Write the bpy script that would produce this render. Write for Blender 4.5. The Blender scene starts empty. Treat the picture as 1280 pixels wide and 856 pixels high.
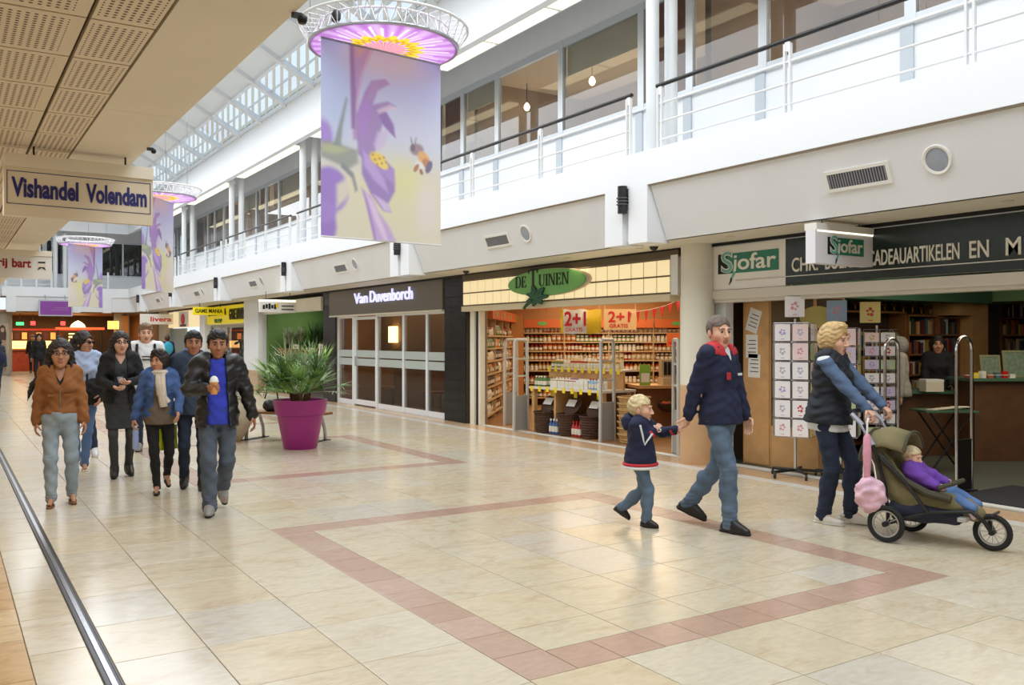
import bpy, bmesh, math, random
import numpy as np
from mathutils import Vector, Matrix

# ------------------------------------------------------------------ camera, world, light, exposure
SC = bpy.context.scene
YAW = math.atan(712 / 1115.0)
cd = bpy.data.cameras.new('camera')
cam = bpy.data.objects.new('camera', cd)
SC.collection.objects.link(cam)
cam.location = (0, 0, 1.62)
cam.rotation_euler = (math.pi / 2, 0, -YAW)
cd.sensor_width = 36.0
cd.lens = 1115.0 / 1280.0 * 36.0
cd.shift_y = -5.0 / 1280.0
cd.clip_start = 0.05
cd.clip_end = 300
SC.camera = cam

SC.view_settings.view_transform = 'Standard'
SC.view_settings.look = 'None'
SC.view_settings.gamma = 1.0
SC.view_settings.use_curve_mapping = False
SC.view_settings.exposure = 0.40

wd = bpy.data.worlds.new('sky')
SC.world = wd
wd.use_nodes = True
_bg = wd.node_tree.nodes['Background']
_bg.inputs['Color'].default_value = (0.80, 0.90, 1.0, 1)
_bg.inputs['Strength'].default_value = 0.85
try:
    SC.cycles.max_bounces = 7
    SC.cycles.diffuse_bounces = 4
    SC.cycles.glossy_bounces = 3
    SC.cycles.transparent_max_bounces = 12
    SC.cycles.caustics_reflective = False
    SC.cycles.caustics_refractive = False
    SC.cycles.sample_clamp_indirect = 6.0
    SC.cycles.use_denoising = True
except Exception:
    pass


def area_light(name, loc, sx, sy, power, color=(1, 1, 1), rot=(0, 0, 0)):
    l = bpy.data.lights.new(name, 'AREA')
    l.shape = 'RECTANGLE'
    l.size, l.size_y = sx, sy
    l.energy = power
    l.color = color
    o = bpy.data.objects.new(name, l)
    o.location = loc
    o.rotation_euler = rot
    SC.collection.objects.link(o)
    return o


WARM = (1.0, 0.80, 0.55)
# area lamps added under the glazed roof, standing in for its daylight
for _y in (-2, 6, 14, 22, 30, 38):
    area_light('daylight_fill', (4.2, _y, 7.55), 4.2, 8.0, 275, (0.93, 0.97, 1.0))
# shop ceilings: the rows of lamps inside each shop
area_light('health_shop_light', (10.6, 12.0, 2.72), 3.0, 4.5, 80, WARM, (0, 0, math.radians(-35)))
area_light('health_shop_back_light', (12.6, 15.6, 2.72), 2.5, 3.0, 68, WARM, (0, 0, math.radians(-35)))
area_light('book_shop_light', (10.6, 4.6, 2.85), 2.6, 5.0, 60, (1.0, 0.88, 0.70))
area_light('plant_shop_light', (9.4, 25.6, 2.7), 1.0, 2.4, 26, (1.0, 0.95, 0.85))
area_light('closed_shop_light', (9.05, 18.6, 2.76), 0.5, 4.5, 26, WARM)
area_light('game_shop_light', (9.2, 31.8, 2.7), 0.8, 4.0, 30, (1, .95, .85))
area_light('beige_shop_light', (9.2, 38.0, 2.7), 0.8, 4.0, 40, WARM)
area_light('food_court_light', (4.5, 48.5, 2.7), 6.0, 3.0, 180, (1.0, 0.72, 0.42))
for _y in (5, 15, 25, 35):
    area_light('gallery_room_fill', (10.6, _y, 4.6), 1.5, 8.0, 95, (1.0, 0.92, 0.82), (math.pi, 0, 0))  # lamps added below the sills to brighten the room ceilings, out of view
area_light('arcade_light', (-0.3, 10.0, 2.80), 0.3, 24.0, 60, (1.0, 0.88, 0.70))

# ------------------------------------------------------------------ materials
MATS = {}


def M(name, col=(0.8, 0.8, 0.8), rough=0.5, metal=0.0, noise=0.0, nscale=8.0, bump=0.0, bscale=60.0,
      emit=None, estr=0.0, coat=0.0, alpha=None, spec=0.5, attr=None, var=0.0, sheen=0.0, trans=0.0, col2=None):
    if name in MATS:
        return MATS[name]
    m = bpy.data.materials.new(name)
    m.use_nodes = True
    nt = m.node_tree
    b = nt.nodes['Principled BSDF']
    b.inputs['Base Color'].default_value = (*col, 1)
    b.inputs['Roughness'].default_value = rough
    b.inputs['Metallic'].default_value = metal
    b.inputs['Specular IOR Level'].default_value = spec
    b.inputs['Coat Weight'].default_value = coat
    b.inputs['Coat Roughness'].default_value = 0.08
    if sheen:
        b.inputs['Sheen Weight'].default_value = sheen
    if emit is not None:
        b.inputs['Emission Color'].default_value = (*emit, 1)
        b.inputs['Emission Strength'].default_value = estr
    tc = None
    src = None
    if attr:
        at = nt.nodes.new('ShaderNodeAttribute')
        at.attribute_name = attr
        src = at.outputs['Color']
        nt.links.new(src, b.inputs['Base Color'])
    if noise > 0 or bump > 0:
        tc = nt.nodes.new('ShaderNodeTexCoord')
    if noise > 0:
        nz = nt.nodes.new('ShaderNodeTexNoise')
        nz.inputs['Scale'].default_value = nscale
        nz.inputs['Detail'].default_value = 5
        nt.links.new(tc.outputs['Object'], nz.inputs['Vector'])
        mx = nt.nodes.new('ShaderNodeMix')
        mx.data_type = 'RGBA'
        c2 = col2 or tuple(max(0, c * (1 - noise)) for c in col)
        c1 = col if col2 else tuple(min(1, c * (1 + noise * 0.6)) for c in col)
        mx.inputs[6].default_value = (*c1, 1)
        mx.inputs[7].default_value = (*c2, 1)
        mr = nt.nodes.new('ShaderNodeMapRange')
        mr.inputs[1].default_value = 0.3
        mr.inputs[2].default_value = 0.7
        nt.links.new(nz.outputs['Fac'], mr.inputs[0])
        nt.links.new(mr.outputs[0], mx.inputs[0])
        src = mx.outputs[2]
        nt.links.new(src, b.inputs['Base Color'])
    if var > 0:
        oi = nt.nodes.new('ShaderNodeObjectInfo')
        hs = nt.nodes.new('ShaderNodeHueSaturation')
        mr2 = nt.nodes.new('ShaderNodeMapRange')
        mr2.inputs[3].default_value = 1 - var
        mr2.inputs[4].default_value = 1 + var
        nt.links.new(oi.outputs['Random'], mr2.inputs[0])
        nt.links.new(mr2.outputs[0], hs.inputs['Value'])
        if src:
            nt.links.new(src, hs.inputs['Color'])
        else:
            hs.inputs['Color'].default_value = (*col, 1)
        nt.links.new(hs.outputs[0], b.inputs['Base Color'])
    if bump > 0:
        bz = nt.nodes.new('ShaderNodeTexNoise')
        bz.inputs['Scale'].default_value = bscale
        bz.inputs['Detail'].default_value = 3
        nt.links.new(tc.outputs['Object'], bz.inputs['Vector'])
        bp = nt.nodes.new('ShaderNodeBump')
        bp.inputs['Strength'].default_value = bump
        bp.inputs['Distance'].default_value = 0.01
        nt.links.new(bz.outputs['Fac'], bp.inputs['Height'])
        nt.links.new(bp.outputs[0], b.inputs['Normal'])
    MATS[name] = m
    return m


def hexc(r, g, b):
    """sRGB 0-255 -> linear"""
    return tuple((c / 255 / 12.92) if c / 255 <= 0.04045 else ((c / 255 + 0.055) / 1.055) ** 2.4 for c in (r, g, b))


def glass(name, tint=(0.9, 0.95, 0.95), refl=1.0, rough=0.0):
    if name in MATS:
        return MATS[name]
    m = bpy.data.materials.new(name)
    m.use_nodes = True
    nt = m.node_tree
    nt.nodes.clear()
    out = nt.nodes.new('ShaderNodeOutputMaterial')
    mix = nt.nodes.new('ShaderNodeMixShader')
    tr = nt.nodes.new('ShaderNodeBsdfTransparent')
    gl = nt.nodes.new('ShaderNodeBsdfGlossy')
    fr = nt.nodes.new('ShaderNodeFresnel')
    mu = nt.nodes.new('ShaderNodeMath')
    mu.operation = 'MULTIPLY'
    mu.use_clamp = True
    mu.inputs[1].default_value = refl
    fr.inputs['IOR'].default_value = 1.5
    tr.inputs['Color'].default_value = (*tint, 1)
    gl.inputs['Roughness'].default_value = rough
    gl.inputs['Color'].default_value = (0.95, 0.97, 1, 1)
    ge = nt.nodes.new('ShaderNodeNewGeometry')      # the far face of a pane adds no second mirror
    bf = nt.nodes.new('ShaderNodeMath')
    bf.operation = 'SUBTRACT'
    bf.inputs[0].default_value = 1.0
    nt.links.new(ge.outputs['Backfacing'], bf.inputs[1])
    m2 = nt.nodes.new('ShaderNodeMath')
    m2.operation = 'MULTIPLY'
    nt.links.new(fr.outputs[0], m2.inputs[0])
    nt.links.new(bf.outputs[0], m2.inputs[1])
    nt.links.new(m2.outputs[0], mu.inputs[0])
    nt.links.new(mu.outputs[0], mix.inputs[0])
    nt.links.new(tr.outputs[0], mix.inputs[1])
    nt.links.new(gl.outputs[0], mix.inputs[2])
    nt.links.new(mix.outputs[0], out.inputs[0])
    MATS[name] = m
    return m


def translucent(name, col, mixf=0.5):
    if name in MATS:
        return MATS[name]
    m = bpy.data.materials.new(name)
    m.use_nodes = True
    nt = m.node_tree
    nt.nodes.clear()
    out = nt.nodes.new('ShaderNodeOutputMaterial')
    mix = nt.nodes.new('ShaderNodeMixShader')
    d = nt.nodes.new('ShaderNodeBsdfDiffuse')
    t = nt.nodes.new('ShaderNodeBsdfTranslucent')
    d.inputs[0].default_value = (*col, 1)
    t.inputs[0].default_value = (*col, 1)
    mix.inputs[0].default_value = mixf
    nt.links.new(d.outputs[0], mix.inputs[1])
    nt.links.new(t.outputs[0], mix.inputs[2])
    nt.links.new(mix.outputs[0], out.inputs[0])
    MATS[name] = m
    return m


# ------------------------------------------------------------------ mesh helpers
ORDS = ['first', 'second', 'third', 'fourth', 'fifth', 'sixth', 'seventh', 'eighth', 'ninth', 'tenth', 'eleventh', 'twelfth'] + ['%d%s' % (n, 'st' if n in (21, 31, 41) else 'nd' if n in (22, 32, 42) else 'rd' if n in (23, 33, 43) else 'th') for n in range(13, 60)]


class MB:
    def __init__(s):
        s.v = []
        s.f = []
        s.m = []

    def add(s, vs, fs, m=0):
        o = len(s.v)
        s.v.extend([tuple(v) for v in vs])
        for f in fs:
            s.f.append(tuple(o + i for i in f))
            s.m.append(m)
        return s

    def box(s, x0, x1, y0, y1, z0, z1, m=0):
        if x0 > x1: x0, x1 = x1, x0
        if y0 > y1: y0, y1 = y1, y0
        if z0 > z1: z0, z1 = z1, z0
        v = [(x0, y0, z0), (x1, y0, z0), (x1, y1, z0), (x0, y1, z0), (x0, y0, z1), (x1, y0, z1), (x1, y1, z1), (x0, y1, z1)]
        return s.add(v, [(3, 2, 1, 0), (4, 5, 6, 7), (0, 1, 5, 4), (1, 2, 6, 5), (2, 3, 7, 6), (3, 0, 4, 7)], m)

    def cbox(s, c, sz, R=None, m=0):
        """centred box of size sz turned by matrix R"""
        h = [q / 2 for q in sz]
        v = []
        for z in (-1, 1):
            for (x, y) in ((-1, -1), (1, -1), (1, 1), (-1, 1)):
                p = Vector((x * h[0], y * h[1], z * h[2]))
                if R is not None: p = R @ p
                v.append(tuple(p + Vector(c)))
        return s.add(v, [(3, 2, 1, 0), (4, 5, 6, 7), (0, 1, 5, 4), (1, 2, 6, 5), (2, 3, 7, 6), (3, 0, 4, 7)], m)

    def cyl(s, a, b, r0, r1=None, n=12, m=0, cap=True):
        r1 = r0 if r1 is None else r1
        a = Vector(a); b = Vector(b)
        d = (b - a).normalized()
        u = d.orthogonal().normalized()
        w = d.cross(u)
        v = []
        for p, r in ((a, r0), (b, r1)):
            for i in range(n):
                t = 2 * math.pi * i / n
                v.append(tuple(p + (u * math.cos(t) + w * math.sin(t)) * r))
        f = [(i, (i + 1) % n, n + (i + 1) % n, n + i) for i in range(n)]
        if cap:
            f += [tuple(range(n - 1, -1, -1)), tuple(range(n, 2 * n))]
        return s.add(v, f, m)

    def tube(s, pts, r, n=8, m=0, closed=False):
        pts = [Vector(p) for p in pts]
        rs = r if isinstance(r, (list, tuple)) else [r] * len(pts)
        N = len(pts)
        v = []
        u = None
        for i, p in enumerate(pts):
            if closed:
                d = (pts[(i + 1) % N] - pts[i - 1]).normalized()
            else:
                d = (pts[min(i + 1, N - 1)] - pts[max(i - 1, 0)]).normalized()
            if u is None:
                u = d.orthogonal().normalized()
            else:
                u = (u - d * u.dot(d))
                u = u.normalized() if u.length > 1e-6 else d.orthogonal().normalized()
            w = d.cross(u)
            for k in range(n):
                t = 2 * math.pi * k / n
                v.append(tuple(p + (u * math.cos(t) + w * math.sin(t)) * rs[i]))
        f = []
        for i in range(N if closed else N - 1):
            a = i * n
            b = ((i + 1) % N) * n
            for k in range(n):
                f.append((a + k, a + (k + 1) % n, b + (k + 1) % n, b + k))
        if not closed:
            f += [tuple(range(n - 1, -1, -1)), tuple((N - 1) * n + k for k in range(n))]
        return s.add(v, f, m)

    def lathe(s, prof, c=(0, 0, 0), n=24, m=0, cap=True):
        v = []
        f = []
        for (r, z) in prof:
            for i in range(n):
                t = 2 * math.pi * i / n
                v.append((c[0] + r * math.cos(t), c[1] + r * math.sin(t), c[2] + z))
        for j in range(len(prof) - 1):
            for i in range(n):
                f.append((j * n + i, j * n + (i + 1) % n, (j + 1) * n + (i + 1) % n, (j + 1) * n + i))
        if cap:
            f.append(tuple(range(n - 1, -1, -1)))
            f.append(tuple((len(prof) - 1) * n + i for i in range(n)))
        return s.add(v, f, m)

    def prism(s, poly, fn, m=0):
        """poly: 2-D outline, fn(u, v, k) gives the 3-D point of the k=0 / k=1 side"""
        n = len(poly)
        v = [fn(u, w, 0) for u, w in poly] + [fn(u, w, 1) for u, w in poly]
        f = [tuple(range(n - 1, -1, -1)), tuple(range(n, 2 * n))]
        f += [(i, (i + 1) % n, n + (i + 1) % n, n + i) for i in range(n)]
        return s.add(v, f, m)

    def mesh(s, name, mats, smooth=True, angle=40):
        me = bpy.data.meshes.new(name)
        me.from_pydata(s.v, [], s.f)
        for mt in (mats if isinstance(mats, (list, tuple)) else [mats]):
            me.materials.append(mt)
        if any(s.m):
            me.polygons.foreach_set('material_index', s.m)
        me.update()
        fixn(me)
        if smooth:
            me.polygons.foreach_set('use_smooth', [True] * len(me.polygons))
            me.set_sharp_from_angle(angle=math.radians(angle))
        return me

    def build(s, name, mats, parent=None, smooth=True, angle=40, loc=None, rot=None, **tags):
        return link(name, s.mesh(name, mats, smooth, angle), parent, loc, rot, **tags)


def fixn(me):
    bm = bmesh.new()
    bm.from_mesh(me)
    bmesh.ops.recalc_face_normals(bm, faces=bm.faces)
    bm.to_mesh(me)
    bm.free()


def link(name, data, parent=None, loc=None, rot=None, **tags):
    o = bpy.data.objects.new(name, data)
    SC.collection.objects.link(o)
    if parent is not None:
        o.parent = parent
    if loc is not None:
        o.location = loc
    if rot is not None:
        o.rotation_euler = rot if isinstance(rot, (tuple, list)) else (0, 0, rot)
    tag(o, **tags)
    return o


def tag(o, label=None, cat=None, group=None, kind=None):
    if label: o['label'] = label
    if cat: o['category'] = cat
    if group: o['group'] = group
    if kind: o['kind'] = kind
    return o


def thing(name, label, cat, loc=(0, 0, 0), rot=0, group=None):
    return link(name, None, None, loc, rot, label=label, cat=cat, group=group)


def st(name, mb, mats, parent=None, **k):
    """a piece of the setting"""
    return mb.build(name, mats, parent, kind=None if parent else 'structure', **k)


def B(*a, m=0):
    return MB().box(*a, m=m)


def dup(o, loc=None, rot=None, label=None, group=None, parent=None):
    c = o.copy()
    SC.collection.objects.link(c)
    c.parent = parent
    if loc is not None: c.location = loc
    if rot is not None: c.rotation_euler = rot if isinstance(rot, (tuple, list)) else (0, 0, rot)
    if label: c['label'] = label
    if group: c['group'] = group
    for ch in list(o.children):
        dup(ch, parent=c)
    return c


_TXT = {}
FACE = {'store': ((0, -1, 0), (0, 0, 1), (-1, 0, 0)),     # on the right-hand shop fronts, facing the hall
        'cross': ((1, 0, 0), (0, 0, 1), (0, -1, 0))}      # across the hall, facing the camera's end


def text_mesh(body, mat, bold=0.0, extrude=0.02, shear=0.0):
    cu = bpy.data.curves.new('lettering', 'FONT')
    cu.body = body
    cu.size = 1.0
    cu.extrude = extrude
    cu.offset = bold
    cu.shear = shear
    cu.resolution_u = 4
    o = bpy.data.objects.new('lettering', cu)
    SC.collection.objects.link(o)
    dg = bpy.context.evaluated_depsgraph_get()
    me = bpy.data.meshes.new_from_object(o.evaluated_get(dg))
    bpy.data.objects.remove(o)
    bpy.data.curves.remove(cu)
    me.materials.clear()
    me.materials.append(mat)
    return me


def text(body, mat, origin, width, height, face='store', parent=None, bold=0.0, depth=0.01, name='lettering', shear=0.0, slant=None):
    """lettering whose ink box starts at origin (lower left) and is width x height metres"""
    me = text_mesh(body, mat, bold, 0.5, shear)
    co = np.empty(len(me.vertices) * 3)
    me.vertices.foreach_get('co', co)
    co = co.reshape(-1, 3)
    lo, hi = co.min(0), co.max(0)
    ax = [Vector(a) for a in (FACE[face] if isinstance(face, str) else face)]
    q = (co - lo) / np.maximum(hi - lo, 1e-6)
    A = np.array([list(a) for a in ax])
    new = np.array(origin) + q[:, :1] * width * A[0] + q[:, 1:2] * height * A[1] + (q[:, 2:3]) * depth * A[2]
    me.vertices.foreach_set('co', new.ravel())
    me.update()
    return link(name, me, parent)
# ------------------------------------------------------------------ the setting
R0 = random.Random(7)
BAY = 6.6
BAYS = [2.1 + BAY * i for i in range(7)]            # centre lines of the piers: 2.1 8.7 15.3 21.9 28.5 35.1 41.7
BAYNAME = ['over the bookshop', 'over the health food shop', 'over the grey closed shop', 'over the green plant shop',
           'over the yellow game shop', 'over the beige light box shop', 'next to the far gallery corner']
YEND = 45.0
m_white = M('white_paint', hexc(232, 234, 236), 0.5, noise=0.03, nscale=1.5)
m_beam = M('beam_white', hexc(238, 241, 245), 0.45)
m_panel = M('panel_grey', hexc(233, 234, 236), 0.5, noise=0.03, nscale=1.2)
m_cream = M('cream_plaster', hexc(226, 220, 205), 0.6, noise=0.04, nscale=2)
m_soffit = M('soffit_cream', hexc(238, 229, 210), 0.5, noise=0.05, nscale=1.4)
m_joint = M('joint_dark', hexc(70, 60, 48), 0.8)
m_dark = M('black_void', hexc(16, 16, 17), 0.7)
m_black = M('black_metal', hexc(22, 22, 24), 0.4)
m_steel = M('brushed_steel', hexc(176, 178, 184), 0.3, 1.0, noise=0.12, nscale=40)
m_chrome = M('chrome', hexc(215, 215, 218), 0.12, 1.0)
m_alu = M('alu_frame', hexc(205, 210, 216), 0.35, 0.3)
m_frame = M('white_frame', hexc(226, 230, 234), 0.35)


def tile_material(name, ramp, vein, vstr):
    m = bpy.data.materials.new(name)
    m.use_nodes = True
    nt = m.node_tree
    N = nt.nodes.new
    L = nt.links.new
    b = nt.nodes['Principled BSDF']
    oi = N('ShaderNodeObjectInfo')
    ge = N('ShaderNodeNewGeometry')
    ad = N('ShaderNodeMath'); ad.operation = 'ADD'
    fr = N('ShaderNodeMath'); fr.operation = 'FRACT'
    L(oi.outputs['Random'], ad.inputs[0]); L(ge.outputs['Random Per Island'], ad.inputs[1]); L(ad.outputs[0], fr.inputs[0])
    cr = N('ShaderNodeValToRGB')
    e = cr.color_ramp.elements
    e[0].position, e[0].color = 0, (*ramp[0], 1)
    e[1].position, e[1].color = 1, (*ramp[-1], 1)
    for i, c in enumerate(ramp[1:-1]):
        x = e.new((i + 1) / (len(ramp) - 1)); x.color = (*c, 1)
    L(fr.outputs[0], cr.inputs[0])
    # veins: world position shifted per tile so no pattern runs over a joint
    vm = N('ShaderNodeVectorMath'); vm.operation = 'ADD'
    cm = N('ShaderNodeCombineXYZ')
    mu = N('ShaderNodeMath'); mu.operation = 'MULTIPLY'; mu.inputs[1].default_value = 37.0
    L(fr.outputs[0], mu.inputs[0])
    L(mu.outputs[0], cm.inputs[0]); L(mu.outputs[0], cm.inputs[2])
    L(ge.outputs['Position'], vm.inputs[0]); L(cm.outputs[0], vm.inputs[1])
    mp = N('ShaderNodeMapping'); mp.inputs['Scale'].default_value = (1.6, 3.4, 2)
    L(vm.outputs[0], mp.inputs[0])
    n1 = N('ShaderNodeTexNoise'); n1.inputs['Scale'].default_value = 1.6; n1.inputs['Detail'].default_value = 9; n1.inputs['Roughness'].default_value = 0.66
    n1.inputs['Distortion'].default_value = 0.7
    L(mp.outputs[0], n1.inputs['Vector'])
    r1 = N('ShaderNodeMapRange'); r1.inputs[1].default_value = 0.50; r1.inputs[2].default_value = 0.76; r1.inputs[4].default_value = vstr
    L(n1.outputs['Fac'], r1.inputs[0])
    mx = N('ShaderNodeMix'); mx.data_type = 'RGBA'
    mx.inputs[7].default_value = (*vein, 1)
    L(r1.outputs[0], mx.inputs[0]); L(cr.outputs[0], mx.inputs[6])
    n2 = N('ShaderNodeTexNoise'); n2.inputs['Scale'].default_value = 9; n2.inputs['Detail'].default_value = 6
    L(mp.outputs[0], n2.inputs['Vector'])
    r2 = N('ShaderNodeMapRange'); r2.inputs[1].default_value = 0.3; r2.inputs[2].default_value = 0.75; r2.inputs[3].default_value = 0.92; r2.inputs[4].default_value = 1.05
    L(n2.outputs['Fac'], r2.inputs[0])
    hs = N('ShaderNodeHueSaturation'); L(r2.outputs[0], hs.inputs['Value']); L(mx.outputs[2], hs.inputs['Color'])
    L(hs.outputs[0], b.inputs['Base Color'])
    r3 = N('ShaderNodeMapRange'); r3.inputs[3].default_value = 0.12; r3.inputs[4].default_value = 0.3
    L(n2.outputs['Fac'], r3.inputs[0]); L(r3.outputs[0], b.inputs['Roughness'])
    b.inputs['Specular IOR Level'].default_value = 0.5
    return m


m_tile = tile_material('travertine', [hexc(210, 197, 170), hexc(205, 193, 168), hexc(212, 202, 182), hexc(209, 193, 162), hexc(203, 196, 182), hexc(213, 200, 174)],
                       hexc(180, 150, 110), 0.6)
m_border = tile_material('terracotta_border', [hexc(190, 160, 142), hexc(184, 152, 134), hexc(194, 166, 148)], hexc(170, 138, 118), 0.4)
m_pale = tile_material('pale_border', [hexc(214, 213, 208), hexc(222, 219, 211)], hexc(200, 192, 176), 0.3)
m_tan = tile_material('tan_threshold', [hexc(206, 176, 140), hexc(198, 166, 130)], hexc(176, 140, 100), 0.4)
m_brown = tile_material('warm_travertine', [hexc(206, 174, 128), hexc(198, 160, 110), hexc(212, 184, 142)], hexc(150, 104, 58), 0.75)

floor = st('floor', B(-1.6, 17.5, -8, 53, -0.25, -0.006), M('grout', hexc(120, 108, 92), 0.9))
_tm = {}


def tile_mesh(w, l, mat):
    k = (round(w, 3), round(l, 3), mat.name)
    if k not in _tm:
        g, c = 0.0022, 0.003
        a, b_ = w / 2 - g, l / 2 - g
        mb = MB()
        v = [(-a, -b_, -.006), (a, -b_, -.006), (a, b_, -.006), (-a, b_, -.006), (-a, -b_, -.001), (a, -b_, -.001), (a, b_, -.001), (-a, b_, -.001),
             (-a + c, -b_ + c, 0), (a - c, -b_ + c, 0), (a - c, b_ - c, 0), (-a + c, b_ - c, 0)]
        f = [(8, 9, 10, 11)]
        for q in (0, 4):
            f += [(q + i, q + (i + 1) % 4, q + 4 + (i + 1) % 4, q + 4 + i) for i in range(4)]
        mb.add(v, f)
        _tm[k] = mb.mesh('tile', mat, smooth=False)
    return _tm[k]


tiles = []      # (x0, x1, y0, y1, material, name)


def lay(xs, y0, y1, mat, first=None, pitch=0.66, name='floor_tile'):
    ys = [y0]
    y = first if first is not None else y0 + pitch
    while y < y1 - 0.08:
        if y > y0 + 0.05:
            ys.append(y)
        y += pitch
    ys.append(y1)
    for a, b_ in zip(xs[:-1], xs[1:]):
        for c, d in zip(ys[:-1], ys[1:]):
            tiles.append((a, b_, c, d, mat, name))


Y0, YE = 0.86, 45.1
lay([0.72, 1.175, 1.76, 2.345], Y0, YE, m_tile, 0.86 + 0.66)
lay([0.37, 0.64], Y0, YE, m_tile, 1.2)
lay([-0.85, -0.24, 0.37], Y0, YE, m_brown, 1.5)
lay([5.80, 6.38, 6.96, 7.54, 7.86], Y0, YE, m_tile, 1.52)
lay([7.86, 8.03], Y0, YE, m_pale, 1.9, 1.1, 'pale_border_tile')
lay([8.03, 8.46], Y0, YE, m_tan, 1.4, 0.8, 'threshold_tile')
FX = [2.345 + 0.576 * i for i in range(7)]
for k in range(-1, 7):
    f0 = 3.52 + 6.6 * k
    f1 = f0 + 3.98
    if k >= 0 and f0 < YE:
        for (a, b_) in ((2.345, 2.635), (5.51, 5.80)):
            lay([a, b_], f0, min(f1, YE), m_border, None, 0.3317, 'border_tile')
        for (a, b_) in ((f0, f0 + 0.29), (f1 - 0.29, f1)):
            if b_ < YE:
                lay([2.635 + 0.2875 * i for i in range(11)], a, b_, m_border, None, 1, 'border_tile')
        lay([2.635 + 0.575 * i for i in range(6)], f0 + 0.29, min(f1 - 0.29, YE), m_tile, f0 + 0.66)
    g0, g1 = max(f1, Y0), min(f0 + 6.6, YE)
    if g1 - g0 > 0.1:
        lay(FX, g0, g1, m_tile, f1 + 0.655 if f1 > Y0 else None, 0.655)
CY, SY = math.cos(YAW), math.sin(YAW)


def seen(t):
    x, y = (t[0] + t[1]) / 2, (t[2] + t[3]) / 2
    Z = x * SY + y * CY
    if Z < 1.5: return 0
    px = 640 + 1115 * (x * CY - y * SY) / Z
    py = 423 + 1115 * 1.62 / Z
    if not (-60 < px < 1340 and py < 930): return 0
    return (t[1] - t[0]) * (t[3] - t[2]) / Z ** 3


limit = {'floor_tile': 300, 'border_tile': 200, 'pale_border_tile': 30, 'threshold_tile': 40}
tiles.sort(key=lambda t: -seen(t))
rest = {}
cnt = {}
for t in tiles:
    x0, x1, y0, y1, mat, nm = t
    if seen(t) > 0 and cnt.get(nm, 0) < limit[nm]:
        cnt[nm] = cnt.get(nm, 0) + 1
        link(nm, tile_mesh(x1 - x0, y1 - y0, mat), floor, ((x0 + x1) / 2, (y0 + y1) / 2, 0))
    else:
        mb = rest.setdefault((nm, mat.name), (MB(), mat))[0]
        g = 0.0022
        mb.add([(x0 + g, y0 + g, 0), (x1 - g, y0 + g, 0), (x1 - g, y1 - g, 0), (x0 + g, y1 - g, 0),
                (x0 + g, y0 + g, -.006), (x1 - g, y0 + g, -.006), (x1 - g, y1 - g, -.006), (x0 + g, y1 - g, -.006)],
               [(0, 1, 2, 3), (0, 4, 5, 1), (1, 5, 6, 2), (2, 6, 7, 3), (3, 7, 4, 0)])
for (nm, _), (mb, mat) in rest.items():
    mb.build('distant_' + nm + 's', mat, floor, smooth=False, kind='stuff')

# long steel drain channel in the floor
dr = thing('floor_drain', 'long polished steel channel strip let into the travertine floor', 'floor drain', (0.68, 0, 0))
B(-0.038, 0.038, 0.9, 45, -0.006, 0.001).build('channel', M('drain_dark', hexc(84, 84, 90), 0.45, 0.8), dr)
for x in (-0.033, 0.030):
    B(x - .002, x + .005, 0.9, 45, 0, 0.004).build('edge_strip', m_black, dr)
B(-0.012, 0.012, 0.9, 45, 0, 0.006).build('cover_strip', m_steel, dr)

# ---- right side: soffit, fascia, beam, gallery
ceil_r = st('ceiling', B(7.56, 8.62, -8, 46, 2.84, 2.95), m_cream)
B(8.35, 8.56, -8, 46, 2.80, 2.845).build('shadow_gap', m_dark, ceil_r)
m_lampglow = M('downlight_glow', (1, .95, .85), 0.5, emit=(1.0, 0.86, 0.62), estr=6)
for i in range(26):
    y = 1.0 + i * 1.65
    MB().cyl((7.95, y, 2.839), (7.95, y, 2.832), 0.055, n=14).build('downlight', M('lamp_rim', hexc(220, 214, 200), 0.4), ceil_r)
wall_r = st('wall_right', B(7.25, 7.62, -8, 44.3, 3.5, 3.92), m_beam)
B(7.6, 9.0, -8, 46, 3.5, 3.64).build('walkway', m_white, wall_r)
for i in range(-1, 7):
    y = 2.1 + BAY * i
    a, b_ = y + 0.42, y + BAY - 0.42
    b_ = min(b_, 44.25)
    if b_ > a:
        mb = MB()
        P8 = [(7.29, 3.5), (7.56, 2.84), (7.62, 2.84), (7.62, 3.5)]
        mb.prism(P8, lambda u, w, k: (u, a if k == 0 else b_, w))
        mb.build('fascia_panel', m_panel, wall_r, smooth=False)
        B(7.27, 7.33, a, b_, 3.482, 3.5).build('panel_shadow_line', M('shadow_beige', hexc(166, 156, 140), .7), wall_r)  # beige strip coloured as the shadow line under the beam
    for s in (-1, 1):
        c = y + s * 0.235
        if c < 44.2:
            B(7.25, 7.6, c - 0.175, c + 0.175, 2.80, 3.5).build('pilaster', m_beam, wall_r)
    B(7.33, 7.6, y - 0.07, y + 0.07, 2.84, 3.5).build('pilaster_groove', m_panel, wall_r)

# upper gallery wall with its windows
wall_u = st('wall_gallery', B(9.0, 9.2, -8, 47, 3.6, 5.12), m_beam)
B(9.0, 9.2, -8, 47, 6.74, 7.7).build('upper_wall', m_white, wall_u)
B(7.5, 9.2, -8, 47, 7.62, 7.72).build('gallery_ceiling', m_white, wall_u)
B(7.35, 7.5, -8, 46, 6.5, 7.57).build('upper_band', M('band_white', hexc(226, 229, 232), .5), wall_u)
m_room = M('gallery_room', hexc(150, 128, 104), 0.8, noise=0.15, nscale=1.0)
m_roomc = M('gallery_room_ceiling', hexc(190, 168, 140), 0.8)
room = st('wall_rooms', B(12.0, 12.1, -8, 47, 3.6, 7.6), m_room)
B(9.2, 12.0, -8, 47, 6.9, 7.0).build('room_ceiling', m_roomc, room)
B(9.2, 12.0, -8, 47, 4.2, 4.3).build('room_floor', M('room_carpet', hexc(110, 96, 84), .9), room)
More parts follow.
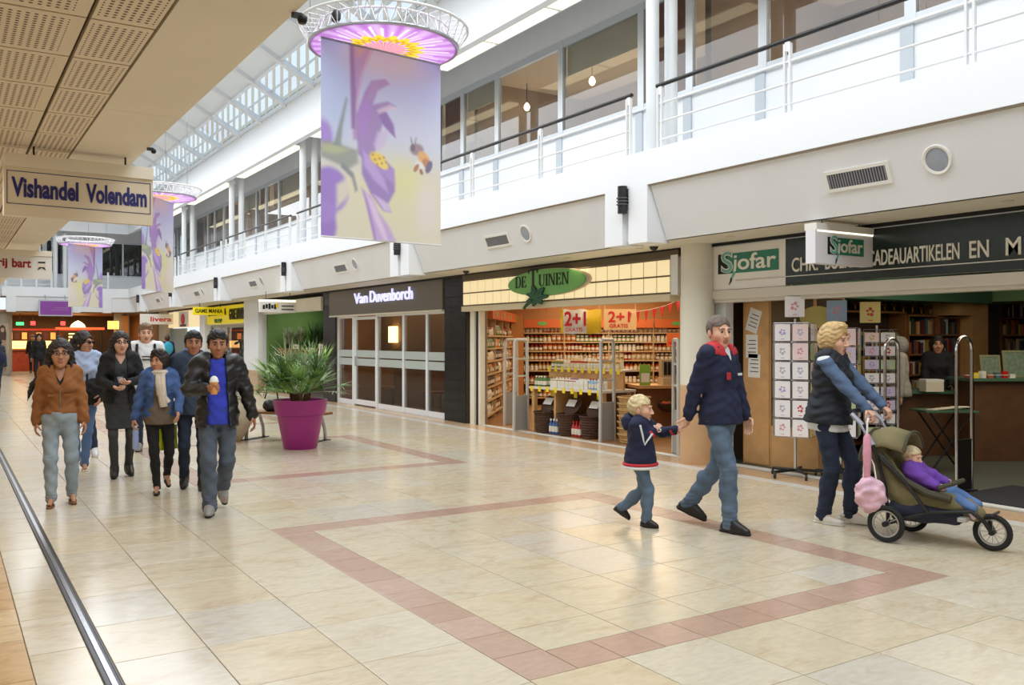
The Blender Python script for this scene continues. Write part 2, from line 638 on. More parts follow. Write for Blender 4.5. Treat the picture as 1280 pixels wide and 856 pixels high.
for y in np.arange(-4, 46, 6.6):
    B(9.25, 12.0, y, y + 0.12, 4.3, 6.9).build('room_partition', m_room, room)
m_gwin = glass('gallery_glass', (0.80, 0.82, 0.82), 1.3)
m_blind = M('roller_blind', hexc(232, 216, 190), 0.8, noise=.06, nscale=3)
m_curtain = M('brown_curtain', hexc(140, 84, 58), 0.9, noise=.25, nscale=6)
m_room_lamp = M('room_lamp', (1, .8, .5), emit=(1.0, 0.74, 0.36), estr=14)
nwin = 0
for i in range(-1, 7):
    y = 2.75 + BAY * i                                  # 9.35 - 6.6 ...
    cuts = [y, y + 1.05, y + 3.15, y + 5.25, y + BAY]
    for j in range(4):
        a, b_ = cuts[j], cuts[j + 1]
        if b_ > 46.5 or b_ < 1: continue
        nwin += 1
        w = st('window_%d' % nwin, MB().box(8.98, 9.06, a, a + .09, 5.12, 6.74).box(8.98, 9.06, b_ - .05, b_, 5.12, 6.74)
               .box(8.985, 9.055, a + .09, b_ - .05, 5.12, 5.19).box(8.985, 9.055, a + .09, b_ - .05, 6.62, 6.74), m_alu)
        B(9.01, 9.02, a + .06, b_ - .04, 5.18, 6.63).build('pane', m_gwin, w)
        B(8.94, 9.0, a, b_, 5.08, 5.12).build('window_sill', m_frame, w)
        if j == 0:
            B(9.1, 9.14, a + .1, b_ - .1, 4.3, 6.65).build('curtain', m_curtain, w)
        elif (i + j) % 3 != 0:
            B(9.08, 9.10, a + .08, b_ - .06, 6.25 - .12 * ((i * 3 + j) % 3), 6.66).build('blind', m_blind, w)
        # pilaster strips below the mullions
    for q in cuts[:-1]:
        if 1 < q < 46:
            B(8.975, 9.0, q - .02, q + .14, 3.64, 5.08).build('mullion_strip', M('strip_grey', hexc(196, 204, 214), .5), wall_u)
for i, (y, z) in enumerate([(5.9, 6.2), (6.3, 6.2), (9.9, 6.45), (11.6, 6.4), (13.2, 6.4), (15.4, 6.4), (3.9, 6.3)]):
    t = thing('gallery_lamp', 'small glowing warm lamp behind the upper gallery glass, %s from the bookshop end' % ORDS[(1, 2, 3, 4, 5, 6, 0)[i]], 'lamp', (10.2, y, 6.9), group='small lamps in the gallery rooms')
    MB().cyl((0, 0, 0), (0, 0, z - 6.9 + .1), 0.008, n=6).build('cord', m_black, t)
    MB().lathe([(0.01, .1), (.05, .05), (.06, 0), (.04, -.05), (.005, -.07)], (0, 0, z - 6.9), 10).build('bulb', m_room_lamp, t)

# columns on the gallery edge
ncol = 0
for y in BAYS:
    for x in (7.70, 8.0):
        c = MB().cyl((x, y + (.0 if x < 7.8 else -.02), 3.6), (x, y + (.0 if x < 7.8 else -.02), 7.62), 0.085, n=20)
        c.lathe([(0.13, 0), (0.13, .03), (0.09, .05)], (x, y, 3.9 if x < 7.8 else 3.64), 20)
        st('column', c, m_frame)

# light strips behind the band
m_tube = M('fluorescent', (1, .95, .8), emit=(1.0, 0.86, 0.52), estr=1.15)
for i, y in enumerate([2.1 - BAY] + BAYS[:-1]):
    t = thing('light_strip', 'long warm fluorescent strip under the upper band %s' % (['beside the near skylight', 'over the bookshop windows', 'over the windows of the health food shop', 'over the windows behind the nearest banner',
              'over the windows of the plant shop', 'over the windows of the game shop', 'over the windows of the beige shop'][i]), 'light', (7.78, y + .55, 6.62))
    B(-.2, .2, 0, BAY - 1.1, 0, .06).build('housing', m_frame, t)
    for k in range(3):
        a = .05 + k * 1.82
        B(-.15, .15, a, a + 1.72, -.012, 0).build('diffuser', m_tube, t)

# ---- roof over the hall: opaque ridge panels, glazed strips with rafters
m_roofp = translucent('roof_panel_white', (0.86, 0.87, 0.86), 0.42)
m_skyg = glass('skylight_glass', (0.86, 0.92, 0.96), 0.8)
XM = 4.2


def roof_pt(d):      # distance from the edge, 0..3.2 -> height
    return 7.57 + 0.56 * d


roof = st('ceiling_roof', MB().box(7.30, 7.56, -8, 46, 7.53, 7.62).box(0.84, 1.10, -8, 46, 7.53, 7.62), m_frame)
for side in (-1, 1):
    X = lambda d: XM + side * (3.2 - d)
    for k in range(26):
        ya, yb = -6.5 + k * 2.05, -6.5 + (k + 1) * 2.05
        mb = MB()
        for (d0, d1) in ((.86, 3.2),):
            q = [(X(d0), ya + .02, roof_pt(d0)), (X(d1), ya + .02, roof_pt(d1)), (X(d1), yb - .02, roof_pt(d1)), (X(d0), yb - .02, roof_pt(d0))]
            mb.add(q + [(a, b_, c + .03) for a, b_, c in q], [(0, 1, 2, 3), (7, 6, 5, 4), (0, 4, 5, 1), (1, 5, 6, 2), (2, 6, 7, 3), (3, 7, 4, 0)])
        mb.build('roof_panel', m_roofp, roof, smooth=False)
        mb = MB()
        q = [(X(.05), ya + .05, roof_pt(.05)), (X(.83), ya + .05, roof_pt(.83)), (X(.83), yb - .05, roof_pt(.83)), (X(.05), yb - .05, roof_pt(.05))]
        mb.add(q, [(0, 1, 2, 3)])
        mb.build('roof_pane', m_skyg, roof, smooth=False)
        mb = MB()
        p, q2 = Vector((X(0), ya, roof_pt(0) - .04)), Vector((X(3.2), ya, roof_pt(3.2) - .04))
        d = (q2 - p)
        R = Matrix((d.normalized(), Vector((0, 1, 0)), d.normalized().cross(Vector((0, 1, 0))))).transposed()
        mb.cbox((p + q2) / 2, (d.length, .16, .13), R)
        mb.build('rafter', m_frame, roof)
        mb = MB()
        for dd in (.44,):
            mb.box(X(dd) - .02, X(dd) + .02, ya + .08, yb - .08, roof_pt(dd) - .005, roof_pt(dd) + .03)
        mb.build('glazing_bar', m_frame, roof)
    B(X(.85) - .04, X(.85) + .04, -8, 46, roof_pt(.85) - .06, roof_pt(.85) + .02).build('purlin', m_frame, roof)
# gable wall of slats standing on the roof beside the glass (seen through it)
slat = st('trim_1', MB().box(8.3, 8.36, -8, 46, 8.5, 8.6), m_cream)
m_slat = M('roof_timber', hexc(236, 222, 200), .6)
sm = B(-.03, .03, -.055, .055, 0, 2.2).mesh('roof_post', m_slat)
for k in range(70):
    link('roof_post', sm, slat, (8.32, -6.2 + k * .72, 7.75))
st('wall_roof_parapet', B(8.6, 8.7, -8, 46, 7.72, 8.25), M('parapet_grey', hexc(120, 130, 142), .7))

# ---- railings on the gallery, one per bay
m_post = M('rail_white', hexc(228, 229, 230), .4)
for i, y in enumerate(BAYS[:-1]):
    a, b_ = y + .05, y + BAY - .42
    if i == 0: a = 2.3
    t = thing('gallery_railing', 'white gallery railing with black handrail %s' % BAYNAME[i], 'railing', (7.4, 0, 3.92))
    MB().tube([(0, a, .80), (0, b_ , .80)], 0.025, 10).build('handrail', m_black, t)
    n = 4
    for k in range(n):
        yy = a + .06 + (b_ - a - .12) * k / (n - 1)
        p = MB().box(-.02, .02, yy - .045, yy - .025, -.05, .76).box(-.02, .02, yy + .025, yy + .045, -.05, .76).box(-.012, .012, yy - .03, yy + .03, .68, .79)
        p.build('post', m_post, t)
    for z in (.57, .35, .13):
        MB().tube([(0, a + .05, z), (0, b_ - .05, z)], 0.013, 8).build('rail', m_post, t)

# ---- left side: low arcade ceiling that hangs over the camera
def perf_material():
    m = bpy.data.materials.new('perforated_panel')
    m.use_nodes = True
    nt = m.node_tree
    N, L = nt.nodes.new, nt.links.new
    b = nt.nodes['Principled BSDF']
    tc = N('ShaderNodeTexCoord')
    sc = N('ShaderNodeVectorMath'); sc.operation = 'SCALE'; sc.inputs['Scale'].default_value = 1 / .029
    L(tc.outputs['Object'], sc.inputs[0])
    f = N('ShaderNodeVectorMath'); f.operation = 'FRACTION'; L(sc.outputs[0], f.inputs[0])
    s2 = N('ShaderNodeVectorMath'); s2.operation = 'SUBTRACT'; s2.inputs[1].default_value = (.5, .5, 0); L(f.outputs[0], s2.inputs[0])
    m2 = N('ShaderNodeVectorMath'); m2.operation = 'MULTIPLY'; m2.inputs[1].default_value = (1, 1, 0); L(s2.outputs[0], m2.inputs[0])
    ln = N('ShaderNodeVectorMath'); ln.operation = 'LENGTH'; L(m2.outputs[0], ln.inputs[0])
    lt = N('ShaderNodeMath'); lt.operation = 'LESS_THAN'; lt.inputs[1].default_value = .27; L(ln.outputs['Value'], lt.inputs[0])
    # plain margin round the holes
    g = N('ShaderNodeVectorMath'); g.operation = 'SUBTRACT'; g.inputs[1].default_value = (.5, .5, .5); L(tc.outputs['Generated'], g.inputs[0])
    ab = N('ShaderNodeVectorMath'); ab.operation = 'ABSOLUTE'; L(g.outputs[0], ab.inputs[0])
    sx = N('ShaderNodeSeparateXYZ'); L(ab.outputs[0], sx.inputs[0])
    a1 = N('ShaderNodeMath'); a1.operation = 'LESS_THAN'; a1.inputs[1].default_value = .44; L(sx.outputs[0], a1.inputs[0])
    a2 = N('ShaderNodeMath'); a2.operation = 'LESS_THAN'; a2.inputs[1].default_value = .44; L(sx.outputs[1], a2.inputs[0])
    p1 = N('ShaderNodeMath'); p1.operation = 'MULTIPLY'; L(a1.outputs[0], p1.inputs[0]); L(a2.outputs[0], p1.inputs[1])
    p2 = N('ShaderNodeMath'); p2.operation = 'MULTIPLY'; L(p1.outputs[0], p2.inputs[0]); L(lt.outputs[0], p2.inputs[1])
    mx = N('ShaderNodeMix'); mx.data_type = 'RGBA'
    mx.inputs[6].default_value = (*hexc(234, 219, 196), 1)
    mx.inputs[7].default_value = (*hexc(96, 74, 54), 1)
    L(p2.outputs[0], mx.inputs[0]); L(mx.outputs[2], b.inputs['Base Color'])
    b.inputs['Roughness'].default_value = .6
    return m


m_perf = perf_material()
ceil_l = st('ceiling_left', B(-1.5, 1.10, -8, 46, 2.87, 2.98), m_joint)
pa = B(-.41, .41, -.27, .27, 0, .03).mesh('perforated_panel', m_perf)
pb = B(-.115, .115, -.27, .27, 0, .03).mesh('perforated_panel', m_perf)
for k in range(76):
    y = 2.35 + .555 * k
    link('perforated_panel', pa, ceil_l, (.053, y, 2.842))
    link('perforated_panel', pb, ceil_l, (.594, y, 2.842))
B(-1.5, -.365, -8, 46, 2.842, 2.87).build('plain_panel', m_soffit, ceil_l)
B(-.36, .715, -8, 2.05, 2.842, 2.87).build('plain_panel', m_soffit, ceil_l)
sb = B(-.195, .195, -1.648, 1.648, 0, .03).mesh('soffit_board', m_soffit)
for k in range(16):
    link('soffit_board', sb, ceil_l, (.915, -6.4 + 3.3 * k, 2.838))
wall_l = st('wall_left', B(-1.6, -1.5, -8, 46, 0, 2.9), m_cream)
B(1.0, 1.11, -8, 44.9, 2.87, 3.92).build('beam', m_beam, wall_l)
B(-.6, 1.0, -8, 46, 3.5, 3.62).build('walkway', m_white, wall_l)
B(-.7, -.6, -8, 46, 3.6, 7.7).build('upper_wall', m_cream, wall_l)
B(-.6, .9, -8, 46, 7.62, 7.72).build('gallery_ceiling', m_white, wall_l)
B(.9, 1.05, -8, 46, 6.5, 7.57).build('upper_band', m_white, wall_l)
st('wall_near', B(-1.6, 17.5, -8.2, -8, 0, 9.5), m_cream)
st('wall_right_near', B(8.5, 8.6, -8, 0.9, 0, 2.84), m_cream)

# ---- far end of the hall
far = st('wall_far', B(2.2, 6.6, YEND, YEND + .4, 3.5, 3.92), m_beam)
B(2.4, 6.6, YEND + .06, YEND + .4, 2.84, 3.5).build('fascia_panel', m_panel, far)
for x in (2.55, 5.15, 6.45):
    B(x - .18, x + .18, YEND, YEND + .4, 2.80, 3.5).build('pilaster', m_beam, far)
mb = MB()
mb.prism([(6.6, YEND), (7.6, YEND - .75), (7.7, YEND - .6), (7.7, YEND + .5), (6.6, YEND + .4)], lambda u, w, k: (u, w, 3.5 if k == 0 else 3.92))
mb.build('beam_corner', m_beam, far)
mb = MB()
mb.prism([(6.6, YEND + .06), (7.65, YEND - .68), (7.7, YEND - .6), (7.7, YEND + .5), (6.6, YEND + .4)], lambda u, w, k: (u, w, 2.84 if k == 0 else 3.5))
mb.build('fascia_corner', m_panel, far)
B(1.0, 8.6, YEND + .4, YEND + 2.2, 3.5, 3.62).build('walkway', m_white, far)
B(1.0, 9.0, YEND + 2.0, YEND + 2.2, 3.6, 4.6).build('spandrel', m_white, far)
B(1.0, 9.0, YEND + 2.0, YEND + 2.2, 6.3, 7.7).build('upper_wall', m_panel, far)
B(1.0, 7.5, YEND, YEND + .2, 6.5, 7.57).build('upper_band', m_white, far)
mb = MB(); mb.prism([(1.0, 7.57), (7.5, 7.57), (4.2, 9.45)], lambda u, w, k: (u, YEND + (0 if k == 0 else .15), w))
mb.build('gable', m_white, far)
B(1.0, 9.0, YEND + .2, YEND + 2.1, 7.6, 7.7).build('gallery_ceiling', m_white, far)
m_fglass = glass('far_glass', (.30, .36, .38), 1.6)
for k in range(6):
    a = 1.4 + k * 1.2
    nwin += 1
    w = st('window_%d' % nwin, MB().box(a, a + .07, YEND + 1.97, YEND + 2.05, 4.6, 6.3).box(a + .07, a + 1.2, YEND + 1.975, YEND + 2.045, 4.6, 4.67).box(a + .07, a + 1.2, YEND + 1.975, YEND + 2.045, 6.22, 6.3), m_alu)
    B(a + .05, a + 1.2, YEND + 2.0, YEND + 2.01, 4.65, 6.24).build('pane', m_fglass, w)
st('wall_far_rooms', B(1.0, 9.0, YEND + 4, YEND + 4.1, 3.6, 7), m_room)
for x in (4.35, 4.75):
    st('column', MB().cyl((x, YEND + .6, 3.6), (x, YEND + .6, 7.0), .1, n=14), m_frame)
for i, (x0, x1) in enumerate([(2.3, 4.2), (4.9, 6.55)]):
    t = thing('gallery_railing', 'white railing of the far cross gallery %s' % ('behind the farthest banner' if i == 0 else 'near its chamfered corner'), 'railing', (0, YEND + .15, 3.92))
    MB().tube([(x0, 0, .8), (x1, 0, .8)], .03, 8).build('handrail', m_black, t)
    for k in range(4):
        x = x0 + .05 + (x1 - x0 - .1) * k / 3
        B(x - .04, x + .04, -.02, .02, -.05, .78).build('post', m_post, t)
    for z in (.57, .35, .13):
        MB().tube([(x0, 0, z), (x1, 0, z)], .016, 6).build('rail', m_post, t)
# ------------------------------------------------------------------ shop shells
R1 = random.Random(21)
m_wood = M('light_wood', hexc(206, 160, 106), 0.45, noise=0.14, nscale=5)
m_woodd = M('warm_wood', hexc(146, 98, 58), 0.5, noise=0.18, nscale=5)
m_orange = M('orange_wall', hexc(196, 140, 84), 0.7)
m_tanwall = M('tan_wall', hexc(212, 166, 110), 0.7)
m_shopfloor = M('shop_floor_wood', hexc(170, 128, 86), 0.35, noise=.15, nscale=6)
m_bookfloor = M('shop_floor_green', hexc(86, 92, 80), 0.4, noise=.1, nscale=3)
m_mat = M('door_mat', hexc(34, 36, 40), 0.95)
m_green = M('green_soffit', hexc(70, 112, 86), 0.6)
m_greenl = M('green_light_panel', hexc(134, 170, 122), 0.6)
m_shelfw = M('shelf_white', hexc(222, 216, 204), 0.5)
m_shopceil = M('shop_ceiling', hexc(226, 214, 194), 0.7)
m_yellow = M('tag_yellow', hexc(246, 216, 40), 0.6)
m_red = M('red_print', hexc(206, 30, 36), 0.5)
m_wpaper = M('white_paper', hexc(236, 234, 230), 0.7)
m_navy = M('navy_letter', hexc(30, 30, 110), 0.4)
m_signw = M('sign_white', hexc(236, 233, 226), 0.4)
m_glass = glass('shop_glass', (0.80, 0.83, 0.82), 1.0)

# partitions and backs of the shops
pw = st('wall_shop_back', B(15.6, 15.75, 0.5, 8.4, 0, 3), m_woodd)
B(8.62, 15.6, 8.44, 8.54, 0, 2.9).build('wall_partition', M('partition_dark', hexc(84, 62, 44), .7), kind='structure')
B(8.62, 15.6, 0.7, 0.8, 0, 2.9).build('wall_partition', M('partition_dark', hexc(84, 62, 44), .7), kind='structure')
B(8.62, 15.7, 0.7, 8.44, 2.9, 3.0).build('ceiling_bookshop', m_shopceil, kind='structure')
B(8.66, 15.6, 0.8, 8.44, -.006, .002).build('floor_bookshop', m_bookfloor, kind='structure')
B(8.66, 9.9, 1.2, 5.3, .002, .012).build('floor_mat', m_mat, kind='structure')
hw = st('wall_health_shop', MB().prism([(8.62, 14.95), (11.75, 18.82), (11.67, 18.88), (8.55, 15.02)], lambda u, w, k: (u, w, 0 if k == 0 else 2.9)), m_tanwall)
MB().prism([(11.4, 18.75), (15.6, 16.08), (15.7, 16.2), (11.5, 18.9)], lambda u, w, k: (u, w, 0 if k == 0 else 2.9)).build('wall_health_back', m_orange, kind='structure')
B(15.4, 15.6, 8.54, 16.3, 0, 2.9).build('wall_health_side', m_tanwall, kind='structure')
MB().prism([(8.6, 8.54), (15.6, 8.54), (15.6, 16.2), (11.6, 18.85), (8.6, 14.95)], lambda u, w, k: (u, w, 2.8 if k == 0 else 2.9)).build('ceiling_health_shop', m_shopceil, kind='structure')
MB().prism([(8.5, 8.54), (15.6, 8.54), (15.6, 16.2), (11.6, 18.85), (8.5, 14.9)], lambda u, w, k: (u, w, -.006 if k == 0 else .002)).build('floor_health_shop', m_shopfloor, kind='structure')

# black tiled piers either side of the closed shop
m_btile = M('black_tile', hexc(20, 20, 22), 0.3, spec=.25)
tmesh = B(-.001, .012, -.142, .142, -.098, .098).mesh('black_tile', m_btile)
tside = B(-.19, .19, -.012, .001, -.098, .098).mesh('black_tile', m_btile)
for nm, y0 in (('pier over', 14.80), ('pier by', 21.50)):
    p = st('wall_pier', B(8.42, 8.6, y0, y0 + .86, 0, 2.84), m_joint)
    for r in range(14):
        for k in range(3):
            link('black_tile', tmesh, p, (8.408, y0 + .143 + k * .2867, .10 + r * .2025))

# round column in front of the bookshop corner
c = st('column', MB().lathe([(.215, 1.02), (.215, 2.84)], (8.3, 8.5, 0), 36), M('column_cream', hexc(226, 221, 206), .5))
MB().lathe([(.23, .0), (.23, 1.0), (.22, 1.02)], (8.3, 8.5, 0), 36).build('column_base', M('column_wood', hexc(196, 156, 116), .4, noise=.08, nscale=4), c)

# ------------------------------------------------------------------ bookshop front
m_teal = M('teal_sign', hexc(38, 122, 98), .4)
m_tealc = M('teal_letter', hexc(110, 176, 158), .4)
m_signblk = M('black_green_sign', hexc(26, 38, 36), .25)
m_letter = M('letter_cream', hexc(232, 228, 216), .4)


def sjofar(parent, o, w, h, face):
    """black and teal plate with the shop's lettering; o = lower left of the plate, relative to parent"""
    ax = [Vector(a) for a in FACE[face]]
    o = Vector(o)

    def plate(u0, u1, v0, v1, d0, d1, mat, nm):
        mb = MB()
        mb.prism([(u0, v0), (u1, v0), (u1, v1), (u0, v1)], lambda u, v, k: tuple(o + ax[0] * u + ax[1] * v + ax[2] * (d0 if k == 0 else d1)))
        return mb.build(nm, mat, parent, smooth=False)
    plate(0, w * .16, 0, h * .93, 0, .006, m_dark, 'logo_plate')
    plate(w * .16, w, 0.0, h * .93, 0, .006, m_teal, 'logo_plate')
    q = lambda u, v, d: tuple(o + ax[0] * u + ax[1] * v + ax[2] * d)
    text('S', m_letter, q(w * .055, h * .03, .006), w * .21, h * 1.02, face, parent, .03, .004)
    text('S', m_tealc, q(w * .07, h * .05, .009), w * .18, h * .97, face, parent, .0, .004)
    text('ofar', m_letter, q(w * .345, h * .13, .006), w * .62, h * .74, face, parent, .015, .006)
    # the j with its long tail
    pts = [(.305, .62), (.303, .30), (.290, .08), (.262, -.10), (.235, -.22), (.225, -.36), (.195, -.52)]
    for a, b_ in zip(pts[:-1], pts[1:]):
        pass
    n = 4
    for i0, i1, mt in ((0, 3, m_letter), (2, 5, m_tealc), (4, 7, m_dark)):
        seg = pts[i0:i1]
        wd_ = [.020, .020, .020, .019, .016, .013, .005][i0:i1]
        poly = [(u + t, v) for (u, v), t in zip(seg, wd_)] + [(u - t, v) for (u, v), t in reversed(list(zip(seg, wd_)))]
        mb = MB()
        mb.prism(poly, lambda u, v, k: tuple(o + ax[0] * u * w + ax[1] * v * h + ax[2] * (.006 if k == 0 else .011)))
        mb.build('lettering', mt, parent, smooth=False)
    mb = MB()
    mb.prism([(.283, .7), (.327, .7), (.327, .81), (.283, .81)], lambda u, v, k: tuple(o + ax[0] * u * w + ax[1] * v * h + ax[2] * (.006 if k == 0 else .011)))
    mb.build('lettering', m_letter, parent, smooth=False)


t = thing('shop_sign', 'long black fascia sign of the bookshop with white logo panel and pale capitals', 'sign', (8.38, 8.34, 2.24))
B(0, .12, -1.21, 0, 0, .55).build('logo_panel', m_signw, t)
B(0, .12, -7.3, -1.21, 0.02, .55).build('black_panel', m_signblk, t)
B(-.004, .01, -7.3, -.42, .105, .114).build('line', m_letter, t)
B(-.003, .01, -1.21, -.42, .103, .116).build('line', m_signblk, t)
B(-.012, .02, -7.3, 0, .55, .565).build('top_trim', m_alu, t)
sjofar(t, (0, -.13, .20), .98, .27, 'store')
text('CHR.', m_letter, (0, -1.31, .155), .37, .165, 'store', t, .01, .012)
text('BOEKEN', m_letter, (0, -1.78, .155), .50, .165, 'store', t, .01, .012)
text('CADEAUARTIKELEN', m_letter, (0, -2.33, .155), 1.02, .165, 'store', t, .01, .012)
text('EN', m_letter, (0, -3.45, .155), .19, .165, 'store', t, .01, .012)
text('M', m_letter, (0, -3.80, .155), .14, .165, 'store', t, .01, .012)

st('trim_2', MB().box(8.36, 8.6, 0.9, 8.34, 2.12, 2.235).box(8.40, 8.6, 0.9, 8.30, 2.08, 2.12), M('shutter_box', hexc(214, 207, 194), .45))

t = thing('projecting_sign', 'white box sign with teal shop logo hanging across the bookshop front', 'sign', (7.93, 6.02, 2.585))
B(-.48, .48, -.06, .06, -.20, .14).build('box', M('sign_white_lit', hexc(232, 230, 236), .4), t)
B(-.48, .48, -.075, .075, .14, .21).build('top_rail', m_signw, t)
B(-.45, .45, -.067, -.05, .125, .14).build('light_bar', M('warm_bar', (1, .95, .8), emit=(1, .93, .72), estr=1.2), t)
for x in (-.3, .3):
    MB().cyl((x, 0, .21), (x, 0, .255), .006, n=6).build('hook', m_black, t)
sjofar(t, (-.29, -.06, -.10), .58, .19, 'cross')

# near post and the cupboard wall of the bookshop
st('trim_3', B(8.52, 8.66, 8.22, 8.42, 0, 2.12), m_frame)
st('trim_4', MB().box(8.50, 8.62, 0.9, 8.3, -.004, .012), M('sill_white', hexc(224, 222, 214), .4))
t = thing('display_cabinet', 'tall light wood and glass display cabinet beside the round column', 'cabinet', (8.80, 7.72, 0))
B(0, .5, .0, .46, 0, 2.1).build('side_panel', m_wood, t)
B(-.012, 0, .02, .44, .02, 2.08).build('door', m_wood, t)
B(0, .5, -.72, -.005, 0, .52).build('base_cupboard', m_wood, t)
B(.46, .5, -.72, -.005, .52, 2.1).build('back_panel', M('cabinet_back', hexc(150, 128, 100), .7), t)
for z in (.95, 1.3, 1.68):
    B(.03, .46, -.70, -.02, z, z + .012).build('shelf', glass('shelf_glass', (.7, .8, .76), 1.2), t)
B(-.004, .004, -.66, -.01, .53, 2.08).build('glass_door', m_glass, t)
B(-.012, .012, -.69, -.66, .52, 2.1).build('frame', m_wood, t)
B(0, .5, -.72, .46, 2.1, 2.14).build('top', m_woodd, t)
for i, (y, z, r) in enumerate([(8.07, 1.85, .32), (8.10, 1.52, 0), (8.06, 1.27, 0.03)]):
    p = thing('paper_notice', ['white notice taped askew on the wood cabinet door', 'small white notice under the askew one', 'lowest white notice on the wood cabinet door'][i], 'notice', (8.786, y - .08, z))
    p.rotation_euler = (r, 0, 0)
    B(-.001, .001, -.10, .10, -.15, .15).build('sheet', m_wpaper, p)
    for k in range(4):
        B(-.0025, -.001, -.07, .07 - .02 * (k % 2), -.08 + k * .05, -.07 + k * .05).build('printed_line', m_black, p)
m_brass = M('brass', hexc(196, 150, 70), .28, .9)
for i, (y, z, k) in enumerate([(7.35, .962, 0), (7.55, 1.312, 1), (7.3, 1.692, 0), (7.55, 1.692, 2), (7.2, 1.312, 2)]):
    t = thing('ornament', 'small %s ornament on the %s glass shelf of the display cabinet' % (['rooster-like brass', 'pale cross-shaped', 'round brass'][k], {0.962: 'lowest', 1.312: 'middle', 1.692: 'top'}[z]), 'ornament', (8.98, y, z + .002))
    if k == 0:
        MB().lathe([(.05, 0), (.055, .01), (.015, .03), (.05, .06), (.06, .09), (.03, .13), (.002, .15)], n=14).build('body', m_brass, t)
        MB().prism([(-.05, .08), (-.12, .16), (-.06, .13)], lambda u, w, q: (-.008 + .016 * q, u, w)).build('tail', m_brass, t)
    elif k == 1:
        MB().prism([(-.02, 0), (.02, 0), (.02, .1), (.06, .1), (.06, .14), (.02, .14), (.02, .2), (-.02, .2), (-.02, .14), (-.06, .14), (-.06, .1), (-.02, .1)], lambda u, w, q: (-.01 + .02 * q, u, w)).build('cross', m_wpaper, t)
    else:
        MB().lathe([(.04, 0), (.045, .012), (.01, .03), (.04, .05), (.055, .08), (.04, .11), (.002, .12)], n=14).build('body', m_brass, t)

# bookshop: green canopy, bookcases on the party wall and on the back wall
gs = st('trim_5', MB().prism([(8.9, 8.4), (13.9, 8.4), (13.9, 7.75), (8.9, 7.75)], lambda u, w, k: (u, w, 2.17 if k == 0 else 2.9)), m_green)
B(13.95, 15.5, 6.9, 8.4, 2.20, 2.9).build('green_panel', m_greenl, gs)
B(13.95, 15.5, .8, 6.88, 2.18, 2.9).build('green_panel', m_green, gs)
st('trim_6', MB().prism([(13.62, 0), (14.05, 0), (14.05, 2.9), (13.62, 2.9), (13.3, 2.35), (13.1, 2.15), (13.1, 1.98), (13.62, 1.98)], lambda u, w, k: (u, 7.9 if k == 0 else 8.4, w)), m_wood)

book_cols = [hexc(*c) for c in ((126, 50, 44), (40, 62, 96), (196, 176, 132), (60, 84, 66), (32, 32, 34), (150, 120, 84), (176, 150, 60), (92, 60, 84), (210, 204, 192), (70, 110, 130), (170, 84, 50))]
m_books = [M('book_%s' % n, c_, .6) for n, c_ in zip('red blue sand green black tan yellow plum ivory petrol rust'.split(), book_cols)]
m_pages = M('pages', hexc(230, 222, 204), .8)
bk_mesh = {}


def book_mesh(ci, w, h, d):
    k = (ci, w, h, d)
    if k not in bk_mesh:
        mb = MB()
        mb.box(-w / 2, -w / 2 + .003, 0, d, 0, h).box(w / 2 - .003, w / 2, 0, d, 0, h).box(-w / 2, w / 2, 0, .004, 0, h)
        mb.box(-w / 2 + .003, w / 2 - .003, .004, d - .006, .004, h - .004, m=1)
        bk_mesh[k] = mb.mesh('book', [m_books[ci], m_pages], smooth=False)
    return bk_mesh[k]


BOOKC = 'red blue sand green black tan yellow plum ivory petrol rust'.split()


def bookcase(name, label, loc, rot, w, h, zs, mat, d=.3):
    t = thing(name, label, 'bookcase', loc, rot)
    B(-.0, .025, 0, d, 0, h).build('side_panel', mat, t)
    B(w - .025, w, 0, d, 0, h).build('side_panel', mat, t)
    B(0, w, d - .02, d, 0, h).build('back_panel', M('bookcase_back', hexc(60, 42, 28), .8), t)
    for z in zs + [h - .025]:
        B(.025, w - .025, 0, d - .02, z, z + .025).build('shelf', mat, t)
    return t


def fill_books(loc, rot, w, z, where, n=200, fill=1.0, hmax=.24):
    x = .04
    Rm = Matrix.Rotation(rot, 3, 'Z')
    nth = 0
    while x < w - .06:
        bw = R1.choice((.022, .03, .04, .05))
        if R1.random() < fill:
            ci = R1.randrange(len(m_books))
            hh = R1.choice((.17, .19, .21, hmax))
            p = Vector(loc) + Rm @ Vector((x + bw / 2, .03, z + .0265))
            o = link('book', book_mesh(ci, bw, hh, .16), None, p, rot,
                     label='%s book, %s on %s' % (BOOKC[ci], ORDS[nth], where), cat='book', group='books on %s' % where)
            nth += 1
        x += bw + R1.choice((.001, .001, .002, .01))


# on the party wall (facing -y)
CASES = [('first', (10.75, 8.1, 0), 0, 1.45, 2.02, 'the bookcase behind the card racks'),
         ('second', (12.25, 8.1, 0), 0, .78, 1.98, 'the middle bookcase behind the counter'),
         ('third', (13.04, 8.1, 0), 0, .57, 1.96, 'the narrow bookcase by the wooden pillar'),
         ]
for i, (nm, loc, rot, w, h, wh) in enumerate(CASES):
    zs = [.1, .75, 1.05, 1.36, 1.66] if i else [.1, .75, 1.1, 1.45]
    bookcase('bookcase', 'dark-backed wooden bookcase on the party wall, %s' % ('behind the card racks', 'behind the shop counter, topped with brass pieces', 'narrow, next to the wooden pillar')[i], loc, rot, w, h, zs, m_woodd)
    for j, z in enumerate(zs[1:]):
        fill_books(loc, rot, w, z, 'the %s shelf of %s' % (['lowest', 'second', 'third', 'top'][j], wh), fill=.8)
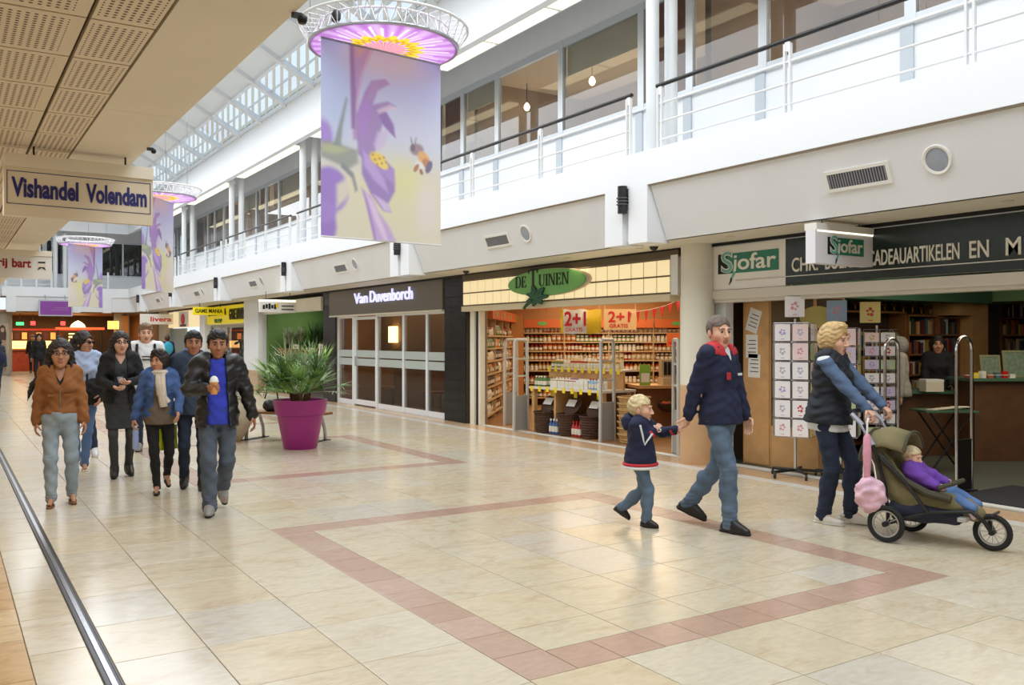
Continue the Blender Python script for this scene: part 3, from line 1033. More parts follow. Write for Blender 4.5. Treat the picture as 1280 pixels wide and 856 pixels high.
# on the back wall (facing -x)
loc = (15.2, 8.35, 0)
zs = [.1, .7, 1.0, 1.35, 1.66, 1.95]
bookcase('bookcase', 'tall wooden bookcase on the back wall, filled with a row of spines', loc, -math.pi / 2, 1.9, 2.3, zs, m_woodd)
for j, z in enumerate(zs[3:]):
    fill_books(loc, -math.pi / 2, 1.6, z, 'the %s shelf of the back wall bookcase' % ['lower', 'middle', 'upper'][j], fill=.9)
# brass pieces on top of the cases
for i in range(9):
    x = 11.15 + i * .23
    t = thing('brass_ornament', 'small brass candlestick standing on top of the bookcases, %s from the card rack end' % ORDS[i], 'ornament', (x, 8.22, 2.02 if x < 12.2 else 1.98), group='brass pieces on the bookcases')
    s = .8 + R1.random() * .6
    MB().lathe([(.05 * s, 0), (.055 * s, .012), (.012, .03), (.014, .09 * s), (.05 * s, .12 * s), (.03, .15 * s), (.004, .17 * s)], n=12).build('body', m_brass, t)
    MB().tube([(-.07 * s, 0, .15 * s), (-.03, 0, .10 * s), (.03, 0, .10 * s), (.07 * s, 0, .15 * s)], .006, 6).build('arms', m_brass, t)
# framed pictures leaning on the right counter, counters, table, gates
m_cnt = M('counter_wood', hexc(104, 72, 48), .5, noise=.2, nscale=5)
m_ctop = M('counter_green', hexc(84, 120, 98), .25)
t = thing('shop_counter', 'wooden cash counter with a green top inside the bookshop', 'counter', (11.35, 7.35, 0), math.radians(-32))
B(-.55, .55, 0, .5, 0, .86).build('body', m_cnt, t)
B(-.62, .62, -.08, .55, .86, .90).build('countertop', m_ctop, t)
t = thing('shop_counter', 'second green-topped counter near the frame edge, carrying framed pictures', 'counter', (12.05, 6.25, 0), math.radians(-32))
B(-.7, 1.2, 0, .5, 0, 1.06).build('body', m_cnt, t)
B(-.78, 1.25, -.08, .58, 1.06, 1.10).build('countertop', m_ctop, t)
for i, (x, y) in enumerate([(11.85, 6.62), (12.1, 6.42)]):
    f = thing('picture_frame', '%s upright framed picture on the second green counter' % ['smaller', 'larger'][i], 'picture frame', (x, y, 1.1), math.radians(-38))
    f.rotation_euler = (-.2, 0, math.radians(-38))
    s = (.13, .16)[i]
    MB().box(-s, s, -.01, .01, 0, .03).box(-s, s, -.01, .01, 2.1 * s, 2.1 * s + .03).box(-s, -s + .03, -.01, .01, .03, 2.1 * s).box(s - .03, s, -.01, .01, .03, 2.1 * s).build('frame', M('frame_olive', hexc(120, 124, 90), .5), f)
    B(-s + .03, s - .03, -.004, .004, .03, 2.1 * s).build('picture', M('frame_picture', hexc(110, 130, 110), .6, noise=.4, nscale=20), f)
for i in range(7):
    x, y = 11.36 + i * .085, 6.66 - i * .05
    cc = (m_books[0], m_yellow, m_wpaper, m_books[10], m_books[9], m_red, m_wpaper)[i]
    nm = 'red yellow white rust petrol scarlet pale'.split()[i]
    t = thing('gift_box', 'little %s gift item in the row on the second green counter' % nm, 'gift', (x, y, 1.1), math.radians(-32 + 9 * (i % 3)))
    B(-.035, .035, -.03, .03, 0, .05 + .02 * (i % 3)).build('box', cc, t)
    B(-.037, .037, -.032, .032, .035, .045).build('band', m_pages, t)
t = thing('card_box', 'plain white cardboard box on the shop counter by the cashier', 'box', (11.36, 7.17, .9), math.radians(-32))
B(-.12, .12, -.1, .1, 0, .16).build('box', m_pages, t)
B(-.122, .122, -.102, .102, .13, .165).build('lid', m_wpaper, t)
t = thing('folding_table', 'small folding table with crossed black legs inside the bookshop', 'table', (10.4, 6.4, 0), math.radians(-32))
B(-.32, .32, -.22, .22, .72, .745).build('tabletop', m_ctop, t)
for s in (-1, 1):
    MB().tube([(-.25, s * .18, .0), (.25, s * .18, .72)], .012, 8).build('leg', m_black, t)
    MB().tube([(.25, s * .165, .0), (-.25, s * .165, .72)], .012, 8).build('leg', m_black, t)
for i in range(6):
    o = B(-.1, .1, -.07, .07, 0, .006).build('leaflet', m_pages, None, loc=(10.3 + .05 * i, 6.44 - .035 * i, .746 + .0062 * i), rot=R1.uniform(-.6, .2),
              label='cream leaflet, %s from the bottom of the loose pile on the folding table' % ORDS[i], cat='leaflet', group='leaflets on the folding table')
for i, (x0, x1, y, lab) in enumerate([(8.92, 9.2, 5.35, 'chrome arched security gate with black lower panel, nearer the frame edge'), (8.62, 8.86, 5.98, 'chrome arched security gate beside the small card rack')]):
    t = thing('security_gate', lab, 'security gate', ((x0 + x1) / 2, y, 0))
    w = (x1 - x0) / 2
    pts = [(-w, 0, 0), (-w, 0, 1.48)] + [(-w * math.cos(a), 0, 1.5 + w * math.sin(a)) for a in np.linspace(.1, math.pi - .1, 9)] + [(w, 0, 1.48), (w, 0, 0)]
    MB().tube(pts, .017, 10).build('arch', m_chrome, t)
    B(-w + .017, w - .017, -.012, .012, .03, .56).build('lower_panel', m_black, t)
    B(-w - .05, w + .05, -.04, .04, 0, .02).build('base', m_black, t)
t = thing('wire_stand', 'black wire display basket with a white card sign near the frame edge', 'display stand', (11.0, 5.1, 0), math.radians(-32))
for z in (.25, .5, .75):
    MB().tube([(-.25, -.2, z), (.25, -.2, z), (.25, .2, z), (-.25, .2, z)], .006, 5, closed=True).build('shelf_ring', m_black, t)
for x in np.linspace(-.25, .25, 7):
    MB().tube([(x, -.2, 0), (x, -.2, .78)], .004, 5).build('wire', m_black, t)
B(-.2, .2, -.22, -.21, .72, .92).build('card_sign', m_wpaper, t)

# ------------------------------------------------------------------ greeting card racks
m_card = [M('card_%s' % n, hexc(*c_), .55) for n, c_ in (('white', (238, 234, 236)), ('pink', (236, 214, 214)), ('blue', (150, 176, 206)), ('yellow', (232, 214, 140)), ('green', (178, 196, 150)), ('lilac', (206, 196, 220)), ('red', (200, 130, 124)))]
CARDN = 'white pink blue yellow green lilac red'.split()
m_motif = [M('motif_%s' % n, hexc(*c_), .6) for n, c_ in (('rose', (212, 150, 164)), ('grey', (178, 178, 196)), ('violet', (176, 156, 204)), ('gold', (208, 180, 124)), ('red', (196, 70, 66)))]
MOTIFN = 'rose grey violet gold red'.split()
_cm = {}


def card_mesh(ci, mi, w, h):
    k = (ci, mi, w, h)
    if k not in _cm:
        mb = MB().box(-w / 2, w / 2, -.0015, .0015, 0, h)
        for q in range(5):
            a = q * 2 * math.pi / 5 + mi
            x, z = math.cos(a) * w * .14, h * .52 + math.sin(a) * w * .16
            r = w * (.10 if q % 2 else .07)
            mb.add([(x + r * math.cos(b_), -.0018, z + r * math.sin(b_)) for b_ in np.linspace(0, 2 * math.pi, 7)[:-1]], [(0, 1, 2, 3, 4, 5)], 1)
        mb.add([(-w * .1, -.0018, h * .1), (w * .12, -.0018, h * .1), (w * .12, -.0018, h * .14), (-w * .1, -.0018, h * .14)], [(0, 1, 2, 3)], 1)
        _cm[k] = mb.mesh('card', [m_card[ci], m_motif[mi]], smooth=False)
    return _cm[k]


def card_rack(lab, short, loc, rot, side, rows, z0, z1, cols, pick, cw, ch, faces=(0, 1, 2, 3)):
    t = thing('card_rack', lab, 'card rack', loc, rot)
    MB().cyl((0, 0, .08), (0, 0, z1 + .05), .018, n=10).build('pole', m_chrome, t)
    for a in range(5):
        an = a * 2 * math.pi / 5 + .3
        e = (.30 * math.cos(an), .30 * math.sin(an))
        lg = MB().tube([(0, 0, .085), (e[0], e[1], .075)], .018, 6).build('foot', m_black, t)
        MB().cyl((e[0] - .01, e[1], .03), (e[0] + .012, e[1], .03), .03, n=12).build('caster', m_black, lg)
    h = (z1 - z0) / rows
    for f in faces:
        A = Matrix.Rotation(f * math.pi / 2, 3, 'Z')
        fr = MB()
        P = lambda x, y, z: tuple(A @ Vector((x, y, z)))
        for r in range(rows + 1):
            z = z0 + r * h
            fr.tube([P(-side / 2, -side / 2, z), P(side / 2, -side / 2, z)], .004, 5)
        for c_ in range(cols + 1):
            x = -side / 2 + side * c_ / cols
            fr.tube([P(x, -side / 2, z0), P(x, -side / 2, z1)], .004, 5)
        fr.build('wire_face', m_steel, t)
        for r in range(rows):
            for c_ in range(cols):
                ci, mi = pick(f, r, c_)
                if ci is None: continue
                p = P(-side / 2 + side * (c_ + .5) / cols, -side / 2 - .012, z0 + r * h + .012)
                p = Matrix.Rotation(rot, 3, 'Z') @ Vector(p) + Vector(loc)
                o = link('greeting_card', card_mesh(ci, mi, cw, ch), None, p, (0.05, 0, rot + f * math.pi / 2),
                         label='%s card, %s motif, %s row %s column, %s of the %s' % (CARDN[ci], MOTIFN[mi], ORDS[rows - 1 - r], ('near', 'far')[c_] if f % 2 else ('left', 'right')[c_], ('front face', 'near side', 'back', 'far side')[f], short), cat='card', group='cards in the ' + short)
                o.rotation_euler = (0.0, 0, rot + f * math.pi / 2)
    return t


R2 = random.Random(5)
card_rack('tall revolving card rack full of square white cards, in front of the display cabinet', 'tall white rack', (8.42, 7.02, 0), math.radians(-62), .40, 6, .48, 1.80, 2,
          lambda f, r, c_: ((1 if c_ and r > 3 else 0), (4 if (r == 1 and c_) else R2.choice((1, 1, 0, 2)))) if f in (0, 3) else (R2.randrange(7), R2.randrange(5)), .175, .195, (0, 1, 3))
card_rack('second revolving card rack with colourful cards, beside the tall white one', 'colourful rack', (8.72, 6.62, 0), math.radians(-58), .38, 6, .50, 1.74, 2,
          lambda f, r, c_: (R2.choice((0, 2, 0, 3, 1, 4, 0, 5, 0)), R2.randrange(5)), .165, .185, (0, 1))
card_rack('small-card rack with nine rows of postcards beside the chrome gate', 'postcard rack', (9.02, 6.36, 0), math.radians(-45), .34, 9, .35, 1.72, 2,
          lambda f, r, c_: (R2.choice((0, 0, 0, 4, 1, 5)), R2.randrange(5)), .15, .105, (0, 1))
for i, (x, y, z, ci, lab) in enumerate([(8.36, 6.98, 1.87, 0, 'large white card with rose motif standing on top of the tall rack'), (8.70, 6.66, 1.82, 2, 'blue brochure standing on top of the second card rack'),
                                        (8.98, 6.42, 1.80, 3, 'yellow and red card on top of the postcard rack')]):
    o = link('large_card', card_mesh(ci, 0 if i != 2 else 4, .22, .24), None, (x, y, z), (0, 0, math.radians(-55)), label=lab, cat='card')
t = thing('oval_sign', 'pale yellow oval shop sign above the card racks', 'sign', (8.66, 6.90, 1.87), math.radians(-40))
MB().prism([(.20 * math.cos(a), .13 * math.sin(a)) for a in np.linspace(0, 2 * math.pi, 33)[:-1]], lambda u, w, k: (u, .012 * k, w)).build('plate', M('oval_yellow', hexc(206, 190, 110), .5), t)
MB().cyl((0, .006, .12), (0, .006, .22), .004, n=6).build('wire', m_black, t)

# ------------------------------------------------------------------ health food shop front
t = thing('shop_sign', 'wide cream light box sign with a lattice of panes over the health food shop', 'sign', (8.33, 11.9, 2.23))
m_lbox = M('lightbox_cream', hexc(250, 232, 180), .4, emit=(1.0, .84, .52), estr=.36)
B(0, .16, -2.86, 2.86, 0, .49).build('casing', M('sign_bronze', hexc(112, 98, 74), .5), t)
pn = B(-.012, .0, -.124, .124, -.103, .103).mesh('pane', m_lbox, smooth=False)
for i in range(21):
    for j in range(2):
        link('pane', pn, t, (0, -2.72 + i * .272, .125 + j * .232))
B(-.02, .2, -2.86, 2.9, -.10, -.005).build('valance', M('valance_cream', hexc(222, 208, 176), .5), t)
B(-.005, .18, -3.0, -2.86, -.02, .52).build('end_cap', m_panel, t)
MB().box(.0, .16, -3.0, 2.9, .49, .585).build('shadow_panel', M('bronze_dark', hexc(92, 80, 62), .6), t)
t = thing('oval_sign', 'green oval sign with serif capitals and a dark leaf, fixed over the light box sign', 'sign', (8.27, 11.95, 2.535))
m_leafg = M('sign_green', hexc(112, 178, 92), .4)
ov = [(1.10 * math.cos(a), .215 * math.sin(a)) for a in np.linspace(0, 2 * math.pi, 49)[:-1]]
MB().prism(ov, lambda u, w, k: (-.02 + .07 * k, -u, w)).build('plate', [m_leafg], t)
MB().prism(ov, lambda u, w, k: (.0 + .06 * k, -u * 1.03 - .05, w * 1.03)).build('plate_edge', M('plate_edge', hexc(190, 178, 150), .5), t)
m_blk = M('black_letter', hexc(18, 22, 18), .5)


def serif_glyph(ch):
    """outline pieces of a Roman capital in a 0..w x 0..1 box -> (list of polygons, width)"""
    T, t_, s_ = .17, .055, .05         # thick, thin, serif height

    def rect(x0, x1, y0, y1): return [(x0, y0), (x1, y0), (x1, y1), (x0, y1)]

    def stem(x, w=T): return [rect(x, x + w, 0, 1), rect(x - .07, x + w + .07, 0, s_), rect(x - .07, x + w + .07, 1 - s_, 1)]
    if ch == 'I': return stem(.08), .34
    if ch == 'T': return [rect(.34, .34 + T, 0, 1), rect(.26, .34 + T + .08, 0, s_), rect(0, .85, .94, 1), [(0, .76), (.05, .78), (.10, .94), (0, .94)], [(.85, .76), (.85, .94), (.75, .94), (.80, .78)]], .88
    if ch == 'E': return stem(.08) + [rect(.2, .64, 0, t_), rect(.2, .62, 1 - t_, 1), rect(.2, .5, .49, .55), [(.64, 0), (.68, .24), (.63, .24), (.55, .04)], [(.62, 1), (.62, .78), (.58, .78), (.53, .96)], rect(.47, .51, .41, .63)], .72
    if ch == 'N': return [rect(.10, .15, 0, 1), rect(0, .25, 0, s_), rect(0, .16, 1 - s_, 1), [(.10, 1), (.28, 1), (.80, 0), (.66, 0)], rect(.75, .80, 0, 1), rect(.66, .9, 1 - s_, 1)], .92
    if ch == 'U':
        o_ = [(.08, 1), (.08, .3)] + [(.42 - .34 * math.cos(a), .30 - .31 * math.sin(a)) for a in np.linspace(0, math.pi, 12)] + [(.76, .3), (.76, 1), (.71, 1), (.71, .3)] + \
             [(.48 + .23 * math.cos(a), .30 - .25 * math.sin(a)) for a in np.linspace(0, math.pi, 12)] + [(.25, .3), (.25, 1)]
        return [o_, rect(0, .33, 1 - s_, 1), rect(.63, .85, 1 - s_, 1)], .88
    if ch == 'D':
        up = [(.25, 1), (.45, 1)] + [(.45 + .38 * math.cos(a), .5 + .5 * math.sin(a)) for a in np.linspace(math.pi / 2, 0, 9)]
        inn = [(.45 + .21 * math.cos(a), .5 + .44 * math.sin(a)) for a in np.linspace(0, math.pi / 2, 9)] + [(.25, .94)]
        lo = [(x, 1 - y) for x, y in up]
        li = [(x, 1 - y) for x, y in inn]
        return stem(.08) + [up + inn, lo + li], .86
    return [], .4


def serif_text(words, parent, y_left, z, mats, sl=0.0):
    y = y_left
    for ch, h in words:
        if ch == ' ':
            y -= h; continue
        polys, w = serif_glyph(ch)
        mb = MB()
        for p in polys:
            mb.prism(p, lambda u, v, k: (-.022 - .008 * k, y - u * h * 1.12, z + v * h))
        mb.build('lettering', mats, parent, smooth=False)
        y -= (w * 1.12 + .05) * h


serif_text([('D', .19), ('E', .19), (' ', .05), ('T', .29), ('U', .19), ('I', .19), ('N', .19), ('E', .19), ('N', .19)], t, .86, -.06, m_blk)
m_leafd = M('leaf_dark_green', hexc(24, 78, 48), .5)
lf = []
for k in range(40):
    a = 2 * math.pi * k / 40
    r = .155 * (1 + .30 * math.cos(7 * a)) * (1.25 if math.cos(a - .9) > 0 else 1)
    lf.append((r * math.cos(a) * 1.5, r * math.sin(a) * .78))
MB().prism(lf, lambda u, w, k: (-.05 + .025 * k, .22 - u, -.235 + w)).build('leaf', m_leafd, t)
MB().tube([(-.04, .32, -.28), (-.04, .5, -.36), (-.04, .56, -.41)], .03, 6).build('leaf_stalk', m_leafd, t)
for a in np.linspace(-.5, 3.2, 6):
    MB().tube([(-.053, .26, -.25), (-.053, .22 - .22 * math.cos(a), -.235 + .11 * math.sin(a))], .006, 4).build('leaf_vein', M('vein_green', hexc(60, 130, 84), .5), t)

st('trim_7', MB().box(8.42, 8.56, 14.50, 14.66, 0, 2.2).box(8.46, 8.56, 14.34, 14.42, 0, 2.2), m_cream)
st('trim_8', B(8.46, 8.62, 14.42, 14.50, 0, 2.2), m_dark)
st('trim_9', B(8.44, 8.62, 8.78, 8.98, 0, 2.2), m_cream)
st('trim_10', MB().box(8.48, 8.60, 8.9, 14.4, -.004, .006), M('sill_white', (0, 0, 0)))

# products
prod_cols = [('white', (232, 230, 224)), ('cream', (226, 206, 160)), ('brown', (110, 66, 36)), ('green', (86, 124, 66)), ('orange', (214, 120, 40)), ('red', (176, 48, 40)), ('blue', (70, 100, 160)), ('amber', (186, 130, 60)), ('lilac', (140, 120, 180)), ('dark', (50, 44, 38)), ('sky', (150, 190, 220))]
m_prod = [M('product_%s' % n, hexc(*c_), .4) for n, c_ in prod_cols]
m_cap = [M('cap_white', hexc(236, 236, 232), .4), M('cap_red', hexc(180, 40, 40), .4), M('cap_gold', hexc(196, 160, 80), .3, .6)]
m_plabel = M('product_label', hexc(228, 222, 206), .6)
PN = [n for n, _ in prod_cols]
_pm = {}


def prod_mesh(kind, ci, cap=0):
    k = (kind, ci, cap)
    if k in _pm: return _pm[k]
    mb = MB()
    if kind == 'jar':
        mb.lathe([(.036, 0), (.04, .006), (.04, .085), (.032, .098)], n=10)
        mb.lathe([(.034, .098), (.036, .102), (.036, .125), (.034, .128)], n=10, m=1)
        mb.lathe([(.0408, .02), (.0408, .07)], n=10, m=2, cap=False)
    elif kind == 'bottle':
        mb.lathe([(.03, 0), (.034, .006), (.034, .12), (.014, .15), (.013, .17)], n=10)
        mb.lathe([(.016, .165), (.016, .19)], n=8, m=1)
        mb.lathe([(.0348, .03), (.0348, .1)], n=10, m=2, cap=False)
    elif kind == 'box':
        mb.box(-.045, .045, -.03, .03, 0, .15)
        mb.box(-.036, .036, -.0308, -.0302, .03, .09, m=2)
        mb.box(-.045, .045, -.0306, .0306, .12, .135, m=1)
    elif kind == 'bag':
        mb.lathe([(.05, 0), (.056, .03), (.052, .10), (.03, .15)], n=8)
        mb.box(-.035, .035, -.006, .006, .145, .175, m=1)
        mb.box(-.03, .03, -.057, -.05, .035, .09, m=2)
    _pm[k] = mb.mesh(kind, [m_prod[ci], m_cap[cap], m_plabel], angle=50)
    return _pm[k]


def put_row(loc, rot, w, y, z, kinds, where, cols, step, scale=1.0, jitter=.006, stuff=None):
    Rm = Matrix.Rotation(rot, 3, 'Z')
    x = .03
    run = 0
    nth = 0
    kind = kinds[0]
    while x < w - .1:
        if run <= 0:
            kind, ci, cap, run = R1.choice(kinds), R1.choice(cols), R1.randrange(3), R1.randint(2, 5)
        run -= 1
        hw_ = {'jar': .0425, 'bottle': .037, 'box': .048, 'bag': .059}[kind] * scale
        x += hw_
        p = Vector(loc) + Rm @ Vector((x, y + R1.uniform(-jitter, jitter), z + .0015))
        if stuff is not None:
            me = prod_mesh(kind, ci, cap)
            M4 = Matrix.Translation(p) @ Matrix.Rotation(rot, 4, 'Z') @ Matrix.Scale(scale, 4)
            stuff.append((me, M4))
        else:
            o = link('product_' + kind, prod_mesh(kind, ci, cap), None, p, rot, cat=kind,
                     label='%s %s with pale label, %s on %s' % (PN[ci], kind, ORDS[nth], where), group='goods on %s' % where)
            nth += 1
            o.scale = (scale,) * 3
        x += hw_ + .003


def join_stuff(name, lst, label, cat):
    bm = bmesh.new()
    mats = []
    for me, M4 in lst:
        b2 = bmesh.new(); b2.from_mesh(me)
        idx = []
        for mt in me.materials:
            if mt not in mats: mats.append(mt)
            idx.append(mats.index(mt))
        vm = [bm.verts.new(M4 @ v.co) for v in b2.verts]
        for f in b2.faces:
            nf = bm.faces.new([vm[v.index] for v in f.verts])
            nf.material_index = idx[f.material_index]
            nf.smooth = f.smooth
        b2.free()
    me = bpy.data.meshes.new(name)
    bm.to_mesh(me); bm.free()
    for mt in mats: me.materials.append(mt)
    return link(name, me, label=label, cat=cat, kind='stuff')


def shop_shelf(name, label, loc, rot, w, zs, h, d, mat, back, header=None):
    t = thing(name, label, 'shelving', loc, rot)
    B(0, w, d - .02, d, 0, h).build('back_panel', back, t)
    n = max(1, round(w / 1.1))
    for i in range(n + 1):
        x = w * i / n
        B(x - .015, x + .015, 0, d - .02, 0, h).build('upright', mat, t)
    for z in zs:
        B(0, w, 0, d - .02, z - .02, z).build('shelf', mat, t)
        B(0, w, -.008, 0, z - .028, z + .004).build('shelf_edge', mat, t)
    if header:
        for i in range(n):
            x0, x1 = w * i / n + .02, w * (i + 1) / n - .02
            hd = B(x0, x1, -.1, .02, h - .2, h).build('header_board', header, t)
            MB().prism([((x0 + x1) / 2 + .12 * math.cos(a), h - .1 + .05 * math.sin(a)) for a in np.linspace(0, 6.283, 17)[:-1]], lambda u, v, k: (u, -.1 - .006 * k, v)).build('emblem', m_leafg, hd)
    return t


m_shback = M('shelf_back', hexc(120, 78, 44), .8)
m_header = M('header_orange', hexc(206, 104, 50), .5)
d1 = (8.78, 14.62, 0)
a1 = math.radians(51.1)
zs1 = [.14, .42, .68, .93, 1.18, 1.43, 1.68]
m_shelft = M('shelf_tan', hexc(196, 168, 128), .5)
shop_shelf('shop_shelving', 'tall slanted shelves full of jars along the side wall of the health food shop', d1, a1, 4.9, zs1, 2.2, .36, m_shelft, m_shback, m_header)
for j, z in enumerate(zs1):
    rown = ['bottom', 'second lowest', 'third lowest', 'fourth', 'third highest', 'second highest', 'top'][j]
    put_row(d1, a1, 3.1, .095, z, ['jar', 'bag'] if j > 2 else ['bag', 'box'], 'the %s side wall shelf' % rown, [1, 2, 7, 4, 3, 0, 9], .135, 1.26)
stock = []
for j, z in enumerate(zs1):
    put_row((d1[0] + 3.1 * math.cos(a1), d1[1] + 3.1 * math.sin(a1), 0), a1, 1.75, .095, z, ['jar', 'bag'], '', [1, 2, 7, 4, 3, 0], .135, 1.26, stuff=stock)
    put_row(d1, a1, 4.8, .255, z, ['jar', 'bag'], '', [1, 2, 7, 4, 3, 0], .135, 1.2, stuff=stock)
t = thing('end_panel', 'plain orange end panel at the far end of the side wall shelves', 'panel', (11.50, 18.02, 0), a1)
B(0, .03, -.28, .02, 0, 2.2).build('board', m_orange, t)
B(-.002, .032, -.29, -.28, 0, 2.2).build('edging', m_woodd, t)
db = (11.75, 18.05, 0)
ab_ = math.radians(-32.56)
zs2 = [.2, .55, .85, 1.1, 1.32, 1.54, 1.76]
shop_shelf('shop_shelving', 'long back wall shelving of the health food shop under orange header boards', db, ab_, 4.3, zs2, 2.08, .38, m_shelft, m_shback, m_header)
for j, z in enumerate(zs2):
    put_row(db, ab_, 4.2, .10, z, ['jar', 'bottle', 'jar', 'box'], '', [0, 1, 2, 4, 7, 3, 5], .105, 1.2, stuff=stock)
    put_row(db, ab_, 4.2, .22, z, ['jar', 'bottle'], '', [0, 1, 2, 4, 7], .11, .95, stuff=stock)
join_stuff('shelf_stock', stock, 'dense rows of small jars and packets filling the far shelves of the health food shop', 'stock')

# display table at the entrance
TA = math.atan2(11.05 - 12.85, 8.62 - 8.45)      # direction of its front, running towards the camera
tl = thing('display_table', 'wooden two-tier display table with yellow price tags at the health food entrance', 'table', (8.62, 12.95, 0), TA)
LT = 1.85
B(0, LT, 0, .75, .75, .79).build('tabletop', m_shelfw, tl)
for x in (.03, LT - .10):
    for y in (.04, .64):
        B(x, x + .07, y, y + .07, 0, .75).build('leg', m_wood, tl)
B(.55, .60, .1, .7, 0, .75).build('divider', m_wood, tl)
B(.0, LT, .68, .72, 0, .75).build('back_board', m_woodd, tl)
B(0, LT, .42, .75, 1.08, 1.11).build('upper_shelf', m_shelfw, tl)
B(0, LT, .46, .50, .79, 1.08).build('riser', m_wood, tl)
tg = B(-.035, .035, -.004, 0, -.055, .035).mesh('price_tag', m_yellow, smooth=False)
for i in range(9):
    link('price_tag', tg, tl, (.08 + i * .21, -.002, .765))
for i in range(11):
    link('price_tag', tg, tl, (.06 + i * .172, .418, 1.095))
tloc = (8.62, 12.95, 0)
put_row(tloc, TA, .42, .12, .79, ['bottle'], 'the gate end of the display table, front row', [3], .075, .95)
put_row(tloc, TA, .45, .22, .79, ['bottle'], 'the gate end of the display table, second row', [3], .08, .95)
Rt = Matrix.Rotation(TA, 3, 'Z')
lp = lambda x, y: tuple(Vector(tloc) + Rt @ Vector((x, y, 0)))
put_row(lp(.45, 0), TA, 1.35, .10, .79, ['bottle', 'box'], 'the front row of the display table', [0, 10, 8, 0, 6], .078, .95)
put_row(lp(.45, 0), TA, 1.35, .20, .79, ['bottle', 'box'], 'the second row of the display table', [0, 10, 8, 0, 3], .078, 1.05)
put_row(lp(0, 0), TA, 1.8, .50, 1.11, ['jar'], 'the upper tier front of the display table', [0, 1, 0, 3], .085, .95)
put_row(lp(0, 0), TA, 1.8, .60, 1.11, ['jar', 'bottle'], 'the upper tier rear of the display table', [0, 1, 4], .085, 1.1)

# anti-theft gates
m_gate = M('gate_grey', hexc(196, 196, 192), .4, .2)
for i, (x, y, lab) in enumerate([(8.98, 14.1, 'grey anti-theft gate by the side wall shelves'), (8.55, 13.1, 'grey anti-theft gate at the far end of the display table'),
                                 (8.80, 11.0, 'grey anti-theft gate with solid base between table and basket stack'), (8.62, 9.25, 'slim grey anti-theft gate behind the round column')]):
    t = thing('anti_theft_gate', lab, 'security gate', (x, y, 0), math.radians(8 if i != 3 else 60))
    w = .16
    fr = MB()
    fr.tube([(-w, 0, 0), (-w + .02, 0, 1.56), (-w + .04, 0, 1.6), (w - .04, 0, 1.6), (w - .02, 0, 1.56), (w, 0, 0)], .028, 8)
    fr.build('frame', m_gate, t)
    MB().box(-w + .02, w - .02, -.02, .02, .02, .62).build('base_panel', M('gate_base', hexc(150, 150, 148), .4), t)
    for z in (.95, 1.25):
        B(-w + .02, w - .02, -.012, .012, z, z + .03).build('crossbar', m_gate, t)

# wicker baskets under the table, crates of bottles between
m_wick = M('wicker_dark', hexc(74, 48, 30), .8, noise=.35, nscale=30, bump=.5, bscale=70)
m_wickl = M('wicker_pale', hexc(190, 154, 100), .8, noise=.2, nscale=24, bump=.4, bscale=60)


def wicker(t, r0, r1, h, mat, rings=9, part='weave'):
    mb = MB()
    prof = [(r0 + (r1 - r0) * z / h + (.006 if k % 2 else -.004), z) for k, z in enumerate(np.linspace(0, h, rings * 2))]
    mb.lathe(prof, n=26, cap=False)
    mb.lathe([(r0 - .01, .01), (0.001, .01)], n=26, cap=False)
    mb.tube([((r1 + .005) * math.cos(a), (r1 + .005) * math.sin(a), h) for a in np.linspace(0, 2 * math.pi, 27)[:-1]], .014, 6, closed=True)
    mb.build(part, mat, t)


for i, x in enumerate((.32, .92, 1.48)):
    p = lp(x, .10)
    lab = ['dark wicker basket with tilted leaflet lid under the table, by the gate', 'middle dark wicker basket with tilted lid under the display table', 'dark wicker basket at the near table leg'][i]
    t = thing('wicker_basket', lab, 'basket', (p[0], p[1], 0), TA)
    wicker(t, .15, .19, .36, m_wick)
    lid = MB().prism([(.19 * math.cos(a), .19 * math.sin(a)) for a in np.linspace(0, 6.283, 25)[:-1]], lambda u, v, k: (u, .0 + v * .55 + .1, .40 + .1 + v * .8 - .012 * k)).build('lid', m_wick, t)
    MB().prism([(-.12, -.05), (.09, -.05), (.09, .08), (-.12, .08)], lambda u, v, k: (u, v * .55 + .1 - .02, .53 + v * .8 - .006 * k)).build('leaflet', m_wpaper, lid)
    B(-.04, .04, .16, .165, .62, .74).build('price_tag', m_yellow, t)
for i, (x, ci, cn) in enumerate(((.635, 6, 'blue'), (1.205, 5, 'red'))):
    for k in range(6):
        p = lp(x + (k % 3) * .079 - .075, .03 + (k // 3) * .08)
        o = link('bottle', prod_mesh('bottle', ci, 0 if ci == 6 else 1), None, (p[0], p[1] , 0.0065), TA, cat='bottle',
                 label='%s bottle, %s in the little pack on the floor between the wicker baskets' % (cn, ORDS[k]), group='%s bottles between the wicker baskets' % cn)
        o.scale = (1.1, 1.1, 1.35)
t = None
for k in range(7):
    t = thing('wicker_basket', ('pale round wicker basket, %s of the nested stack beside the gate' % ['lowest', 'second from the bottom', 'third from the bottom', 'middle one', 'third from the top', 'second from the top', 'topmost'][k]), 'basket', (9.02, 10.62, .002 + k * .095))
    wicker(t, .21, .245, .14, m_wickl, 4)

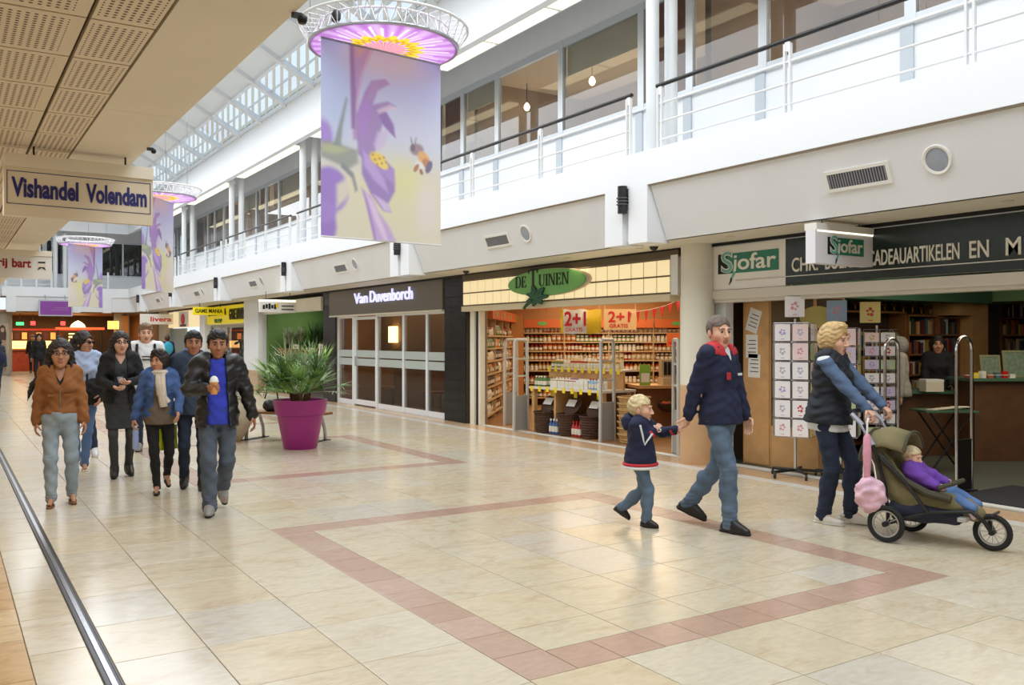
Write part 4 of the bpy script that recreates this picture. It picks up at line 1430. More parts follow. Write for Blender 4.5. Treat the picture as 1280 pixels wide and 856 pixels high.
# till counter, till, fruit-like baskets, boards
t = thing('till_counter', 'wooden till counter with a beige ledge inside the health food shop', 'counter', (10.35, 10.95, 0), math.radians(-25))
B(-.75, .62, .0, .06, 0, .8).build('front_panel', m_woodd, t)
B(-.8, .65, -.12, .5, .8, .85).build('countertop', m_tanwall, t)
for x in (-.7, .5):
    B(x, x + .05, .3, .4, 0, .8).build('leg', m_black, t)
t = thing('cash_register', 'beige cash register with dark keys on the till counter', 'cash register', (10.28, 11.1, .85), math.radians(-25))
B(-.22, .22, -.16, .16, 0, .12).build('drawer', M('till_beige', hexc(196, 176, 142), .5), t)
B(-.2, .2, .0, .16, .12, .42).build('housing', M('till_beige2', hexc(180, 160, 128), .5), t)
for i in range(5):
    B(-.16 + i * .065, -.11 + i * .065, -.012, 0, .16, .38).build('display_strip', m_black, t)
t = thing('leaflet_stand', 'green and white leaflet holder at the edge of the till counter', 'leaflet holder', (9.75, 11.2, .85), math.radians(-25))
B(-.09, .09, -.01, .01, 0, .34).build('panel', M('leaflet_green', hexc(140, 186, 70), .5), t)
B(-.07, .07, -.014, -.01, .05, .2).build('sheet', m_wpaper, t)
for i, (x, y) in enumerate([(10.05, 10.95), (10.4, 10.75)]):
    t = thing('wicker_basket', '%s brown basket of packets hanging on the front of the till counter' % ['first', 'second'][i], 'basket', (x, y, .42), math.radians(-25))
    MB().lathe([(.10, 0), (.17, .05), (.2, .14), (.185, .14), (.15, .05), (.09, .02)], n=20).build('bowl', m_wick, t)
    for k in range(5):
        a = k * 1.25
        MB().lathe([(.01, 0), (.05, .03), (.05, .07), (.01, .1)], (.09 * math.cos(a), .09 * math.sin(a), .07), 8).build('packet', m_prod[(2, 7, 4, 5, 2)[k]], t)
for i, (x, y, z, ang) in enumerate([(12.6, 13.6, 1.45, -30), (12.3, 12.4, 1.35, -30), (11.6, 11.3, 1.12, -20)]):
    t = thing('price_board', ['orange hanging price board deep in the health food shop', 'yellow price board on the rear shelf gondola', 'yellow price board by the till'][i], 'price board', (x, y, z), math.radians(ang))
    B(-.14, .14, -.006, .006, 0, .28).build('panel', (m_header, m_yellow, m_yellow)[i], t)
    B(-.1, .1, -.01, -.006, .05, .1).build('printed_bar', m_red, t)
    MB().cyl((0, 0, -z), (0, 0, 0), .01, n=6).build('pole', m_black, t)

# 2+1 banner and bunting
t = thing('promo_banner', 'white and yellow paper banner with large red numerals hung in the shop entrance', 'banner', (8.75, 11.62, 1.70), math.radians(-32.56))
mb = MB()
nu = 14
vs, fs = [], []
for j in range(2):
    for i in range(nu + 1):
        u = -.33 + .66 * i / nu
        vs.append((u, .03 * math.sin(i * .7), j * .39 + .01 * math.sin(i * 1.1)))
for i in range(nu):
    fs.append((i, i + 1, nu + 1 + i + 1, nu + 1 + i))
m_by = M('banner_yellow', hexc(250, 208, 40), .5)
me = MB().add(vs, fs).mesh('sheet', [m_wpaper, m_by])
for p_ in me.polygons:
    if p_.center.x > .08 or p_.center.x < -.29: p_.material_index = 1
o = link('sheet', me, t)
sol = o.modifiers.new('thickness', 'SOLIDIFY'); sol.thickness = .002
text('2+1', m_red, (-.27, -.035, .12), .35, .24, 'cross', t, .03, .004)
text('GRATIS', m_red, (-.26, -.035, .03), .28, .065, 'cross', t, .01, .004)
for x in (-.3, .3):
    MB().cyl((x, 0, .38), (x, 0, 1.1), .003, n=5).build('cord', m_wpaper, t)
t = thing('promo_banner', 'second, half-hidden banner with red numerals deeper in the health food shop', 'banner', (10.5, 12.75, 1.78), math.radians(-32.56))
B(-.3, .3, -.004, .004, 0, .38).build('sheet', M('banner_buff', hexc(226, 190, 140), .6), t)
text('2+1', m_red, (-.22, -.01, .14), .40, .2, 'cross', t, .02, .004)
text('GRATIS', m_red, (-.2, -.01, .04), .34, .07, 'cross', t, .01, .004)
for x in (-.28, .28):
    MB().cyl((x, 0, .38), (x, 0, 1.02), .003, n=5).build('cord', m_wpaper, t)


def bunting(lab, pts):
    t = thing('bunting', lab, 'bunting', pts[0])
    o = Vector(pts[0])
    q = [Vector(p) - o for p in pts]
    MB().tube([tuple(p) for p in q], .004, 5).build('string', m_wpaper, t)
    for i in range(len(q) - 1):
        for f in (.3, .8):
            c_ = q[i].lerp(q[i + 1], f)
            d = (q[i + 1] - q[i]); d.z = 0; d.normalize()
            mb = MB()
            nrm = Vector((-d.y, d.x, 0)) * .002
            V = [c_ - d * .085, c_ + d * .085, c_ + Vector((0, 0, -.20))]
            mb.add([tuple(v - nrm) for v in V] + [tuple(v + nrm) for v in V], [(0, 1, 2), (5, 4, 3), (0, 3, 4, 1), (1, 4, 5, 2), (2, 5, 3, 0)])
            mb.build('pennant', m_red, t)


bunting('string of red pennants on the side wall half of the health food shop', [(11.6, 17.6, 2.42), (10.84, 16.4, 2.36), (10.07, 14.93, 2.33), (9.3, 13.3, 2.3)])
bunting('string of red pennants over the till of the health food shop', [(10.95, 13.4, 2.1), (10.6, 12.5, 2.1), (10.36, 11.78, 2.12), (10.2, 11.2, 2.17), (10.0, 10.6, 2.26)])

# ------------------------------------------------------------------ grey closed shop
t = thing('shop_sign', 'plain grey-brown fascia board with raised pale blue-white lettering', 'sign', (8.38, 18.7, 2.20))
m_greysign = M('grey_fascia', hexc(112, 106, 98), .5, noise=.04, nscale=2)
B(0, .16, -3.0, 3.15, 0, .63).build('board', m_greysign, t)
B(-.01, .1, -3.0, 3.15, -.04, 0).build('bottom_trim', m_cream, t)
m_vd = M('letter_blue_white', hexc(214, 216, 250), .4, emit=(.62, .64, 1.0), estr=.75)
m_vdd = M('letter_edge', hexc(110, 110, 160), .5)
text('Van', m_vd, (-.02, 1.42, .25), .80, .25, 'store', t, .01, .03)
text('Duvenborch', m_vd, (-.02, .48, .25), 2.22, .27, 'store', t, .01, .03)
shop = st('wall_closed_shop', B(9.50, 9.6, 15.7, 21.5, 0, 2.84), M('closed_back', hexc(122, 92, 66), .7, noise=.15, nscale=2))
B(8.6, 9.5, 15.66, 15.72, 0, 2.84).build('wall_side', M('closed_side', hexc(70, 54, 44), .8), kind='structure')
B(8.6, 9.5, 21.48, 21.54, 0, 2.84).build('wall_side', m_woodd, kind='structure')
B(8.6, 9.5, 15.7, 21.5, 2.80, 2.84).build('ceiling_shop', M('closed_ceiling', hexc(120, 100, 80), .8), kind='structure')
B(8.6, 9.5, 15.7, 21.5, -.006, .002).build('floor_shop', M('closed_floor', hexc(120, 92, 66), .5), kind='structure')
m_tglass = glass('dark_shop_glass', (.74, .72, .70), .55)
m_frost = M('frosted_band', hexc(176, 186, 182), .5)
ym = [15.68, 16.55, 17.66, 19.05, 20.40, 21.47]
ym = [15.70, 16.56, 17.68, 19.07, 20.46, 21.46]
for i in range(5):
    a, b_ = ym[i], ym[i + 1]
    door = i == 3
    if door:
        d = st('door_1', MB().box(8.47, 8.53, a + .03, a + .10, .03, 2.14).box(8.47, 8.53, b_ - .14, b_ - .03, .03, 2.14).box(8.47, 8.53, a + .1, b_ - .14, 2.07, 2.14).box(8.47, 8.53, a + .1, b_ - .14, .03, .15), m_frame)
        B(8.495, 8.503, a + .1, b_ - .14, .15, 2.07).build('pane', m_tglass, d)
        for z in (.0, .0):
            pass
        for (z0, z1) in ((.97, 1.14), (1.17, 1.34)):
            B(8.486, 8.494, a + .1, b_ - .14, z0, z1).build('frosted_band', m_frost, d)
        MB().tube([(8.45, b_ - .2, .95), (8.43, b_ - .2, .97), (8.43, b_ - .2, 1.18), (8.45, b_ - .2, 1.2)], .012, 8).build('door_handle', m_steel, d)
    else:
        nwin += 1
        d = st('window_%d' % nwin, MB().box(8.47, 8.54, a - .045, a + .045, 0, 2.2).box(8.475, 8.535, a + .045, b_, 0, .12).box(8.475, 8.535, a + .045, b_, 2.12, 2.2), m_frame)
        B(8.495, 8.503, a + .04, b_ - .04, .12, 2.12).build('pane', m_tglass, d)
        for (z0, z1) in ((.97, 1.14), (1.17, 1.34)):
            B(8.486, 8.494, a + .045, b_ - .045, z0, z1).build('frosted_band', m_frost, d)
st('trim_11', MB().box(8.46, 8.55, 21.42, 21.52, 0, 2.2).box(8.46, 8.55, 19.02, 19.12, 0, 2.2).box(8.46, 8.55, 20.4, 20.52, 0, 2.2), m_frame)
t = thing('wall_lamp', 'square glowing yellow lamp on the back wall of the closed grey shop', 'lamp', (9.38, 20.25, 1.72))
B(0, .1, -.17, .17, -.2, .2).build('shade', M('lamp_yellow', (1, .8, .4), emit=(1.0, .74, .28), estr=5), t)
B(.1, .12, -.05, .05, -.05, .05).build('bracket', m_black, t)
for i, (y, s) in enumerate([(16.2, .9), (17.3, .7), (20.0, .8)]):
    t = thing('waiting_chair', ['dark chair dimly seen behind the nearest closed shop pane', 'dark red chair dimly seen behind the second closed shop pane', 'wooden chair dimly seen behind the closed shop door'][i], 'chair', (9.1, y, 0), .6 * i)
    mt = (m_black, m_curtain, m_woodd)[i]
    B(-.22, .22, -.22, .22, .42, .47).build('seat', mt, t)
    B(.18, .22, -.22, .22, .47, .9).build('backrest', mt, t)
    for xx in (-.19, .19):
        for yy in (-.19, .19):
            MB().cyl((xx, yy, 0), (xx, yy, .42), .014, n=6).build('leg', m_black, t)

# ------------------------------------------------------------------ plant shop
m_gwall = M('green_wall', hexc(86, 122, 56), .7, noise=.1, nscale=2)
ps = st('wall_plant_shop', B(11.6, 11.7, 22.3, 27.3, 0, 2.84), m_gwall)
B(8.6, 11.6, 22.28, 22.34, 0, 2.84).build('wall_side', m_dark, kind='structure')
B(8.5, 11.6, 27.3, 27.5, 0, 2.84).build('wall_side', m_gwall, kind='structure')
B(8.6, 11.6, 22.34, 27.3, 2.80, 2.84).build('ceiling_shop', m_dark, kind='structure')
B(8.6, 11.6, 22.34, 27.3, -.006, .002).build('floor_shop', M('plant_floor', hexc(70, 64, 56), .5), kind='structure')
st('trim_12', B(8.36, 8.56, 22.4, 27.3, 2.36, 2.72), m_cream)
m_leaf = [M('leaf_dark', hexc(36, 66, 34), .5, var=.25), M('leaf_mid', hexc(84, 128, 52), .5, var=.25), M('leaf_grey', hexc(130, 142, 110), .6, var=.2), M('leaf_light', hexc(132, 168, 84), .5, var=.2)]
t = thing('plant_shelf', 'brown wooden plant shelf against the green wall', 'shelf', (9.85, 26.75, 0))
B(-1.15, 1.15, -.2, .25, 1.14, 1.32).build('board', m_woodd, t)
for y in (-1.05, 0, 1.05):
    B(y - .04, y + .04, .05, .15, 0, 1.14).build('support', m_woodd, t)
m_pot = M('pot_white', hexc(222, 216, 196), .5)


def leaf_blade(mb, base, d, L, w, bend=.3, m=0, seg=4):
    d = Vector(d).normalized()
    side = d.cross(Vector((0, 0, 1)))
    side = side.normalized() if side.length > 1e-3 else Vector((1, 0, 0))
    p = Vector(base)
    vs = []
    for i in range(seg + 1):
        f = i / seg
        ww = w * (1 - f) ** .7 * (.5 + min(f * 3, .5)) if i < seg else .001
        vs += [tuple(p - side * ww / 2), tuple(p + side * ww / 2)]
        d = (d + Vector((0, 0, -bend / seg))).normalized()
        p = p + d * (L / seg)
    mb.add(vs, [(2 * i, 2 * i + 1, 2 * i + 3, 2 * i + 2) for i in range(seg)], m)


ORD = 'first second third fourth fifth sixth seventh eighth ninth tenth eleventh twelfth thirteenth'.split()
KINDS_P = ['dark bushy', 'pale grey-green', 'mid green', 'light green']
for i in range(10):
    y = 10.78 - i * .205
    kind = (0, 0, 0, 0, 0, 0, 2, 1, 1, 1)[i]
    t = thing('potted_plant', '%s potted plant, %s along the wooden shelf from its inner end' % (KINDS_P[kind], ORD[i]), 'plant', (y, 26.76, 1.3215))
    MB().lathe([(.06, 0), (.08, .13), (.085, .13), (.07, .12)], n=14).build('pot', m_pot if i in (1, 3, 4, 8, 11) else m_black, t)
    mb = MB()
    for q in range(60):
        a = R1.uniform(0, 6.283)
        e = R1.uniform(.65, 1.5)
        leaf_blade(mb, (0, 0, .1 + R1.uniform(0, .15)), (math.cos(a) * math.cos(e) * .7, math.sin(a) * math.cos(e) * .45, math.sin(e)), R1.uniform(.35, .75) * (1.1 if kind == 0 else .8), R1.uniform(.03, .06), R1.uniform(.2, 1.0), seg=3)
    mb.build('foliage', m_leaf[{0: 0, 1: 2, 2: 1}[kind]], t)
for i, y in enumerate((10.5, 10.3, 10.1, 9.95, 9.6, 9.1)):
    t = thing('price_card', 'little white price card on the plant shelf front, %s from its inner end' % ORD[i], 'price card', (y, 26.535, 1.20 + .1 * (i % 2)))
    B(-.09, .09, 0, .01, 0, .13).build('card', m_pages, t)
    B(-.06, .06, -.002, 0, .06, .075).build('printed_line', m_black, t)

# ------------------------------------------------------------------ yellow game shop and the shops beyond
m_gmy = M('game_yellow', hexc(248, 222, 10), .45, emit=(1, .85, 0), estr=.12)
st('column', B(8.25, 8.6, 27.55, 29.1, .62, 2.84), m_white)
st('column', B(8.22, 8.62, 27.5, 29.15, 0, .62), M('column_stone', hexc(196, 164, 136), .5, noise=.1))
st('column', B(8.25, 8.6, 34.2, 35.0, 0, 2.84), m_white)
st('column', B(8.25, 8.6, 41.3, 42.6, 0, 2.84), M('column_beige', hexc(176, 166, 148), .6))
t = thing('shop_sign', 'big yellow fascia sign of the game shop with black and green lettering', 'sign', (8.32, 31.4, 2.14))
B(0, .14, -2.3, 2.75, 0, .62).build('panel', m_gmy, t)
m_gmg = M('game_green', hexc(20, 110, 50), .5)
m_gmk = M('game_black', hexc(14, 20, 14), .5)
text('GAME', m_gmk, (-.01, 2.55, .30), 1.15, .24, 'store', t, .02, .02)
text('MANIA', m_gmk, (-.01, 1.25, .30), 1.2, .24, 'store', t, .02, .02)
text('GAME', m_gmk, (-.01, -.35, .12), .80, .38, 'store', t, .03, .02)
text('MANIA', m_gmk, (-.01, -1.25, .12), .90, .38, 'store', t, .03, .02)
text('PS2 PSP', m_gmg, (-.01, 1.6, .04), 1.0, .14, 'store', t, .0, .02)
t = thing('projecting_sign', 'small yellow projecting sign with black capitals before the game shop', 'sign', (7.85, 31.6, 2.56))
B(-.62, .42, -.05, .05, -.13, .14).build('panel', m_gmy, t)
for x in (-.4, .3):
    MB().cyl((x, 0, .14), (x, 0, .29), .01, n=6).build('hanger', m_black, t)
text('GAME MANIA', m_gmk, (-.56, -.05, -.06), .92, .14, 'cross', t, .02, .01)
gsw = st('wall_game_shop', B(9.9, 10.0, 29.1, 41.6, 0, 2.84), M('game_back', hexc(36, 34, 38), .7))
B(8.6, 9.9, 34.4, 34.6, 0, 2.84).build('wall_partition', m_white, kind='structure')
B(8.6, 9.9, 29.1, 41.4, 2.80, 2.84).build('ceiling_shop', m_shopceil, kind='structure')
B(9.84, 9.9, 35.0, 41.3, 0, 2.84).build('wall_panelling', m_tanwall, kind='structure')
nwin += 1
d = st('window_%d' % nwin, MB().box(8.47, 8.54, 29.2, 29.3, 0, 2.12).box(8.47, 8.54, 31.9, 32.0, 0, 2.12).box(8.47, 8.54, 34.1, 34.2, 0, 2.12).box(8.475, 8.535, 29.3, 31.9, 2.02, 2.12).box(8.475, 8.535, 32.0, 34.1, 2.02, 2.12), M('dark_frame', hexc(150, 152, 150), .4))
B(8.5, 8.51, 29.3, 31.9, .05, 2.02).build('pane', m_glass, d)
B(8.5, 8.51, 32.0, 34.1, .05, 2.02).build('pane', m_glass, d)
t = thing('window_poster', 'black and white circular window graphic of the game shop', 'poster', (8.6, 30.6, 1.1))
B(0, .02, -1.25, 1.25, -1.1, .9).build('sheet', M('poster_black', hexc(24, 24, 26), .5), t)
for k in range(26):
    a = k * .9
    r = .12 + .03 * k
    MB().prism([(.09 * math.cos(q) + r * math.cos(a), .13 * math.sin(q) + r * math.sin(a) * .9 - .1) for q in np.linspace(0, 6.283, 9)[:-1]], lambda u, v, kk: (-.004 + .004 * kk, u, v)).build('printed_blot', M('poster_grey', hexc(170, 165, 150), .6) if k % 2 else M('poster_dim', hexc(90, 88, 84), .6), t)
t = thing('projecting_sign', 'white projecting sign with a green and black logo beside the square pillar', 'sign', (7.5, 23.2, 2.45))
B(-.52, .44, -.06, .06, -.14, .14).build('box', m_signw, t)
B(-.52, .44, -.07, .07, .14, .19).build('light_bar', M('warm_bar', (1, .95, .8)), t)
for x in (-.35, .3):
    MB().cyl((x, 0, .19), (x, 0, .40), .008, n=6).build('hanger', m_black, t)
for i in range(5):
    B(-.45 + i * .075, -.39 + i * .075, -.066, -.06, -.06 + .02 * (i % 2), .05 + .02 * (i % 3)).build('logo_stroke', m_gmk, t)
B(-.1, -.03, -.068, -.06, -.02, .09).build('logo_leaf', m_yellow, t)
for i in range(2):
    B(.05, .38, -.066, -.06, -.08 + i * .09, -.045 + i * .09).build('printed_line', M('print_grey', hexc(90, 84, 80), .6), t)
t = thing('shop_sign', 'cream light box sign with a red emblem beyond the game shop', 'sign', (8.32, 38.0, 2.08))
B(0, .14, -3.0, 2.9, 0, .66).build('panel', m_lbox, t)
B(-.02, 0, -.9, .8, .02, .64).build('emblem_plate', m_signw, t)
MB().prism([(.28 * math.cos(a), .33 + .22 * math.sin(a)) for a in np.linspace(0, 6.283, 17)[:-1]], lambda u, v, k: (-.05 + .03 * k, u, v)).build('emblem', m_red, t)
B(-.04, -.02, -.5, .5, .02, .12).build('emblem_bar', m_black, t)
t = thing('projecting_sign', 'white projecting sign with red lettering near the far corner', 'sign', (7.75, 40.0, 2.42))
B(-.75, .65, -.06, .06, -.2, .24).build('box', m_signw, t)
for x in (-.5, .4):
    MB().cyl((x, 0, .24), (x, 0, .43), .01, n=6).build('hanger', m_black, t)
text('livera', m_red, (-.35, -.06, -.08), .85, .2, 'cross', t, .02, .01)
st('wall_beige_shop', B(8.5, 8.56, 38.4, 41.3, 0, 2.05), M('teal_grey_shutter', hexc(120, 140, 142), .5))
# ------------------------------------------------------------------ implicit-surface modelling for bodies and clothes
class Field:
    def __init__(s, lo, hi, vox):
        s.lo = np.array(lo, float)
        s.vox = vox
        s.n = np.maximum(4, np.ceil((np.array(hi) - s.lo) / vox).astype(int) + 1)
        s.ax = [s.lo[i] + vox * np.arange(s.n[i]) for i in range(3)]
        s.f = np.full(tuple(s.n), 9.0, np.float32)

    def _blk(s, lo, hi):
        a = np.clip(((np.array(lo) - s.lo) / s.vox).astype(int), 0, s.n)
        b = np.clip(((np.array(hi) - s.lo) / s.vox).astype(int) + 2, 0, s.n)
        if np.any(b - a < 1): return None, None
        sl = tuple(slice(i, j) for i, j in zip(a, b))
        g = [s.ax[0][sl[0]][:, None, None], s.ax[1][sl[1]][None, :, None], s.ax[2][sl[2]][None, None, :]]
        return sl, g

    def _mix(s, sl, d, k, sub=False):
        o = s.f[sl]
        if sub:
            d = -d
            if k > 0:
                h = np.maximum(k - np.abs(o - d), 0) / k
                s.f[sl] = np.maximum(o, d) + h * h * k * .25
            else:
                s.f[sl] = np.maximum(o, d)
        elif k > 0:
            h = np.maximum(k - np.abs(o - d), 0) / k
            s.f[sl] = np.minimum(o, d) - h * h * k * .25
        else:
            s.f[sl] = np.minimum(o, d)

    def cone(s, a, b, ra, rb=None, k=.03, sub=False):
        rb = ra if rb is None else rb
        a = np.array(a, float); b = np.array(b, float)
        m = max(k, .02) + 2 * s.vox + max(ra, rb)
        sl, g = s._blk(np.minimum(a, b) - m, np.maximum(a, b) + m)
        if sl is None: return s
        d = b - a
        L2 = max(d @ d, 1e-9)
        t = np.clip(((g[0] - a[0]) * d[0] + (g[1] - a[1]) * d[1] + (g[2] - a[2]) * d[2]) / L2, 0, 1)
        dist = np.sqrt((g[0] - a[0] - t * d[0]) ** 2 + (g[1] - a[1] - t * d[1]) ** 2 + (g[2] - a[2] - t * d[2]) ** 2) - (ra + (rb - ra) * t)
        s._mix(sl, dist, k, sub)
        return s

    def ell(s, c, r, R=None, k=.03, sub=False):
        c = np.array(c, float); r = np.array(r, float)
        m = r.max() + max(k, .02) + 2 * s.vox
        sl, g = s._blk(c - m, c + m)
        if sl is None: return s
        x, y, z = g[0] - c[0], g[1] - c[1], g[2] - c[2]
        if R is not None:
            x, y, z = [R[0][i] * x + R[1][i] * y + R[2][i] * z for i in range(3)]
        k0 = np.sqrt((x / r[0]) ** 2 + (y / r[1]) ** 2 + (z / r[2]) ** 2)
        k1 = np.sqrt((x / r[0] ** 2) ** 2 + (y / r[1] ** 2) ** 2 + (z / r[2] ** 2) ** 2)
        s._mix(sl, np.where(k1 > 1e-6, k0 * (k0 - 1) / np.maximum(k1, 1e-6), -r.min()), k, sub)
        return s

    def cut(s, fn):
        """keep only where fn(x, y, z) < 0"""
        g = [s.ax[0][:, None, None], s.ax[1][None, :, None], s.ax[2][None, None, :]]
        s.f = np.maximum(s.f, fn(*g).astype(np.float32))
        return s

    def wrinkle(s, amp, fr, ph=0.0):
        g = [s.ax[0][:, None, None], s.ax[1][None, :, None], s.ax[2][None, None, :]]
        w = np.sin(fr * (g[2] + .35 * g[0]) + ph + 2.1 * np.sin(fr * .37 * g[0] + 1.3) + 1.7 * np.sin(fr * .31 * g[1])) + .6 * np.sin(fr * 1.9 * (g[2] * .8 - g[0] * .6) + 2 * ph)
        s.f = s.f + (amp * w).astype(np.float32)
        return s

    def mesh(s):
        f = s.f
        c = np.stack([f[i:f.shape[0] - 1 + i, j:f.shape[1] - 1 + j, k:f.shape[2] - 1 + k] < 0 for i in (0, 1) for j in (0, 1) for k in (0, 1)])
        cnt = c.sum(0)
        act = (cnt > 0) & (cnt < 8)
        I = np.argwhere(act)
        if len(I) == 0: return np.zeros((0, 3)), np.zeros((0, 4), int)
        idx = np.full(act.shape, -1, int)
        idx[act] = np.arange(len(I))
        off = np.array([(i, j, k) for i in (0, 1) for j in (0, 1) for k in (0, 1)])
        V = np.stack([f[I[:, 0] + o[0], I[:, 1] + o[1], I[:, 2] + o[2]] for o in off], 1)
        acc = np.zeros((len(I), 3)); n = np.zeros(len(I))
        for a in range(8):
            for b in range(a + 1, 8):
                if np.abs(off[a] - off[b]).sum() != 1: continue
                va, vb = V[:, a], V[:, b]
                m = (va < 0) != (vb < 0)
                t = np.where(m, va / np.where(m, va - vb, 1), 0)
                p = off[a] + t[:, None] * (off[b] - off[a])
                acc += p * m[:, None]; n += m
        P = s.lo + s.vox * (I + acc / n[:, None])
        Q = []
        ins = f < 0
        for ax in range(3):
            o1, o2 = [(1, 2), (2, 0), (0, 1)][ax]
            a = [slice(None)] * 3; b = [slice(None)] * 3
            a[ax] = slice(0, -1); b[ax] = slice(1, None)
            ch = ins[tuple(a)] != ins[tuple(b)]
            E = np.argwhere(ch)
            E = E[(E[:, o1] > 0) & (E[:, o2] > 0) & (E[:, o1] < f.shape[o1] - 1) & (E[:, o2] < f.shape[o2] - 1)]
            if len(E) == 0: continue
            def cell(d1, d2):
                q = E.copy(); q[:, o1] += d1; q[:, o2] += d2
                return idx[q[:, 0], q[:, 1], q[:, 2]]
            q = np.stack([cell(-1, -1), cell(0, -1), cell(0, 0), cell(-1, 0)], 1)
            fl = ins[E[:, 0], E[:, 1], E[:, 2]]
            q[~fl] = q[~fl][:, ::-1]
            Q.append(q[(q >= 0).all(1)])
        return P, (np.concatenate(Q) if Q else np.zeros((0, 4), int))


def np_mesh(name, parts, mats):
    """parts: list of (points, quads, material index or array)"""
    vs, fs, ms = [], [], []
    o = 0
    for P, Q, m in parts:
        vs.append(P); fs.append(Q + o); o += len(P)
        ms.append(np.full(len(Q), m) if np.isscalar(m) else np.asarray(m))
    V = np.concatenate(vs); F = np.concatenate(fs); Mx = np.concatenate(ms).astype(np.int32)
    me = bpy.data.meshes.new(name)
    me.vertices.add(len(V)); me.vertices.foreach_set('co', V.astype(np.float32).ravel())
    me.loops.add(F.size); me.loops.foreach_set('vertex_index', F.astype(np.int32).ravel())
    me.polygons.add(len(F))
    me.polygons.foreach_set('loop_start', np.arange(0, F.size, 4, dtype=np.int32))
    me.polygons.foreach_set('loop_total', np.full(len(F), 4, np.int32))
    for m in mats: me.materials.append(m)
    me.polygons.foreach_set('material_index', Mx)
    me.polygons.foreach_set('use_smooth', np.ones(len(F), bool))
    me.update(calc_edges=True)
    return me


def solid(name, fld, mat, parent, k=0, **tags):
    P, Q = fld.mesh()
    if len(Q) == 0: return None
    return link(name, np_mesh(name, [(P, Q, 0)], [mat]), parent, **tags)


def cloth(name, col, rough=.85, noise=.10, nscale=14, bump=.25, bscale=90, **k):
    return M(name, hexc(*col), rough, noise=noise, nscale=nscale, bump=bump, bscale=bscale, **k)


SKIN = {'fair': M('skin_fair', hexc(226, 176, 150), .5, noise=.06, nscale=12),
        'tan': M('skin_tan', hexc(196, 142, 110), .5, noise=.06, nscale=12),
        'brown': M('skin_brown', hexc(172, 118, 88), .5, noise=.06, nscale=12)}
m_lips = M('lips', hexc(176, 110, 96), .45)
m_eyew = M('eye_white', hexc(186, 172, 160), .35)
m_iris = M('iris', hexc(44, 32, 26), .2)
V3 = lambda *a: np.array(a, float)


def rotz(a): return np.array([[math.cos(a), -math.sin(a), 0], [math.sin(a), math.cos(a), 0], [0, 0, 1]])
def rotx(a): return np.array([[1, 0, 0], [0, math.cos(a), -math.sin(a)], [0, math.sin(a), math.cos(a)]])
def roty(a): return np.array([[math.cos(a), 0, math.sin(a)], [0, 1, 0], [-math.sin(a), 0, math.cos(a)]])


def ik(a, c, l1, l2, pole):
    d = c - a
    D = np.linalg.norm(d)
    if D > (l1 + l2) * .999:
        c = a + d / D * (l1 + l2) * .999
        d = c - a; D = np.linalg.norm(d)
    x = (l1 * l1 - l2 * l2 + D * D) / (2 * D)
    h = math.sqrt(max(l1 * l1 - x * x, 0))
    u = d / D
    p = np.array(pole, float); p = p - u * (p @ u)
    p /= max(np.linalg.norm(p), 1e-6)
    return a + u * x + p * h, c


